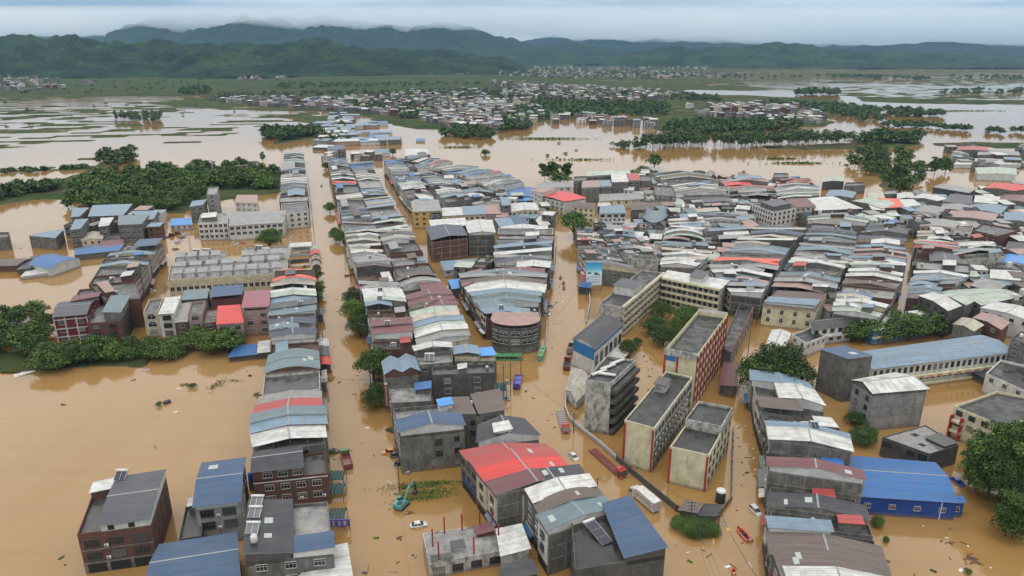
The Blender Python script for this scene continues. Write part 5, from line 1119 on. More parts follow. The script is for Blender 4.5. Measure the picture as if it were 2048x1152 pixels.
# --- upper right quarter
UR = [
 ('grey walled house with a white gabled roof by the canal street', 12, ((1838,592),(1895,621),(1922,611),(1867,585)), 'w','^','D',(4,2,'d')), ('house with a pale green roof right of the canal street', 10, ((1869,587),(1931,610),(1949,601),(1901,581)), 's','^','C',(2,2,'d')),
 ('broad pale green roof near the right edge', 9, ((1899,581),(1961,610),(2044,592),(1986,576)), 's','^','C',(3,1,'s')), ('lilac-grey flat tin roof near the right edge', 9, ((1941,570),(1986,586),(2015,572),(1963,559)), 'g','/','C',None),
 ('white roofed house with paired windows near the right edge', 9, ((1981,556),(2041,561),(2041,546),(1980,543)), 'w','/','W',(3,1,'s')), ('long white roof at the right edge above the school', 9, ((1962,616),(2064,644),(2084,626),(1991,604)), 'w','^','W',(4,1,'s')),
 ('small cream gabled roof behind the primary school', 8, ((1907,649),(1946,662),(1966,649),(1926,635)), 'y','^','C',None), ('rusty red roof behind the primary school', 8, ((1947,636),(2001,659),(2019,644),(1966,625)), 'p','^','K',(2,1,'s')),
 ('brick corner house with a wide brown roof near the right edge', 11, ((1945,460),(1996,472),(2042,459),(1966,446)), 'k','_','K',(4,3,'d')), ('pink walled house with a grey roof above the canal street', 9, ((1840,452),(1906,456),(1922,444),(1851,437)), 'g','^','P',(5,2,'s')),
 ('salmon and white roof near the right edge', 8, ((1891,434),(1986,442),(1996,428),(1906,419)), 'p','^','C',None), ('dark walled long house with a grey roof below the right grove', 11, ((1866,374),(1938,386),(1951,381),(1886,369)), 'g','/','D',None),
 ('scarlet roofed house at the far right edge', 11, ((1966,376),(2026,382),(2078,375),(1992,366)), 'R','^','C',(3,2,'s')), ('white roofed house with a cream front right of the arcade', 9, ((1823,396),(1874,402),(1896,397),(1846,387)), 'w','^','C',(2,2,'s')),
 ('pale green roof left of the orange roof', 10, ((1705,402),(1763,417),(1802,411),(1746,394)), 's','^','C',(5,2,'s')), ('orange tin roof in the right middle', 10, ((1764,416),(1809,414),(1796,400),(1756,399)), 'o','/','K',(4,2,'s')),
 ('white roof beside the orange tin roof', 10, ((1810,414),(1842,410),(1826,401),(1798,402)), 'w','/','W',(3,2,'s')), ('very wide white roof above a row of shops', 10, ((1630,421),(1725,417),(1666,395),(1613,400)), 'w','/','C',(9,2,'s')),
 ('olive arcaded house with a maroon roof', 12, ((1592,415),(1632,412),(1613,399),(1571,401)), 'm','/','Y',(4,4,'a')), ('grey lookout tower by the flooded plain', 12, ((1545,355),(1578,354),(1576,346),(1548,346)), 'k','_','C',(2,2,'d')),
 ('flat concrete house by the flooded river bend', 7, ((1688,372),(1731,370),(1729,364),(1692,365)), 'k','_','C',None), ('pale green roof by the flooded river bend', 7, ((1645,364),(1688,363),(1685,354),(1650,355)), 's','^','D',None),
 ('white wavy roofs behind the very wide white roof', 8, ((1652,392),(1705,396),(1712,384),(1660,380)), 'b','^','C',None), ('small house with tanks at the foot of the right grove', 8, ((1768,388),(1796,387),(1794,379),(1770,380)), 'w','_','C',None),
 ('cream curved roof behind the orange tin roof', 8, ((1735,398),(1770,396),(1762,383),(1735,386)), 'y','~','C',None), ('white roofs at the foot of the right grove', 8, ((1795,398),(1830,397),(1824,386),(1795,387)), 'w','^','C',None),
 ('pale warehouse at the far right', 6, ((1956,348),(2032,350),(2032,337),(1951,335)), 's','^','S',None), ('long white shed at the far right', 4, ((1908,329),(2042,329),(2036,318),(1914,319)), 'w','/','S',None), ('concrete house with a red roof at the far right', 9, ((1914,300),(1976,302),(1974,294),(1918,293)), 'r','^','C',(4,2,'s')), ('grey concrete hall at the far right', 8, ((1955,310),(2040,311),(2036,303),(1958,302)), 'g','^','C',(5,1,'s')),
 ('maroon wide roof at the far right edge', 9, ((1998,400),(2070,408),(2090,396),(2010,389)), 'm','^','C',None), ('steel-blue roof at the right edge in the upper town', 8, ((2010,440),(2070,448),(2080,430),(2010,424)), 'b','^','C',None), ('bright blue fence-walled hall at the right edge', 7, ((2008,502),(2070,512),(2080,492),(2016,486)), 'z','/','B',None), ('azure roofed hall at the right edge', 7, ((1994,524),(2064,532),(2076,512),(2010,508)), 'a','^','W',None), ('dark roofed hall below the azure one', 6, ((1985,540),(2070,546),(2080,530),(1995,526)), 'z','/','C',None),
 ('grey tin roof in the upper right terrace', 8, ((1880,418),(1935,424),(1950,410),(1890,405)), 'g','^','C',None), ('white-blue roof in the upper right terrace', 8, ((1940,420),(2000,428),(2015,412),(1952,406)), 'b','^','C',None), ('yellow fronted house in the upper right terrace', 9, ((1948,404),(1995,408),(2000,396),(1950,394)), 'w','/','O',(3,2,'s')), ('grey concrete terrace house below the scarlet far roof', 9, ((1890,404),(1942,408),(1945,394),(1900,391)), 'd','/','C',(3,2,'s')), ('white house with a blue awning at the upper right', 9, ((1830,424),(1878,430),(1890,416),(1838,411)), 'g','^','W',(3,2,'s')),
 ('blue tarpaulin roof by the shop row', 4, ((1785,446),(1830,446),(1826,436),(1788,436)), 'B','/','C',None), ('brick shop house below the very wide white roof', 8, ((1640,438),(1700,436),(1695,428),(1640,430)), 'p','/','K',(5,1,'s')), ('brick corner house under a dark terrace by the pink walled house', 9, ((1908,462),(1942,466),(1948,450),(1915,447)), 'c','_','W',(2,2,'s')),
]
for lab, h, q, rf, sh, wl, nn in UR:
    kw = {} if sh == '_' else {'rise': .9}
    sb(lab, h, q, rf, sh, 'u' if sh == '^' else 'v', wl, n=nn, **kw)
B = sb('white four-storey arcade building at a street corner', 12.5, ((1547,424),(1592,416),(1558,401),(1501,407)), 'd', '_', wall='W', n=(5, 4, 'a', 1.8, 1.9, 3.1), l=(9, 4, 'd', 1.6, 1.7, 3.1), name='arcade_building', cat='building'); B.hut(.2, .9, .2, .8, 2.5, 'd')
# ------------------------------------------------------------------ trees
def leaf_material(name, dark, mid, light):
    m, t, b = nodes_mat(name); q = NT(t)
    g = q.n('ShaderNodeNewGeometry'); r = q.n('ShaderNodeObjectInfo').outputs['Random']
    n = q.noise(q.coord('World'), 0.22, 3)
    f = q.math('ADD', q.math('MULTIPLY', g.outputs['Random Per Island'], 0.6), q.math('MULTIPLY', n, 0.4))
    col = q.ramp(f, [(0.25, dark), (0.52, mid), (0.80, light)])
    hs = q.n('ShaderNodeHueSaturation'); q.l(col, hs.inputs['Color']); q.l(q.math('ADD', q.math('MULTIPLY', r, 0.5), 0.75), hs.inputs['Value'])
    q.l(hs.outputs['Color'], b.inputs['Base Color']); b.inputs['Roughness'].default_value = 0.6; b.inputs['Specular IOR Level'].default_value = 0.25
    return m
M_LEAF = leaf_material('leaves_broad', (0.018, 0.038, 0.010), (0.056, 0.108, 0.020), (0.115, 0.185, 0.036))
M_LEAFD = leaf_material('leaves_dark', (0.015, 0.034, 0.012), (0.038, 0.078, 0.020), (0.080, 0.138, 0.032))
M_BARK = plain('bark', (0.075, 0.055, 0.040), 0.9); M_BARKP = plain('bark_pale', (0.30, 0.27, 0.23), 0.85)

def crown_arrays(seed, kind, n, size):
    """leaf sprays (bent quads) spread over the lobes of a crown of unit height about 1; returns vertices and faces"""
    rg = np.random.default_rng(seed); lobes = []
    if kind == 'round':
        lobes = [(0, 0, .62, .40)] + [(math.cos(a)*.34*rg.uniform(.8, 1.15), math.sin(a)*.34*rg.uniform(.8, 1.15), rg.uniform(.42, .66), rg.uniform(.24, .33)) for a in np.linspace(0, 6.28, 7)[:-1]+rg.uniform(0, 1)] + [(rg.uniform(-.18, .18), rg.uniform(-.18, .18), .84, .22) for _ in range(3)] + [(rg.uniform(-.3, .3), rg.uniform(-.3, .3), .35, .22) for _ in range(3)]
    elif kind == 'tall':
        lobes = [(rg.normal(0, .10), rg.normal(0, .10), z, .17*(1.15-abs(z-.55))*rg.uniform(.75, 1.2)) for z in np.linspace(.25, .95, 10)] + [(math.cos(a)*.19, math.sin(a)*.19, rg.uniform(.35, .8), rg.uniform(.10, .16)) for a in rg.uniform(0, 6.28, 8)]
    elif kind == 'slim':
        lobes = [(rg.normal(0, .05), rg.normal(0, .05), z, rg.uniform(.09, .15)) for z in np.linspace(.42, .95, 7)] + [(math.cos(a)*.12, math.sin(a)*.12, rg.uniform(.5, .85), rg.uniform(.06, .10)) for a in rg.uniform(0, 6.28, 4)]
    elif kind == 'bush':
        lobes = [(math.cos(a)*d, math.sin(a)*d, rg.uniform(.25, .55), rg.uniform(.28, .42)) for a, d in zip(rg.uniform(0, 6.28, 9), rg.uniform(0, .5, 9))] + [(0, 0, .5, .4)]
    lobes = np.array(lobes); w = lobes[:, 3]**2; pick = rg.choice(len(lobes), n, p=w/w.sum()); lo = lobes[pick]
    d = rg.normal(size=(n, 3)); d /= np.linalg.norm(d, axis=1)[:, None]; d[:, 2] = np.where(d[:, 2] < -.35, -d[:, 2]*.7, d[:, 2])
    rad = lo[:, 3]*np.clip(rg.normal(.93, .13, n), .45, 1.22)
    c = lo[:, :3] + d*rad[:, None]*np.array([1, 1, .85])
    nrm = d*.75 + rg.normal(size=(n, 3))*.42; nrm /= np.linalg.norm(nrm, axis=1)[:, None]
    t = np.cross(nrm, rg.normal(size=(n, 3))); t /= np.linalg.norm(t, axis=1)[:, None]; b = np.cross(nrm, t)
    s = size*rg.uniform(.55, 1.35, n)[:, None]; k = rg.uniform(.5, .9, n)[:, None]
    v = np.stack([c-t*s, c+b*s*k+nrm*s*.15, c+t*s, c-b*s*k+nrm*s*.15], 1).reshape(-1, 3)
    return v
def quads_mesh(name, v, mats, extra=None, mi=None):
    me = bpy.data.meshes.new(name); n = len(v)//4
    V = v; F = np.arange(n*4).reshape(n, 4)
    if extra is not None:
        ev, ef = extra; V = np.concatenate([v, np.array(ev)]); F = np.concatenate([F, np.array(ef)+len(v)])
    me.vertices.add(len(V)); me.vertices.foreach_set('co', V.astype(np.float32).ravel())
    me.loops.add(F.size); me.loops.foreach_set('vertex_index', F.ravel().astype(np.int32))
    me.polygons.add(len(F)); me.polygons.foreach_set('loop_start', np.arange(0, F.size, 4, dtype=np.int32)); me.polygons.foreach_set('loop_total', np.full(len(F), 4, dtype=np.int32))
    for q in mats: me.materials.append(q)
    if extra is not None: me.polygons.foreach_set('material_index', np.concatenate([np.zeros(n), np.ones(len(extra[1]))]).astype(np.int32))
    me.update(calc_edges=True); return me
def trunk_mb(kind, seed):
    rg = random.Random(seed); m = MB()
    if kind == 'round':
        m.tube([(0, 0, -.12), (.01, .005, .12), (.0, .0, .35)], .045, 7, 0, .03)
        for k in range(5):
            a = 6.28*k/5+rg.random(); m.tube([(0, 0, .22), (.14*math.cos(a), .14*math.sin(a), .40), (.30*math.cos(a), .30*math.sin(a), .60)], .022, 5, 0, .007)
    elif kind in ('tall', 'slim'):
        w = .018 if kind == 'tall' else .012
        m.tube([(0, 0, -.08), (.01, 0, .4), (.0, .015, .95)], w, 6, 0, w*.3)
        for k in range(6):
            a = rg.uniform(0, 6.28); z = rg.uniform(.3, .8); m.tube([(0, 0, z), (.15*math.cos(a), .15*math.sin(a), z+.10)], .007, 4, 0, .003)
    else:
        for k in range(4):
            a = 6.28*k/4+rg.random(); m.tube([(0, 0, -.1), (.15*math.cos(a), .15*math.sin(a), .25), (.32*math.cos(a), .32*math.sin(a), .5)], .03, 5, 0, .01)
    return m
TREES = {}
def tree_meshes(kind, var, lod):
    k = (kind, var, lod)
    if k not in TREES:
        n, s = {0: (8200, .0205), 1: (1800, .040), 2: (420, .08)}[lod]
        if kind == 'tall' or kind == 'slim': s *= .72
        mat = M_LEAFD if (kind == 'tall' and var == 1) or (kind == 'round' and var == 2) else M_LEAF
        cm = quads_mesh('crown', crown_arrays(hash_(kind)*7+var*13+lod, kind, n, s), [mat])
        TREES[k] = (cm, trunk_mb(kind, var).mesh('trunk', M_BARKP if kind == 'slim' else M_BARK))
    return TREES[k]
NTREE = [0]
def tree(px, py, hgt, kind='round', label=None, group=None, lod=None, wide=1.0, name='tree', z=-.6, rg=rnd, cat='tree'):
    p = P(px, py, 0); d = p.length; lod = lod if lod is not None else (0 if d < 260 else 1 if d < 600 else 2)
    cm, tm = tree_meshes(kind, rg.randint(0, 2), lod)
    r = empty(name, (p.x, p.y, z), rg.uniform(0, 6.28), label, cat, group); r.scale = (hgt*wide*rg.uniform(.9, 1.1), hgt*wide*rg.uniform(.9, 1.1), hgt)
    put('crown', cm, r); put('trunk', tm, r); NTREE[0] += 1
    return r
def grove(poly, n, h0, h1, kind, label, group, wide=1.0, seed=1, name='tree', mind=2.5, cat='tree', lod=None):
    """n trees at random places inside an outline on the ground, label shared by trees nothing tells apart"""
    rg = random.Random(seed); xs = [p[0] for p in poly]; ys = [p[1] for p in poly]; pts = []; tries = 0
    A = [P(x, y) for x, y in poly]; wx = [a.x for a in A]; wy = [a.y for a in A]
    while len(pts) < n and tries < n*60:
        tries += 1; x, y = rg.uniform(min(wx), max(wx)), rg.uniform(min(wy), max(wy))
        if not in_poly(np.array([x]), np.array([y]), [(a.x, a.y) for a in A])[0]: continue
        if any((x-a)**2+(y-b)**2 < mind*mind for a, b in pts): continue
        pts.append((x, y))
    for x, y in pts:
        u, v = px_of(x, y); tree(u, v, rg.uniform(h0, h1), kind if isinstance(kind, str) else rg.choice(kind), label, group, wide=wide, rg=rg, name=name, cat=cat, lod=lod)
# single trees one can point to
tree(1148, 476, 17, 'round', 'big dark round tree at the head of the central street', wide=1.05)
tree(1548, 790, 19, 'round', 'huge spreading tree behind the row by the white car', wide=.95, lod=0); tree(1520, 790, 13, 'round', 'darker tree left of the huge spreading tree', wide=1.1, lod=0); tree(1600, 768, 8, 'round', 'small tree right of the huge spreading tree', lod=0)
tree(540, 500, 13, 'round', 'spreading tree in front of the white hall by the plaza', wide=1.1, lod=0)
for i, (x, y, h) in enumerate(((707,612,9),(712,650,12),(722,640,7),(722,672,10),(748,762,12.5),(752,815,8.5),(672,482,9),(680,486,8),(660,425,8),(652,340,8))):
    tree(x, y, h, 'round', ['small round tree nearest the arched grey roof, main street', 'largest dark tree in the clump on the main street', 'smallest tree in the clump on the main street', 'loose-crowned tree ending the clump on the main street', 'round tree beside the rounded brick terrace on the main street', 'dark drooping tree beside the red vertical sign', 'street tree beside the beige roof on the main street', 'street tree right beside the beige roof street tree', 'lone street tree beside the brick walled cream roof', 'lone tree at the far end of the main street'][i], 'street trees on the main street', wide=.95, lod=0)
for i, (x, y, h) in enumerate(((634,560,7),(636,592,8),(638,606,6))): tree(x, y, h, 'tall', ['young street tree by the orange arched roof', 'young street tree by the white gabled roof', 'low street tree by the blue gabled roof, main street'][i], 'street trees on the main street', wide=1.3, lod=0)
for i, (x, y, h) in enumerate(((1322,642,9),(1306,672,9),(1326,692,9),(1366,648,8.5),(1380,642,7),(1358,678,8.5),(1256,712,7),(1275,690,3.5),(1350,660,6))):
    tree(x, y, h, 'round', ['schoolyard tree nearest the white-roofed teaching block', 'leftmost round tree of the schoolyard clump', 'schoolyard tree nearest the camera in the clump', 'schoolyard tree beside the tall red-striped block', 'small schoolyard tree at the corner of the red-striped block', 'schoolyard tree against the red-striped block', 'bushy tree beside the auditorium canopy', 'sapling standing alone in the schoolyard water', 'small tree in the middle of the schoolyard clump'][i], 'trees in the flooded schoolyard', wide=1.0, lod=0)
for i, (x, y, h) in enumerate(((1948,985,15),(1972,1000,18),(1998,1005,20),(2025,1010,19),(2050,1005,20),(1960,960,16),(1985,965,18),(2012,970,19),(2040,970,19),(2065,985,18),(1938,960,12),(2000,1030,14),(2035,1040,15))):
    tree(x, y, h, 'tall', 'tall dense tree in the clump at the right edge', 'tall trees at the right edge', wide=.95, lod=0)
tree(2010, 1072, 13, 'tall', 'slender forked tree standing out in front of the right clump', wide=1.1, lod=0); tree(2024, 1078, 11, 'tall', 'thinner sapling beside the slender forked tree', wide=1.0, lod=0)
grove([(1690,688),(1770,690),(1870,672),(1870,652),(1770,668),(1700,678)], 12, 8, 11, 'round', 'dark tree in the hedge before the blue-walled school wing', 'trees before the school wing', 1.15, 5, mind=5)
grove([(1745,905),(1690,895),(1680,880),(1700,840),(1720,842)], 3, 4, 6, 'round', 'small tree wedged behind the tall grey house', 'small trees behind the grey house', 1.2, 6)
grove([(-60,712),(-60,640),(40,630),(100,640),(105,690),(70,716)], 20, 7, 9.5, 'round', 'tree in the thick clump at the left edge', 'trees at the left edge', 1.2, 7, mind=5)
grove([(84,748),(84,722),(150,712),(230,705),(245,725),(180,742)], 10, 7.5, 9.5, 'round', 'bright green rounded tree in the hedge below the maroon mansion', 'rounded trees of the near hedge', 1.15, 8, mind=4.5)
grove([(235,722),(250,700),(370,694),(380,710),(330,722)], 13, 5, 6.8, 'round', 'dark low tree in the middle of the near hedge', 'dark trees of the near hedge', 1.3, 9, mind=4)
grove([(376,716),(385,690),(452,682),(466,700),(440,714)], 6, 7, 9.5, 'round', 'bright tree at the right end of the near hedge', 'rounded trees at the end of the near hedge', 1.2, 10, mind=4.5)
grove([(255,670),(285,660),(290,640),(265,640)], 2, 5, 6, 'round', 'small tree in the alley beside the cream arched house', 'alley trees', 1.1, 11)
grove([(135,418),(170,428),(330,441),(335,426),(400,402),(420,382),(545,382),(548,345),(480,335),(340,342),(230,345),(160,365)], 150, 8, 13, ['round', 'round', 'tall'], 'tree in the dense grove behind the left houses', 'trees of the dense left grove', 1.15, 12, mind=6.5)
grove([(1690,330),(1720,305),(1800,300),(1845,340),(1850,388),(1790,392),(1740,350)], 34, 10, 16, ['round', 'tall'], 'tree in the river-bend grove behind the right town', 'trees of the river-bend grove', 1.1, 13, mind=7)
tree(1868, 350, 17, 'tall', 'tall tree on the bank right of the river-bend grove', wide=1.3); tree(1890, 347, 16, 'tall', 'broad tree between the river-bend grove and the far sheds', wide=1.5); tree(1838, 366, 15, 'tall', 'tall tree ending the river-bend grove')
for i, (x, y, h) in enumerate(((1090,366,17),(1108,366,19),(1134,363,17),(1120,368,11))): tree(x, y, h, 'slim' if i < 3 else 'round', 'slender tree in the group by the waterside', 'slender trees by the waterside', wide=1.6)
tree(970, 310, 9, 'bush', 'round bush standing alone in the flood', wide=1.2); tree(1308, 335, 14, 'round', 'feathery tree clump in the flood before the plain', wide=1.0); tree(1285, 345, 9, 'bush', 'low tree left of the feathery clump'); tree(1270, 352, 8, 'bush', 'low bush at the edge of the grey apartments', wide=1.4)
tree(525, 322, 10, 'tall', 'thin tree at the corner of the left grove by the street'); tree(785, 310, 8, 'round', 'round tree between the sheds beyond the lane')
for i, (x, y) in enumerate(((1358,1040),(1378,1056),(1400,1062),(1420,1054),(1388,1042),(1412,1040))): tree(x, y+10, 3.6, 'bush', 'leafy shrub of the green clump by the rusty fence', 'shrubs by the rusty fence', wide=1.15, lod=0, name='shrub', cat='shrub')
for x, y, h, lab in ((1752,1050,3.2,'leafy weed clump beside the warehouse'), (1773,1083,1.6,'tuft of leaves floating near the row of houses'), (1757,1022,2.6,'shrub against the blue warehouse'), (385,775,2.2,'shrub stump with rubble in the open water at the left'), (318,812,2.0,'leafy branch beside the overturned tank in the water'), (500,752,.9,'small ball of weed near the main street row'), (1937,1147,1.6,'bush at the bottom right corner')):
    tree(x, y, h, 'bush', lab, wide=.9, lod=0, name='shrub', cat='shrub', z=-.2)
# small houses packed into the gaps of the crowded blocks, past the count of houses kept one by one
def packed_houses():
    rg = random.Random(77); m = MB(); mats = [WALL['C'], WALL['D'], WALL['W'], WALL['K'], ROOF['w'], ROOF['g'], ROOF['b'], ROOF['t'], ROOF['p'], ROOF['c'], M_SLAB, M_SLABL, M_GLASS, ROOF['o'], ROOF['s']]
    blocks = [([(1158,480),(1188,540),(1285,552),(1330,545),(1410,552),(1500,505),(1500,445),(1480,405),(1330,405),(1262,440),(1300,470),(1205,468)], 95), ([(1190,400),(1300,405),(1480,445),(1600,435),(1560,372),(1300,354),(1180,384)], 60), ([(1600,455),(1625,432),(1850,445),(1840,475),(1740,475)], 30), ([(1830,405),(2050,385),(2050,640),(1960,640),(1905,570),(1850,470)], 80), ([(790,332),(900,425),(1000,425),(1060,404),(1000,382),(870,338)], 36), ([(992,462),(1105,458),(1090,430),(985,430)], 14), ([(140,490),(330,482),(320,440),(150,450)], 12), ([(650,330),(700,322),(790,325),(770,318),(655,312)], 12), ([(1640,640),(1660,600),(1670,640)], 3), ([(930,570),(985,545),(985,540),(925,545)], 4)]
    feet = [(np.array([a for a, b in f]), np.array([b for a, b in f]), f) for f in FOOT]; done = []
    for poly, n in blocks:
        xs = [p[0] for p in poly]; ys = [p[1] for p in poly]; k = t = 0
        while k < n and t < n*60:
            t += 1; a, b = rg.uniform(min(xs), max(xs)), rg.uniform(min(ys), max(ys))
            if not in_poly(np.array([a]), np.array([b]), poly)[0]: continue
            p = P(a, b); q = (np.array([p.x]), np.array([p.y]))
            if any(fx.min()-1 < p.x < fx.max()+1 and fy.min()-1 < p.y < fy.max()+1 and in_poly(*q, f)[0] for fx, fy, f in feet): continue
            if any((p.x-x)**2+(p.y-y)**2 < 38 for x, y in done): continue
            done.append((p.x, p.y)); k += 1
            w, d, h = rg.uniform(2.6, 4.6), rg.uniform(3, 5.5), rg.uniform(4.5, 9.5); an = rg.choice([.05, .12, -.2, -.3])+rg.gauss(0, .05); c, s = math.cos(an), math.sin(an); T = lambda x, y, z: (p.x+x*c-y*s, p.y+x*s+y*c, z)
            wm = rg.choice([0, 0, 0, 1, 2, 2, 3]); m.hexa([T(-w, -d, -1.3), T(w, -d, -1.3), T(w, d, -1.3), T(-w, d, -1.3)], [T(-w, -d, h), T(w, -d, h), T(w, d, h), T(-w, d, h)], wm)
            rm = rg.choice([4, 4, 5, 5, 6, 7, 8, 9, 10, 10, 11, 14])
            if rm in (10, 11):
                for x0, x1, y0, y1 in ((-w, w, -d, -d+.25), (-w, w, d-.25, d), (-w, -w+.25, -d+.26, d-.26), (w-.25, w, -d+.26, d-.26)): m.hexa([T(x0, y0, h), T(x1, y0, h), T(x1, y1, h), T(x0, y1, h)], [T(x0, y0, h+.8), T(x1, y0, h+.8), T(x1, y1, h+.8), T(x0, y1, h+.8)], wm)
                m.hexa([T(-w+.3, -d+.3, h), T(w-.3, -d+.3, h), T(w-.3, d-.3, h), T(-w+.3, d-.3, h)], [T(-w+.3, -d+.3, h+.1), T(w-.3, -d+.3, h+.1), T(w-.3, d-.3, h+.1), T(-w+.3, d-.3, h+.1)], rm)
                if rg.random() < .6: x, y = rg.uniform(-w*.5, w*.2), rg.uniform(-d*.4, d*.3); m.hexa([T(x, y, h+.1), T(x+2.2, y, h+.1), T(x+2.2, y+2.4, h+.1), T(x, y+2.4, h+.1)], [T(x, y, h+2.5), T(x+2.2, y, h+2.5), T(x+2.2, y+2.4, h+2.5), T(x, y+2.4, h+2.5)], rg.choice([0, 2, 6, 8]))
            else: r = rg.uniform(.4, 1.3); m.hexa([T(-w-.3, -d-.3, h+.05), T(w+.3, -d-.3, h+.05), T(w+.3, d+.3, h+r), T(-w-.3, d+.3, h+r)], [T(-w-.3, -d-.3, h+.17), T(w+.3, -d-.3, h+.17), T(w+.3, d+.3, h+r+.12), T(-w-.3, d+.3, h+r+.12)], rm)
            z = h-2.4
            while z > 1:
                for x in (-w*.5, w*.5): m.face([T(x-.7, -d-.03, z), T(x+.7, -d-.03, z), T(x+.7, -d-.03, z+1.4), T(x-.7, -d-.03, z+1.4)], 12)
                z -= 3.2
    return tag(m.build('packed_small_houses', mats), 'small houses packed into the gaps between the rows', 'houses', kind='stuff')
packed_houses()
# far woods, beyond counting: one mass
def far_woods():
    rg = np.random.default_rng(5); proto = {k: [crown_arrays(50+i, k, n, s) for i in range(3)] for k, n, s in (('round', 70, .16), ('slim', 46, .085), ('bush', 46, .22))}
    groups = [ # outline, count, height range, kind, width
     ([(226,243),(226,234),(322,234),(324,247),(290,249)], 90, 10, 14, 'slim', 1.5), ([(527,280),(528,268),(640,262),(640,272),(560,282)], 80, 10, 15, 'round', 1.0), ([(180,335),(205,318),(262,308),(268,322),(215,338)], 26, 8, 13, 'round', 1.2), ([(0,343),(80,340),(170,334),(170,337),(60,345),(0,348)], 26, 3, 6, 'bush', 1.3), ([(-60,400),(40,384),(130,372),(130,378),(30,396),(-60,412)], 40, 6, 11, 'round', 1.2),
     ([(1268,299),(1480,296),(1482,287),(1330,284),(1290,292)], 150, 12, 17, 'slim', 1.25), ([(1480,298),(1600,294),(1740,290),(1740,284),(1600,278),(1480,284)], 170, 12, 16, 'slim', 1.3), ([(1330,272),(1600,262),(1600,240),(1500,248),(1400,244),(1330,250)], 230, 9, 13, 'round', 1.1), ([(1720,290),(1840,288),(1840,278),(1740,275)], 60, 10, 14, 'round', 1.0),
     ([(1590,192),(1675,192),(1680,186),(1595,186)], 60, 14, 18, 'round', .9), ([(1500,205),(1700,212),(1780,245),(1720,243),(1640,225),(1520,212)], 120, 8, 13, 'round', 1.1), ([(1720,232),(1880,235),(1890,230),(1800,222),(1700,218)], 90, 9, 13, 'round', 1.2), ([(1760,256),(1870,260),(1940,265),(1940,260),(1840,252),(1760,250)], 60, 6, 11, 'round', 1.1), ([(1970,270),(2060,268),(2060,263),(1975,264)], 14, 6, 10, 'round', 1.1),
     ([(1880,190),(2200,186),(2200,178),(1900,180)], 80, 8, 12, 'round', 1.2), ([(1640,155),(1860,162),(1860,158),(1660,150)], 90, 10, 16, 'round', 1.2), ([(1900,160),(2200,158),(2200,152),(1900,152)], 70, 10, 14, 'round', 1.2), ([(1340,200),(1440,205),(1440,195),(1350,190)], 40, 9, 13, 'round', 1.2),
     ([(420,200),(700,192),(1000,200),(1340,200),(1340,190),(1000,180),(700,185),(430,192)], 330, 8, 13, 'round', 1.2), ([(1040,240),(1330,232),(1340,212),(1080,205),(1030,220)], 300, 9, 14, 'round', 1.2), ([(880,275),(985,280),(988,268),(940,258),(890,268)], 75, 8, 12, 'round', 1.2), ([(1000,265),(1060,258),(1050,235),(1010,240)], 50, 9, 14, 'round', 1.2), ([(690,215),(860,235),(950,225),(860,200),(700,205)], 230, 8, 12, 'round', 1.2), ([(800,238),(850,238),(850,232),(800,232)], 16, 9, 13, 'round', 1.2),
     ([(360,190),(420,190),(420,178),(365,178)], 30, 12, 16, 'round', 1.2), ([(540,178),(700,176),(700,168),(560,168)], 60, 8, 12, 'round', 1.3), ([(700,176),(960,172),(960,166),(700,168)], 50, 8, 12, 'round', 1.3), ([(1000,152),(1480,156),(1480,150),(1000,142)], 220, 10, 15, 'round', 1.3), ([(1490,160),(1640,158),(1640,150),(1490,152)], 14, 10, 16, 'round', 1.3), ([(620,290),(700,288),(690,262),(640,264)], 20, 6, 9, 'round', 1.1), ([(0,200),(640,192),(640,230),(300,262),(0,262)], 24, 3, 6, 'bush', 1.2), ([(650,215),(690,220),(690,262),(660,268)], 10, 6, 9, 'round', 1.0), ([(0,190),(200,188),(400,176),(400,158),(200,165),(0,190)], 40, 6, 10, 'round', 1.2),
     ([(900,272),(1300,268),(1300,300),(960,330),(900,300)], 10, 1.5, 3, 'bush', 1.6), ([(1220,290),(1290,292),(1290,300),(1225,298)], 16, 5, 9, 'round', 1.2), ([(1500,305),(1800,310),(1700,345),(1560,330)], 8, 1, 2, 'bush', 2.5)]
    V, trunks = [], ([], [])
    for poly, n, h0, h1, kind, wd in groups:
        xs = np.array([p[0] for p in poly]); ys = np.array([p[1] for p in poly]); k = 0
        while k < n:
            x, y = rg.uniform(xs.min(), xs.max(), 400), rg.uniform(ys.min(), ys.max(), 400); ok = in_poly(x, y, poly)
            for a, b in list(zip(x[ok], y[ok]))[:n-k]:
                p = P(a, b); h = rg.uniform(h0, h1); v = proto[kind][rg.integers(3)]; t = rg.uniform(0, 6.28); c, s = math.cos(t), math.sin(t)
                w = np.stack([(v[:, 0]*c-v[:, 1]*s)*h*wd, (v[:, 0]*s+v[:, 1]*c)*h*wd, v[:, 2]*h], 1)+np.array([p.x, p.y, -.3]); V.append(w); k += 1
                if kind == 'slim':
                    e, f = trunks; i = len(e); r = .22
                    e += [(p.x-r, p.y-r, -.5), (p.x+r, p.y-r, -.5), (p.x+r*.5, p.y, h*.9), (p.x-r*.5, p.y, h*.9), (p.x, p.y+r, -.5), (p.x, p.y+r, h*.9)]; f += [(i, i+1, i+2, i+3), (i+1, i+4, i+5, i+2), (i+4, i, i+3, i+5)]
    return tag(put('far_woods', quads_mesh('far_woods', np.concatenate(V), [M_LEAFD, M_BARKP], trunks)), 'far groves and tree lines across the flooded plain', 'woods', kind='stuff')
far_woods()

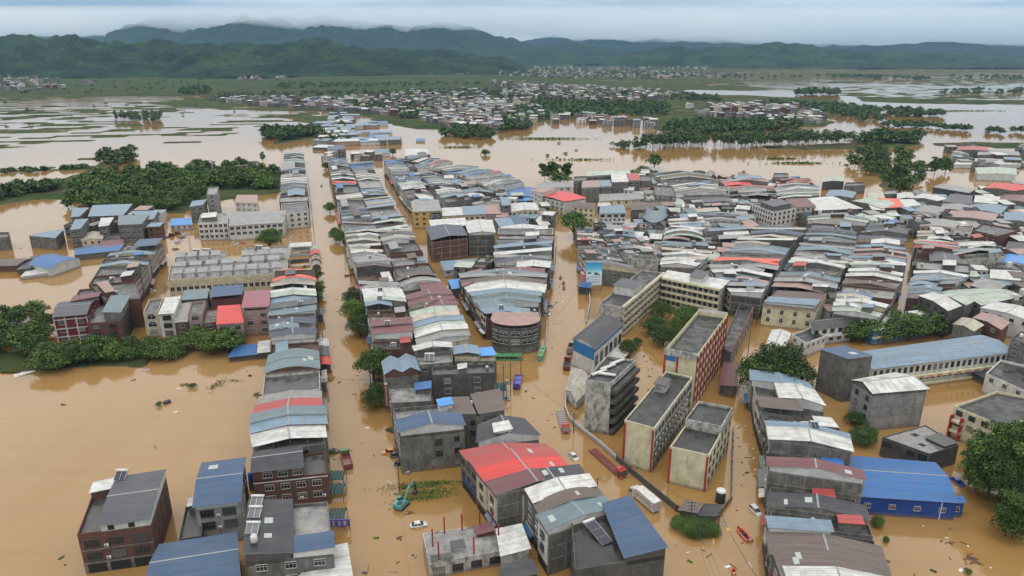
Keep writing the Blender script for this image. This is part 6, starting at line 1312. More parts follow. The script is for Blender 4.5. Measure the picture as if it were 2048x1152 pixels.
# ------------------------------------------------------------------ far villages, hundreds of small houses: one mass
def far_villages():
    rg = random.Random(3); m = MB(); mats = [WALL['C'], WALL['W'], WALL['Y'], WALL['P'], WALL['K'], ROOF['g'], ROOF['b'], ROOF['r'], ROOF['w'], M_SLAB, M_DARK, WALL['G'], ROOF['c']]
    vil = [([(405,200),(560,195),(690,203),(700,224),(620,221),(480,210)], 110, 9), ([(610,207),(860,182),(960,180),(985,202),(960,262),(880,257),(830,237),(700,228)], 330, 9), ([(830,217),(1060,202),(1100,227),(1060,252),(1000,262),(930,262)], 190, 9), ([(980,163),(1360,187),(1350,198),(1180,208),(1000,192)], 320, 10), ([(1090,237),(1180,232),(1310,250),(1310,257),(1090,248)], 34, 9), ([(1440,212),(1560,207),(1650,232),(1640,252),(1560,254),(1490,237)], 120, 9), ([(1350,215),(1440,212),(1490,240),(1400,236)], 26, 8),
           ([(985,140),(1140,128),(1330,146),(1480,151),(1480,157),(1200,160),(1000,152)], 420, 12), ([(1220,131),(1410,134),(1420,141),(1230,139)], 150, 13), ([(1040,123),(1120,120),(1120,128),(1050,130)], 20, 14), ([(1510,128),(1620,131),(1620,136),(1510,134)], 44, 12), ([(1660,131),(1710,132),(1710,136),(1660,135)], 18, 12), ([(1870,130),(2060,132),(2060,136),(1870,135)], 50, 12), ([(-80,158),(118,150),(130,176),(70,186),(-80,186)], 110, 12), ([(170,162),(202,162),(202,170),(170,170)], 6, 10), ([(475,157),(570,155),(570,163),(475,163)], 22, 11), ([(640,228),(780,240),(780,290),(640,300)], 40, 5), ([(900,150),(980,140),(980,146),(905,154)], 16, 9), ([(1880,300),(2100,300),(2100,345),(1900,345)], 22, 7)]
    used = {}
    for poly, n, hh in vil:
        xs = [p[0] for p in poly]; ys = [p[1] for p in poly]; k = t = 0
        while k < n and t < n*40:
            t += 1; a, b = rg.uniform(min(xs), max(xs)), rg.uniform(min(ys), max(ys))
            if not in_poly(np.array([a]), np.array([b]), poly)[0]: continue
            p = P(a, b); key = (int(p.x//10), int(p.y//12))
            if key in used: continue
            used[key] = 1; k += 1; low = hh < 6
            h = hh*rg.uniform(.6, 1.25); w, d = (rg.uniform(4.5, 7), rg.uniform(4, 6)) if not low else (rg.uniform(8, 18), rg.uniform(6, 9)); an = rg.gauss(.1, .25); c, s = math.cos(an), math.sin(an)
            T = lambda x, y, z: (p.x+x*c-y*s, p.y+x*s+y*c, z)
            wm = rg.choice([0, 0, 0, 0, 1, 2, 3, 4, 11, 11]); m.hexa([T(-w, -d, -.5), T(w, -d, -.5), T(w, d, -.5), T(-w, d, -.5)], [T(-w, -d, h), T(w, -d, h), T(w, d, h), T(-w, d, h)], wm)
            rm = rg.choice([9, 9, 9, 9, 5, 5, 6, 8, 12]) if not low else rg.choice([6, 6, 6, 8])
            if rm == 9: m.hexa([T(-w*.9, -d*.2, h), T(-w*.1, -d*.2, h), T(-w*.1, d*.9, h), T(-w*.9, d*.9, h)], [T(-w*.9, -d*.2, h+2.3), T(-w*.1, -d*.2, h+2.3), T(-w*.1, d*.9, h+2.3), T(-w*.9, d*.9, h+2.3)], wm)
            else: m.hexa([T(-w-.4, -d-.4, h+.3), T(w+.4, -d-.4, h+.3), T(w+.4, d+.4, h+1.3), T(-w-.4, d+.4, h+1.3)], [T(-w-.4, -d-.4, h+.5), T(w+.4, -d-.4, h+.5), T(w+.4, d+.4, h+1.5), T(-w-.4, d+.4, h+1.5)], rm)
            z = h-2.6
            while z > 0 and not low:
                nx = rg.choice([2, 3])
                for i in range(nx):
                    x = -w+2*w*(i+.5)/nx; m.face([T(x-1, -d-.05, z), T(x+1, -d-.05, z), T(x+1, -d-.05, z+1.6), T(x-1, -d-.05, z+1.6)], 10)
                z -= 3.3
    return tag(m.build('far_villages', mats), 'hundreds of small far houses of the villages on the plain', 'houses', kind='stuff')
far_villages()
# landmarks of the far village
B = sb('long white school building with a slim tower in the far village', 11, ((955,206),(1014,204),(1013,199),(956,200)), 'w', '_', wall='W', name='far_school', cat='building', n=(14, 3, 'd', 2.2, 1.8))
B.block(17, None, '_', 'W', u0=.0, u1=.18, v0=.1, v1=.9, z0=9); B.block(24, None, '_', 'P', u0=.94, u1=.99, v0=.2, v1=.6, z0=9)
for i, (lab, q, rf, h) in enumerate((('white walled shed with a pale barrel roof beyond the lane', ((812,312),(855,313),(856,300),(811,299)), 'w', 6), ('pale long shed roof left of the barrel-roofed one', ((744,306),(780,306),(778,298),(746,298)), 't', 4), ('blue shed standing in the flood north of the street', ((738,277),(775,277),(773,268),(740,268)), 'B', 4), ('long blue shed on the bank of the north road', ((742,248),(776,247),(774,242),(744,243)), 'B', 4), ('light blue sheds left of the north road', ((655,238),(706,235),(704,228),(658,231)), 'b', 4), ('blue tin sheds at the head of the main street', ((655,300),(690,298),(688,290),(656,291)), 'e', 4), ('blue low shed right of the main street head', ((690,285),(722,284),(720,277),(692,277)), 'B', 4), ('small blue boat-shaped roof in the flood', ((832,282),(850,282),(849,277),(834,277)), 'B', 2))):
    sb(lab, h, q, rf, '~' if i == 0 else '^', 'u' if i == 0 else 'v', 'S', rise=1.5 if i == 0 else .8, name='shed', cat='shed')
# north road, still above the water
m = MB(); a, b, c, d = P(712, 258, .3), P(724, 258, .3), P(718, 230, .3), P(714, 230, .3); m.hexa([(p.x, p.y, -.5) for p in (a, b, c, d)], [(p.x, p.y, .55) for p in (a, b, c, d)]); tag(m.build('road', M_SLABL), kind='structure')
# ------------------------------------------------------------------ vehicles
def paint(name, rgb, rough=0.28):
    m, t, b = nodes_mat('paint_' + name); q = NT(t); n = q.noise(q.coord('Object'), 1.1, 5, 0.65)
    q.l(q.mix(q.ramp(n, [(0.40, 0.08), (0.72, 0.6)]), tuple(c*.8 for c in rgb), (0.16, 0.11, 0.065)), b.inputs['Base Color']); b.inputs['Roughness'].default_value = rough; b.inputs['Coat Weight'].default_value = 0.3
    return m
PT = {k: paint(k, c) for k, c in dict(white=(.74, .75, .75), black=(.014, .015, .018), red=(.50, .018, .022), darkred=(.16, .022, .022), green=(.035, .33, .13), truckgreen=(.03, .20, .07), teal=(.02, .36, .36), orange=(.78, .28, .02), rescue=(.85, .075, .03), blue=(.02, .05, .52), grey=(.22, .23, .24), maroon=(.20, .03, .05), silver=(.48, .50, .52), rust=(.12, .045, .035), yellow=(.75, .60, .04)).items()}
M_TYRE = plain('tyre', (0.012, 0.012, 0.013), 0.85); M_LAMP = plain('lamp_glass', (0.62, 0.63, 0.60), 0.15); M_TAIL = plain('tail_lamp', (0.45, 0.01, 0.01), 0.2); M_STEELD = plain('dark_steel', (0.05, 0.05, 0.055), 0.55, 0.4)
def wheels(root, xs, half, r=.33, w=.24, z=None):
    m = MB(); _cyl(m, (0, 0, 0), (0, 1, 0), r, w, 14); tm = m.mesh('wheel', M_TYRE); m = MB(); _cyl(m, (0, 0, 0), (0, 1, 0), r*.58, w*1.04, 10); rm = m.mesh('rim', M_STEEL)
    for x in xs:
        for y in (-half, half): o = put('wheel', tm, root, (x, y, r if z is None else z)); put('rim', rm, o)
def head(p, q):
    """heading from one picture point to another on the water"""
    a, b = P(*p), P(*q); d = b-a; return math.atan2(d.y, d.x)
def ring(x, hw, z0, z1, top=.86, n=4):
    """a rounded cross section of a car body"""
    return [(x, -hw, z0), (x, hw, z0), (x, hw*1.02, (z0+z1)*.5), (x, hw*.97, z1*.93+z0*.07), (x, hw*top, z1), (x, -hw*top, z1), (x, -hw*.97, z1*.93+z0*.07), (x, -hw*1.02, (z0+z1)*.5)]
_CAR = {}
def car_parts(kind):
    if kind in _CAR: return _CAR[kind]
    suv = kind != 'sedan'; zb = 1.02 if suv else .92; zr = 1.72 if suv else 1.45
    b = MB(); b.loft([ring(-2.25, .62, .45, .70), ring(-2.15, .80, .30, .88 if not suv else zb), ring(-1.5, .88, .25, zb), ring(.75, .90, .25, zb), ring(1.2, .88, .25, zb*.97), ring(1.9, .82, .28, zb*.86), ring(2.2, .66, .38, .66)])
    g = MB(); x = (-2.0 if suv else -1.75, -1.55 if suv else -1.05, .25, 1.15)
    g.loft([[(x[0], -.78, zb-.02), (x[0], .78, zb-.02), (x[1], .62, zr-.05), (x[1], -.62, zr-.05)], [(x[3], -.80, zb-.03), (x[3], .80, zb-.03), (x[2], .64, zr-.05), (x[2], -.64, zr-.05)]])
    r = MB(); r.loft([[(x[1]-.10, -.60, zr-.10), (x[1]-.10, .60, zr-.10), (x[1]+.05, .64, zr), (x[1]+.05, -.64, zr)], [(x[2]+.10, -.62, zr-.10), (x[2]+.10, .62, zr-.10), (x[2]-.05, .66, zr), (x[2]-.05, -.66, zr)]])
    p = MB()
    for s in (-1, 1):
        for xa, xb in ((x[0], x[1]), (x[3], x[2]), (-.30, -.30)):
            p.hexa([(xa-.05, s*.815-.02, zb-.04), (xa+.05, s*.815-.02, zb-.04), (xa+.05, s*.815+.02, zb-.04), (xa-.05, s*.815+.02, zb-.04)], [(xb-.05, s*.655-.02, zr-.05), (xb+.05, s*.655-.02, zr-.05), (xb+.05, s*.655+.02, zr-.05), (xb-.05, s*.655+.02, zr-.05)])
    _CAR[kind] = (b, g, r, p, zb); return _CAR[kind]
def car(px, to, col, label, kind='sedan', sink=.55, tilt=0.0):
    p = P(*px); rz = head(px, to); o = empty('car', (p.x, p.y, -sink), rz, label, 'car', 'cars caught in the flood'); o.rotation_euler = (0, tilt, rz)
    b, g, r, pl, zb = car_parts(kind); b.build('body', PT[col], o, smooth=True); gl = g.build('windows', M_GLASS, o); r.build('roof', PT[col], o)
    tag(pl.build('pillars', PT[col], gl), kind='stuff')
    for s in (-1, 1):
        m = MB(); m.box(2.0, 2.19, s*.58-.14, s*.58+.14, .55, .68); m.build('headlight', M_LAMP, o); m = MB(); m.box(-2.2, -2.1, s*.60-.13, s*.60+.13, .62, .80); m.build('tail_light', M_TAIL, o)
        m = MB(); m.box(.82, .98, s*.98-.08, s*.98+.08, zb-.05, zb+.09); m.build('mirror', PT[col], o)
    wheels(o, (-1.35, 1.35), .78); return o
car((838,1051), (852,1049), 'white', 'white sedan beside the unfinished slab with red posts', 'sedan', .42)
car((1147,914), (1152,919), 'white', 'white sedan near the curved white wall', 'sedan', .5)
car((1511,1022), (1517,1028), 'white', 'white estate car beside the row of houses, near the red boat', 'suv', .62)
car((783,862), (772,858), 'black', 'black car nose-up against the concrete house with the azure hut', 'suv', .5, .12)
car((796,912), (806,911), 'black', 'black car right beside the orange pickup', 'suv', .5); car((803,926), (812,921), 'black', 'black car second below the orange pickup', 'suv', .6); car((815,940), (817,932), 'black', 'dark car half behind the corner of the concrete house', 'sedan', .5)
car((664,905), (675,904), 'black', 'dark car with a white nose beside the green dump truck', 'suv', .5)
for (a, b, c, l) in (((1093,621),(1103,620),'white','white car in the middle of three on the central street'), ((1092,629),(1102,630),'white','white car nearest the camera of three on the central street'), ((1099,614),(1108,612),'grey','grey van behind the two white cars on the central street'), ((1089,600),(1094,598),'silver','silver car by the wall on the central street'), ((1009,800),(1018,799),'grey','grey car under the green striped awning'), ((757,763),(768,762),'black','dark car under the round tree by the brick terrace'), ((806,434),(812,432),'white','white car in the inner lane by the yellow corner house'), ((1142,435),(1150,434),'grey','grey car before the scarlet-roofed building'), ((303,583),(311,582),'white','white car in the alley behind the long terrace'), ((592,505),(600,505),'white','white car under the plaza canopy'), ((612,534),(622,534),'black','black car on the plaza beside the red canopy'), ((925,553),(930,551),'white','white van by the low long shed'), ((860,541-2),(864,537),'silver','silver car at the lane wall below the brick house'), ((1915,965),(1922,970),'blue','blue car under the trees behind the warehouse'), ((1722,880),(1727,884),'white','white car between the tall grey house and the ruin'), ((470,488),(478,487),'white','white car before the long white hall, left one'), ((486,487),(494,486),'red','red car before the long white hall'), ((584,477),(590,475),'silver','silver car by the white corner building'), ((583,487),(589,485),'white','white car nearest the plaza tree')):
    car(a, b, c, l, 'suv' if c in ('grey', 'white') else 'sedan', .5)
for i, (x, y, c) in enumerate(((372,468,'white'),(368,472,'silver'),(364,476,'black'),(360,481,'white'),(356,486,'silver'),(352,499,'darkred'))): car((x, y), (x+9, y-1), c, 'car %s in the car-park line below the blue pavilion' % ('topmost', 'second from the top', 'third from the top', 'fourth from the top', 'fifth from the top', 'dark red and lowest')[i], 'sedan', .5)
def truck(px, to, label, cab='red', bed=None, bed_len=8.0, bed_kind='flat', sink=.7, name='truck', tall=2.7, load=None, cat='truck', semi=False):
    """cab to the front (+x) at px, bed behind"""
    p = P(*px); rz = head(px, to); o = empty(name, (p.x, p.y, -sink), rz, label, cat, 'lorries caught in the flood')
    m = MB(); z0, z1 = .7, tall; w = 1.22
    m.loft([[(-2.1, -w, z0), (-2.1, w, z0), (-2.1, w, z1), (-2.1, -w, z1)], [(-.45, -w, z0), (-.45, w, z0), (-.45, w*.97, z1), (-.45, -w*.97, z1)], [(-.05, -w, z0), (-.05, w, z0), (-.25, w*.95, z1-.08), (-.25, -w*.95, z1-.08)]])
    c = m.build('cab', PT[cab], o)
    m = MB(); m.hexa([(.0, -w*.92, 1.55), (.02, w*.92, 1.55), (-.02, w*.92, 1.55), (-.06, -w*.92, 1.55)], [(-.19, -w*.86, z1-.25), (-.17, w*.86, z1-.25), (-.24, w*.86, z1-.25), (-.26, -w*.86, z1-.25)]); m.build('windscreen', M_GLASS, c)
    for s in (-1, 1):
        m = MB(); m.box(-1.25, -.4, s*w-.015, s*w+.015, 1.55, z1-.35); m.build('side_window', M_GLASS, c)
        m = MB(); m.box(-.02, .05, s*.9-.18, s*.9+.18, .95, 1.15); m.build('headlight', M_LAMP, c); m = MB(); m.box(-.35, -.2, s*1.42-.1, s*1.42+.1, 1.5, 2.1); m.build('mirror', M_STEELD, c)
    m = MB(); m.box(-.02, .12, -w, w, .5, .85); m.build('bumper', M_STEELD, c)
    m = MB(); m.box(-2.1, -1.0, -w*.9, w*.9, z1, z1+.28); m.build('roof_fairing', PT[cab], c)
    x1 = -2.35; x0 = x1-bed_len; m = MB(); m.box(x0, -.4, -.45, .45, .62, .9); m.build('chassis', M_STEELD, o)
    bm = PT[bed or cab]
    if bed_kind == 'flat':
        m = MB(); m.box(x0, x1, -1.25, 1.25, .98, 1.16); f = m.build('flatbed', bm, o)
        for k in range(int(bed_len/1.2)):
            m = MB(); m.box(x0+.3+k*1.2, x0+.42+k*1.2, -1.24, 1.24, 1.16, 1.22); m.build('cross_beam', PT['rust'], f)
        m = MB(); m.box(x1-.12, x1, -1.2, 1.2, 1.16, 2.2); m.build('headboard', bm, o)
    elif bed_kind == 'dump':
        m = MB(); t = .1
        for a in ((x0, x1, -1.25, -1.25+t), (x0, x1, 1.25-t, 1.25), (x0, x0+t, -1.14, 1.14), (x1-t, x1, -1.14, 1.14)): m.box(*a, 1.0, 2.25)
        m.box(x0+.02, x1-.02, -1.22, 1.22, .98, 1.1); m.build('tipper_body', bm, o)
        m = MB(); m.box(x0+t, x1-t, -1.14, 1.14, 1.11, 1.5); m.build('load', load or PT['darkred'], o)
    elif bed_kind == 'box':
        m = MB(); m.box(x0, x1, -1.27, 1.27, 1.0, 3.75); bx = m.build('cargo_box', bm, o)
        for s in (-1, 1): m = MB(); m.box(x0-.03, x0, s*.63-.6, s*.63+.6, 1.06, 3.7); m.build('rear_door', PT['silver'], bx)
        for a in (1.03, 3.62): m = MB(); m.box(x0+.02, x1-.02, -1.29, 1.29, a, a+.09); m.build('rail', PT['silver'], bx)
        rgx = random.Random(4)
        for k in range(8):      # lettering along the side, read as blocks of strokes
            m = MB(); xx = x1-1.0-k*(bed_len-1.6)/8.2; mt = M_TAIL if k == 0 else PT['grey']
            for q in range(5): a = rgx.uniform(-.22, .22); zz = 2.15+q*.14; m.box(xx-.24+a*.3, xx+.24+a*.3, 1.275, 1.285, zz, zz+.06)
            m.box(xx-.04, xx+.04, 1.276, 1.288, 2.12, 2.8)
            for v in list(range(len(m.v))): pass
            m.v = m.v + [(x, -y, z) for x, y, z in m.v]; nf = [tuple(i+len(m.v)//2 for i in reversed(f)) for f in m.f]; m.f += nf; m.m += m.m; tag(m.build('lettering', mt, bx), kind='stuff')
    elif bed_kind == 'tarp':
        m = MB(); m.loft([[(x, -1.25, 1.0), (x, 1.25, 1.0), (x, 1.22, 2.5+e), (x, .6, 2.95+e), (x, 0, 2.8+e), (x, -.6, 2.95+e), (x, -1.22, 2.5+e)] for x, e in ((x0, 0), (x0+bed_len*.3, .15), (x0+bed_len*.55, -.05), (x0+bed_len*.8, .12), (x1, 0))]); m.build('tarpaulin', PT['blue'], o); m = MB(); m.box(x0, x1, -1.28, 1.28, .85, 1.25); m.build('bed', PT['maroon'], o)
    n = 3 if bed_len > 9 else 2; wheels(o, [-.9]+[x0+1.0+1.25*k for k in range(n)] + ([-3.2] if semi else []), 1.0, .5, .3); return o
truck((1132,868), (1136,882), 'red tractor lorry with an empty grey trailer along the white wall', 'red', 'grey', 11.5, 'flat', semi=True, tall=3.1)
truck((1247,957), (1256,965), 'red tractor lorry with a long maroon flatbed, beside the grey fence', 'red', 'maroon', 13.5, 'flat', semi=True, tall=3.1)
truck((1265,984), (1258,978), 'white box lorry with a row of letters on its side', 'white', 'white', 7.6, 'box', sink=.6)
truck((1139,710), (1136,720), 'dark lorry with a red cab roof behind the dark red tipper', 'darkred', 'black', 6, 'dump', load=M_DARK)
truck((1136,704+18), (1140,700), 'dark red tipper lorry beside the auditorium', 'darkred', 'darkred', 6.5, 'dump', sink=.5, load=M_STEELD)
truck((689,908), (686,897), 'green dump lorry with a dark red body in the main street', 'truckgreen', 'maroon', 6.2, 'dump', sink=.6)
truck((1038,757), (1040,748), 'lorry covered by a bright blue tarpaulin', 'maroon', 'maroon', 6.6, 'tarp', sink=.5)
truck((359,468), (372,465), 'red lorry with a long flatbed, right one, below the blue pavilion', 'darkred', 'rust', 9, 'flat'); truck((347,472), (360,469), 'red lorry with a long flatbed, left one, beside the blue-roofed houses', 'darkred', 'rust', 11, 'flat')
def pickup(px, to):
    p = P(*px); o = empty('pickup', (p.x, p.y, -.55), head(px, to), 'orange double-cab pickup parked nose-in beside the black cars', 'pickup')
    m = MB(); m.loft([ring(-2.6, .85, .4, 1.0), ring(-1.1, .9, .35, 1.05), ring(1.3, .9, .35, 1.05), ring(2.4, .8, .4, .95)]); b = m.build('body', PT['orange'], o)
    m = MB(); m.loft([[(-1.0, -.8, 1.03), (-1.0, .8, 1.03), (-.8, .66, 1.68), (-.8, -.66, 1.68)], [(1.3, -.8, 1.03), (1.3, .8, 1.03), (.6, .66, 1.68), (.6, -.66, 1.68)]]); m.build('windows', M_GLASS, o); m = MB(); m.box(-.85, .65, -.7, .7, 1.66, 1.75); m.build('roof', PT['orange'], o)
    m = MB(); m.box(-2.5, -1.15, -.7, .7, 1.0, 1.06); m.build('load_bed', M_DARK, b)
    for s in (-1, 1): m = MB(); m.box(-2.55, -1.1, s*.85-.05, s*.85+.05, 1.0, 1.35); m.build('bed_side', PT['orange'], b)
    wheels(o, (-1.6, 1.6), .82, .38)
pickup((780,905), (772,906))
def bus(px, to, label):
    p = P(*px); o = empty('bus', (p.x, p.y, -.8), head(px, to), label, 'bus', 'green town buses'); L_ = 5.2; w = 1.22
    m = MB(); m.loft([[(-L_, -w, .5), (-L_, w, .5), (-L_, w, 2.75), (-L_, w*.85, 3.0), (-L_, -w*.85, 3.0), (-L_, -w, 2.75)], [(L_-.1, -w, .5), (L_-.1, w, .5), (L_-.25, w, 2.75), (L_-.4, w*.85, 3.0), (L_-.4, -w*.85, 3.0), (L_-.25, -w, 2.75)]]); b = m.build('body', PT['green'], o)
    for s in (-1, 1):
        for k in range(6):
            x = -L_+.5+k*1.62; m = MB(); m.box(x, x+1.45, s*w-.02, s*w+.02, 1.55, 2.5); m.build('side_window', M_GLASS, b)
        m = MB(); m.box(L_-.18, L_-.02, s*.85-.2, s*.85+.2, 1.0, 1.2); m.build('headlight', M_LAMP, b)
    for x, nm in ((L_-.16, 'windscreen'), (-L_, 'rear_window')): m = MB(); m.box(x-.06, x+.05, -w*.88, w*.88, 1.5, 2.6); m.build(nm, M_GLASS, b)
    for x in (-2.6, 1.6): m = MB(); m.box(x-.7, x+.7, -.6, .6, 3.0, 3.22); m.build('roof_unit', PT['truckgreen'], b)
    wheels(o, (-3.2, 3.2), 1.05, .48, .28)
bus((1083,712), (1079,722), 'green town bus facing the camera in the central street'); bus((1018,719), (1035,719), 'green town bus broadside below the curved corner house')
def excavator():
    p = P(804, 1012); o = empty('excavator', (p.x, p.y, -.55), head((804,1012), (826,990)), 'teal excavator reaching over floating weed beside the main street', 'excavator')
    for s in (-1, 1):
        m = MB(); m.loft([[(x, s*1.15-.28, z) for x, z in pr] for pr in [[(-1.7, .15), (-1.95, .5), (-1.7, .85), (1.7, .85), (1.95, .5), (1.7, .15)]]] + [[(x, s*1.15+.28, z) for x, z in [(-1.7, .15), (-1.95, .5), (-1.7, .85), (1.7, .85), (1.95, .5), (1.7, .15)]]]); m.build('track', M_TYRE, o)
    m = MB(); m.box(-.9, .9, -.85, .85, .7, 1.1); m.build('slew_ring', M_STEELD, o)
    m = MB(); m.loft([[(x, -1.25, 1.1), (x, 1.25, 1.1), (x, 1.2, z), (x, -1.2, z)] for x, z in ((-2.3, 1.95), (-2.1, 2.25), (-.5, 2.3), (.6, 2.1), (1.3, 1.7))]); hs = m.build('house', PT['teal'], o); m = MB(); m.box(-1.9, -.7, -.9, .3, 2.25, 2.42); m.build('engine_cover', M_STEELD, hs)
    m = MB(); m.loft([[(x, .35, 1.3), (x, 1.2, 1.3), (x, 1.15, z), (x, .4, z)] for x, z in ((-.3, 2.95), (.7, 2.95), (1.25, 2.2))]); c = m.build('cab', M_GLASS, hs); m = MB(); m.box(-.35, .75, .32, 1.2, 2.95, 3.05); m.build('cab_roof', PT['teal'], c)
    m = MB(); m.loft([[(x, -.45, z-a), (x, -.05, z-a), (x, -.05, z+a), (x, -.45, z+a)] for x, z, a in ((1.0, 1.7, .3), (2.4, 3.6, .42), (3.6, 4.3, .40), (5.6, 4.1, .26))]); bo = m.build('boom', PT['teal'], o)
    m = MB(); m.loft([[(x-.2, -.42, z), (x+.2, -.42, z), (x+.2, -.08, z), (x-.2, -.08, z)] for x, z in ((5.3, 4.7), (5.8, 4.1), (6.1, 1.6))]); m.build('stick', M_STEELD, o)
    m = MB(); m.tube([(1.4, -.25, 1.6), (2.9, -.25, 3.4)], .09, 8); m.build('boom_cylinder', M_STEEL, bo); m = MB(); m.tube([(3.2, -.25, 4.7), (5.2, -.25, 4.9)], .08, 8); m.build('stick_cylinder', M_STEEL, bo)
    m = MB(); m.loft([[(6.1+a, -.75, z), (6.1+a, .25, z), (6.1+b, .25, z), (6.1+b, -.75, z)] for a, b, z in ((-.25, .25, 1.8), (-.75, .25, 1.2), (-.95, .0, .6), (-.6, -.3, .3))]); m.build('bucket', M_STEELD, o)
excavator()
# ------------------------------------------------------------------ people and boats
def person_mesh(seated):
    me = bpy.data.meshes.new('person'); J = {'pelvis': (0, 0, .0), 'belly': (.0, 0, .2), 'chest': (.03, 0, .42), 'neck': (.04, 0, .58), 'head': (.06, 0, .70), 'top': (.06, 0, .82)}
    for s, n in ((-1, 'l'), (1, 'r')):
        J['sh'+n] = (.03, s*.19, .50); J['el'+n] = (.12, s*.27, .26); J['wr'+n] = (.34, s*.20, .20); J['ha'+n] = (.42, s*.17, .20)
        J['hip'+n] = (.02, s*.10, -.04)
        if seated: J['kn'+n] = (.44, s*.15, .06); J['an'+n] = (.46, s*.14, -.36); J['fo'+n] = (.60, s*.15, -.40)
        else: J['kn'+n] = (.06, s*.12, -.44); J['an'+n] = (.0, s*.12, -.84); J['fo'+n] = (.14, s*.13, -.88)
    E = [('pelvis','belly'),('belly','chest'),('chest','neck'),('neck','head'),('head','top')] + [(a+n, b+n) for n in 'lr' for a, b in (('sh','el'),('el','wr'),('wr','ha'),('hip','kn'),('kn','an'),('an','fo'))] + [('chest','shl'),('chest','shr'),('pelvis','hipl'),('pelvis','hipr')]
    k = list(J); me.from_pydata([J[a] for a in k], [(k.index(a), k.index(b)) for a, b in E], [])
    o = bpy.data.objects.new('person', me); COL.objects.link(o); md = o.modifiers.new('s', 'SKIN'); sb_ = o.modifiers.new('d', 'SUBSURF'); sb_.levels = sb_.render_levels = 1
    rad = {'pelvis': .15, 'belly': .14, 'chest': .16, 'neck': .06, 'head': .10, 'top': .075, 'sh': .075, 'el': .05, 'wr': .04, 'ha': .045, 'hip': .095, 'kn': .065, 'an': .045, 'fo': .045}
    for i, a in enumerate(k):
        r = rad.get(a, rad.get(a[:2], rad.get(a[:3], .06))); me.skin_vertices[0].data[i].radius = (r, r); me.skin_vertices[0].data[i].use_root = a == 'pelvis'
    dg = bpy.context.evaluated_depsgraph_get(); r = bpy.data.meshes.new_from_object(o.evaluated_get(dg)); bpy.data.objects.remove(o); r.name = 'person'
    r.materials.clear()
    return r
SEAT, STAND = person_mesh(True), person_mesh(False)
def person_material(name, top, low, skin=(.33, .20, .14)):
    m, t, b = nodes_mat(name); q = NT(t); z = q.n('ShaderNodeSeparateXYZ'); q.l(q.n('ShaderNodeTexCoord').outputs['Object'], z.inputs[0])
    f = q.n('ShaderNodeMapRange'); f.inputs['From Min'].default_value = -.9; f.inputs['From Max'].default_value = .9; q.l(z.outputs['Z'], f.inputs['Value']); rp = q.ramp(f.outputs[0], [(0.0, low), (.55, top), (.82, skin), (.90, (.015, .012, .01))]); 
    for n in t.nodes:
        if n.type == 'VALTORGB': n.color_ramp.interpolation = 'CONSTANT'
    q.l(rp, b.inputs['Base Color']); b.inputs['Roughness'].default_value = .8; return m
PM = [person_material('clothes_vest', (.75, .10, .03), (.02, .025, .04)), person_material('clothes_dark', (.03, .03, .04), (.02, .02, .03))]
SM = [[SEAT.copy(), SEAT.copy()], [STAND.copy(), STAND.copy()]]
for a in SM:
    for i in (0, 1): a[i].materials.append(PM[i]); a[i].polygons.foreach_set('use_smooth', [True]*len(a[i].polygons))
def person(x, y, z, rz, label, seated=True, c=0): tag(put('person', SM[0 if seated else 1][c], None, (x, y, z), rz), label, 'person', 'people afloat in the town')
def boat(px, to, label, col='rescue', L_=2.6, name='rescue_boat', crew=((-.9, 0), (.7, 1)), clab=('person', 'person')):
    p = P(*px); rz = head(px, to); o = empty(name, (p.x, p.y, 0.05), rz, label, 'boat'); w = .78*L_/2.6
    pts = [(-L_, -w, .28), (L_*.35, -w, .28), (L_*.75, -w*.62, .34), (L_, 0, .46), (L_*.75, w*.62, .34), (L_*.35, w, .28), (-L_, w, .28)]
    m = MB(); m.tube(pts, .25*L_/2.6, 8); m.build('tube', PT[col], o, smooth=True); m = MB(); m.face([(x, y, .12) for x, y, z in pts]); m.face([(x, y, .10) for x, y, z in reversed(pts)]); m.build('floor', M_STEELD, o)
    m = MB(); m.box(-L_-.05, -L_+.12, -w, w, .05, .62); m.build('transom', PT[col], o); m = MB(); m.box(-L_-.45, -L_-.02, -.16, .16, .25, .95); m.build('outboard_motor', PT['silver'], o)
    m = MB(); m.box(-.2, .1, -w*.8, w*.8, .30, .40); m.build('thwart', M_STEELD, o)
    c, s = math.cos(rz), math.sin(rz)
    for (x, k), l in zip(crew, clab): person(p.x+x*c*L_/2.6, p.y+x*s*L_/2.6, .62, rz, l, True, k)
boat((1487,1070), (1480,1062), 'orange inflatable rescue boat with two people, near the white estate car', clab=('person in dark clothes seated at the stern of the rescue boat', 'person in an orange vest seated at the bow of the rescue boat'), crew=((-1.1, 1), (.9, 0)))
boat((1467,1144), (1467,1136), 'small orange dinghy at the bottom edge with one paddler', L_=1.2, crew=((-.2, 0),), clab=('person in an orange vest kneeling in the small dinghy',))
boat((643,372), (642,362), 'dark skiff in the far main street', 'black', 2.2, 'skiff', ((0, 1),), ('person in dark clothes seated in the far skiff',))
for i, (x, y) in enumerate(((1121,556),(1127,567),(1128,577))): boat((x, y), (x+1, y-7), ['farthest of three skiffs in the central street', 'middle one of three skiffs in the central street', 'nearest of three skiffs in the central street'][i], 'maroon', 1.8, 'skiff', ((0, i % 2),), (['person in the farthest of three skiffs', 'person in the middle one of three skiffs', 'person in the nearest of three skiffs'][i],))
boat((700,551), (712,549), 'maroon upturned skiff by the bank of the main street', 'darkred', 2.6, 'skiff', (), ()); 
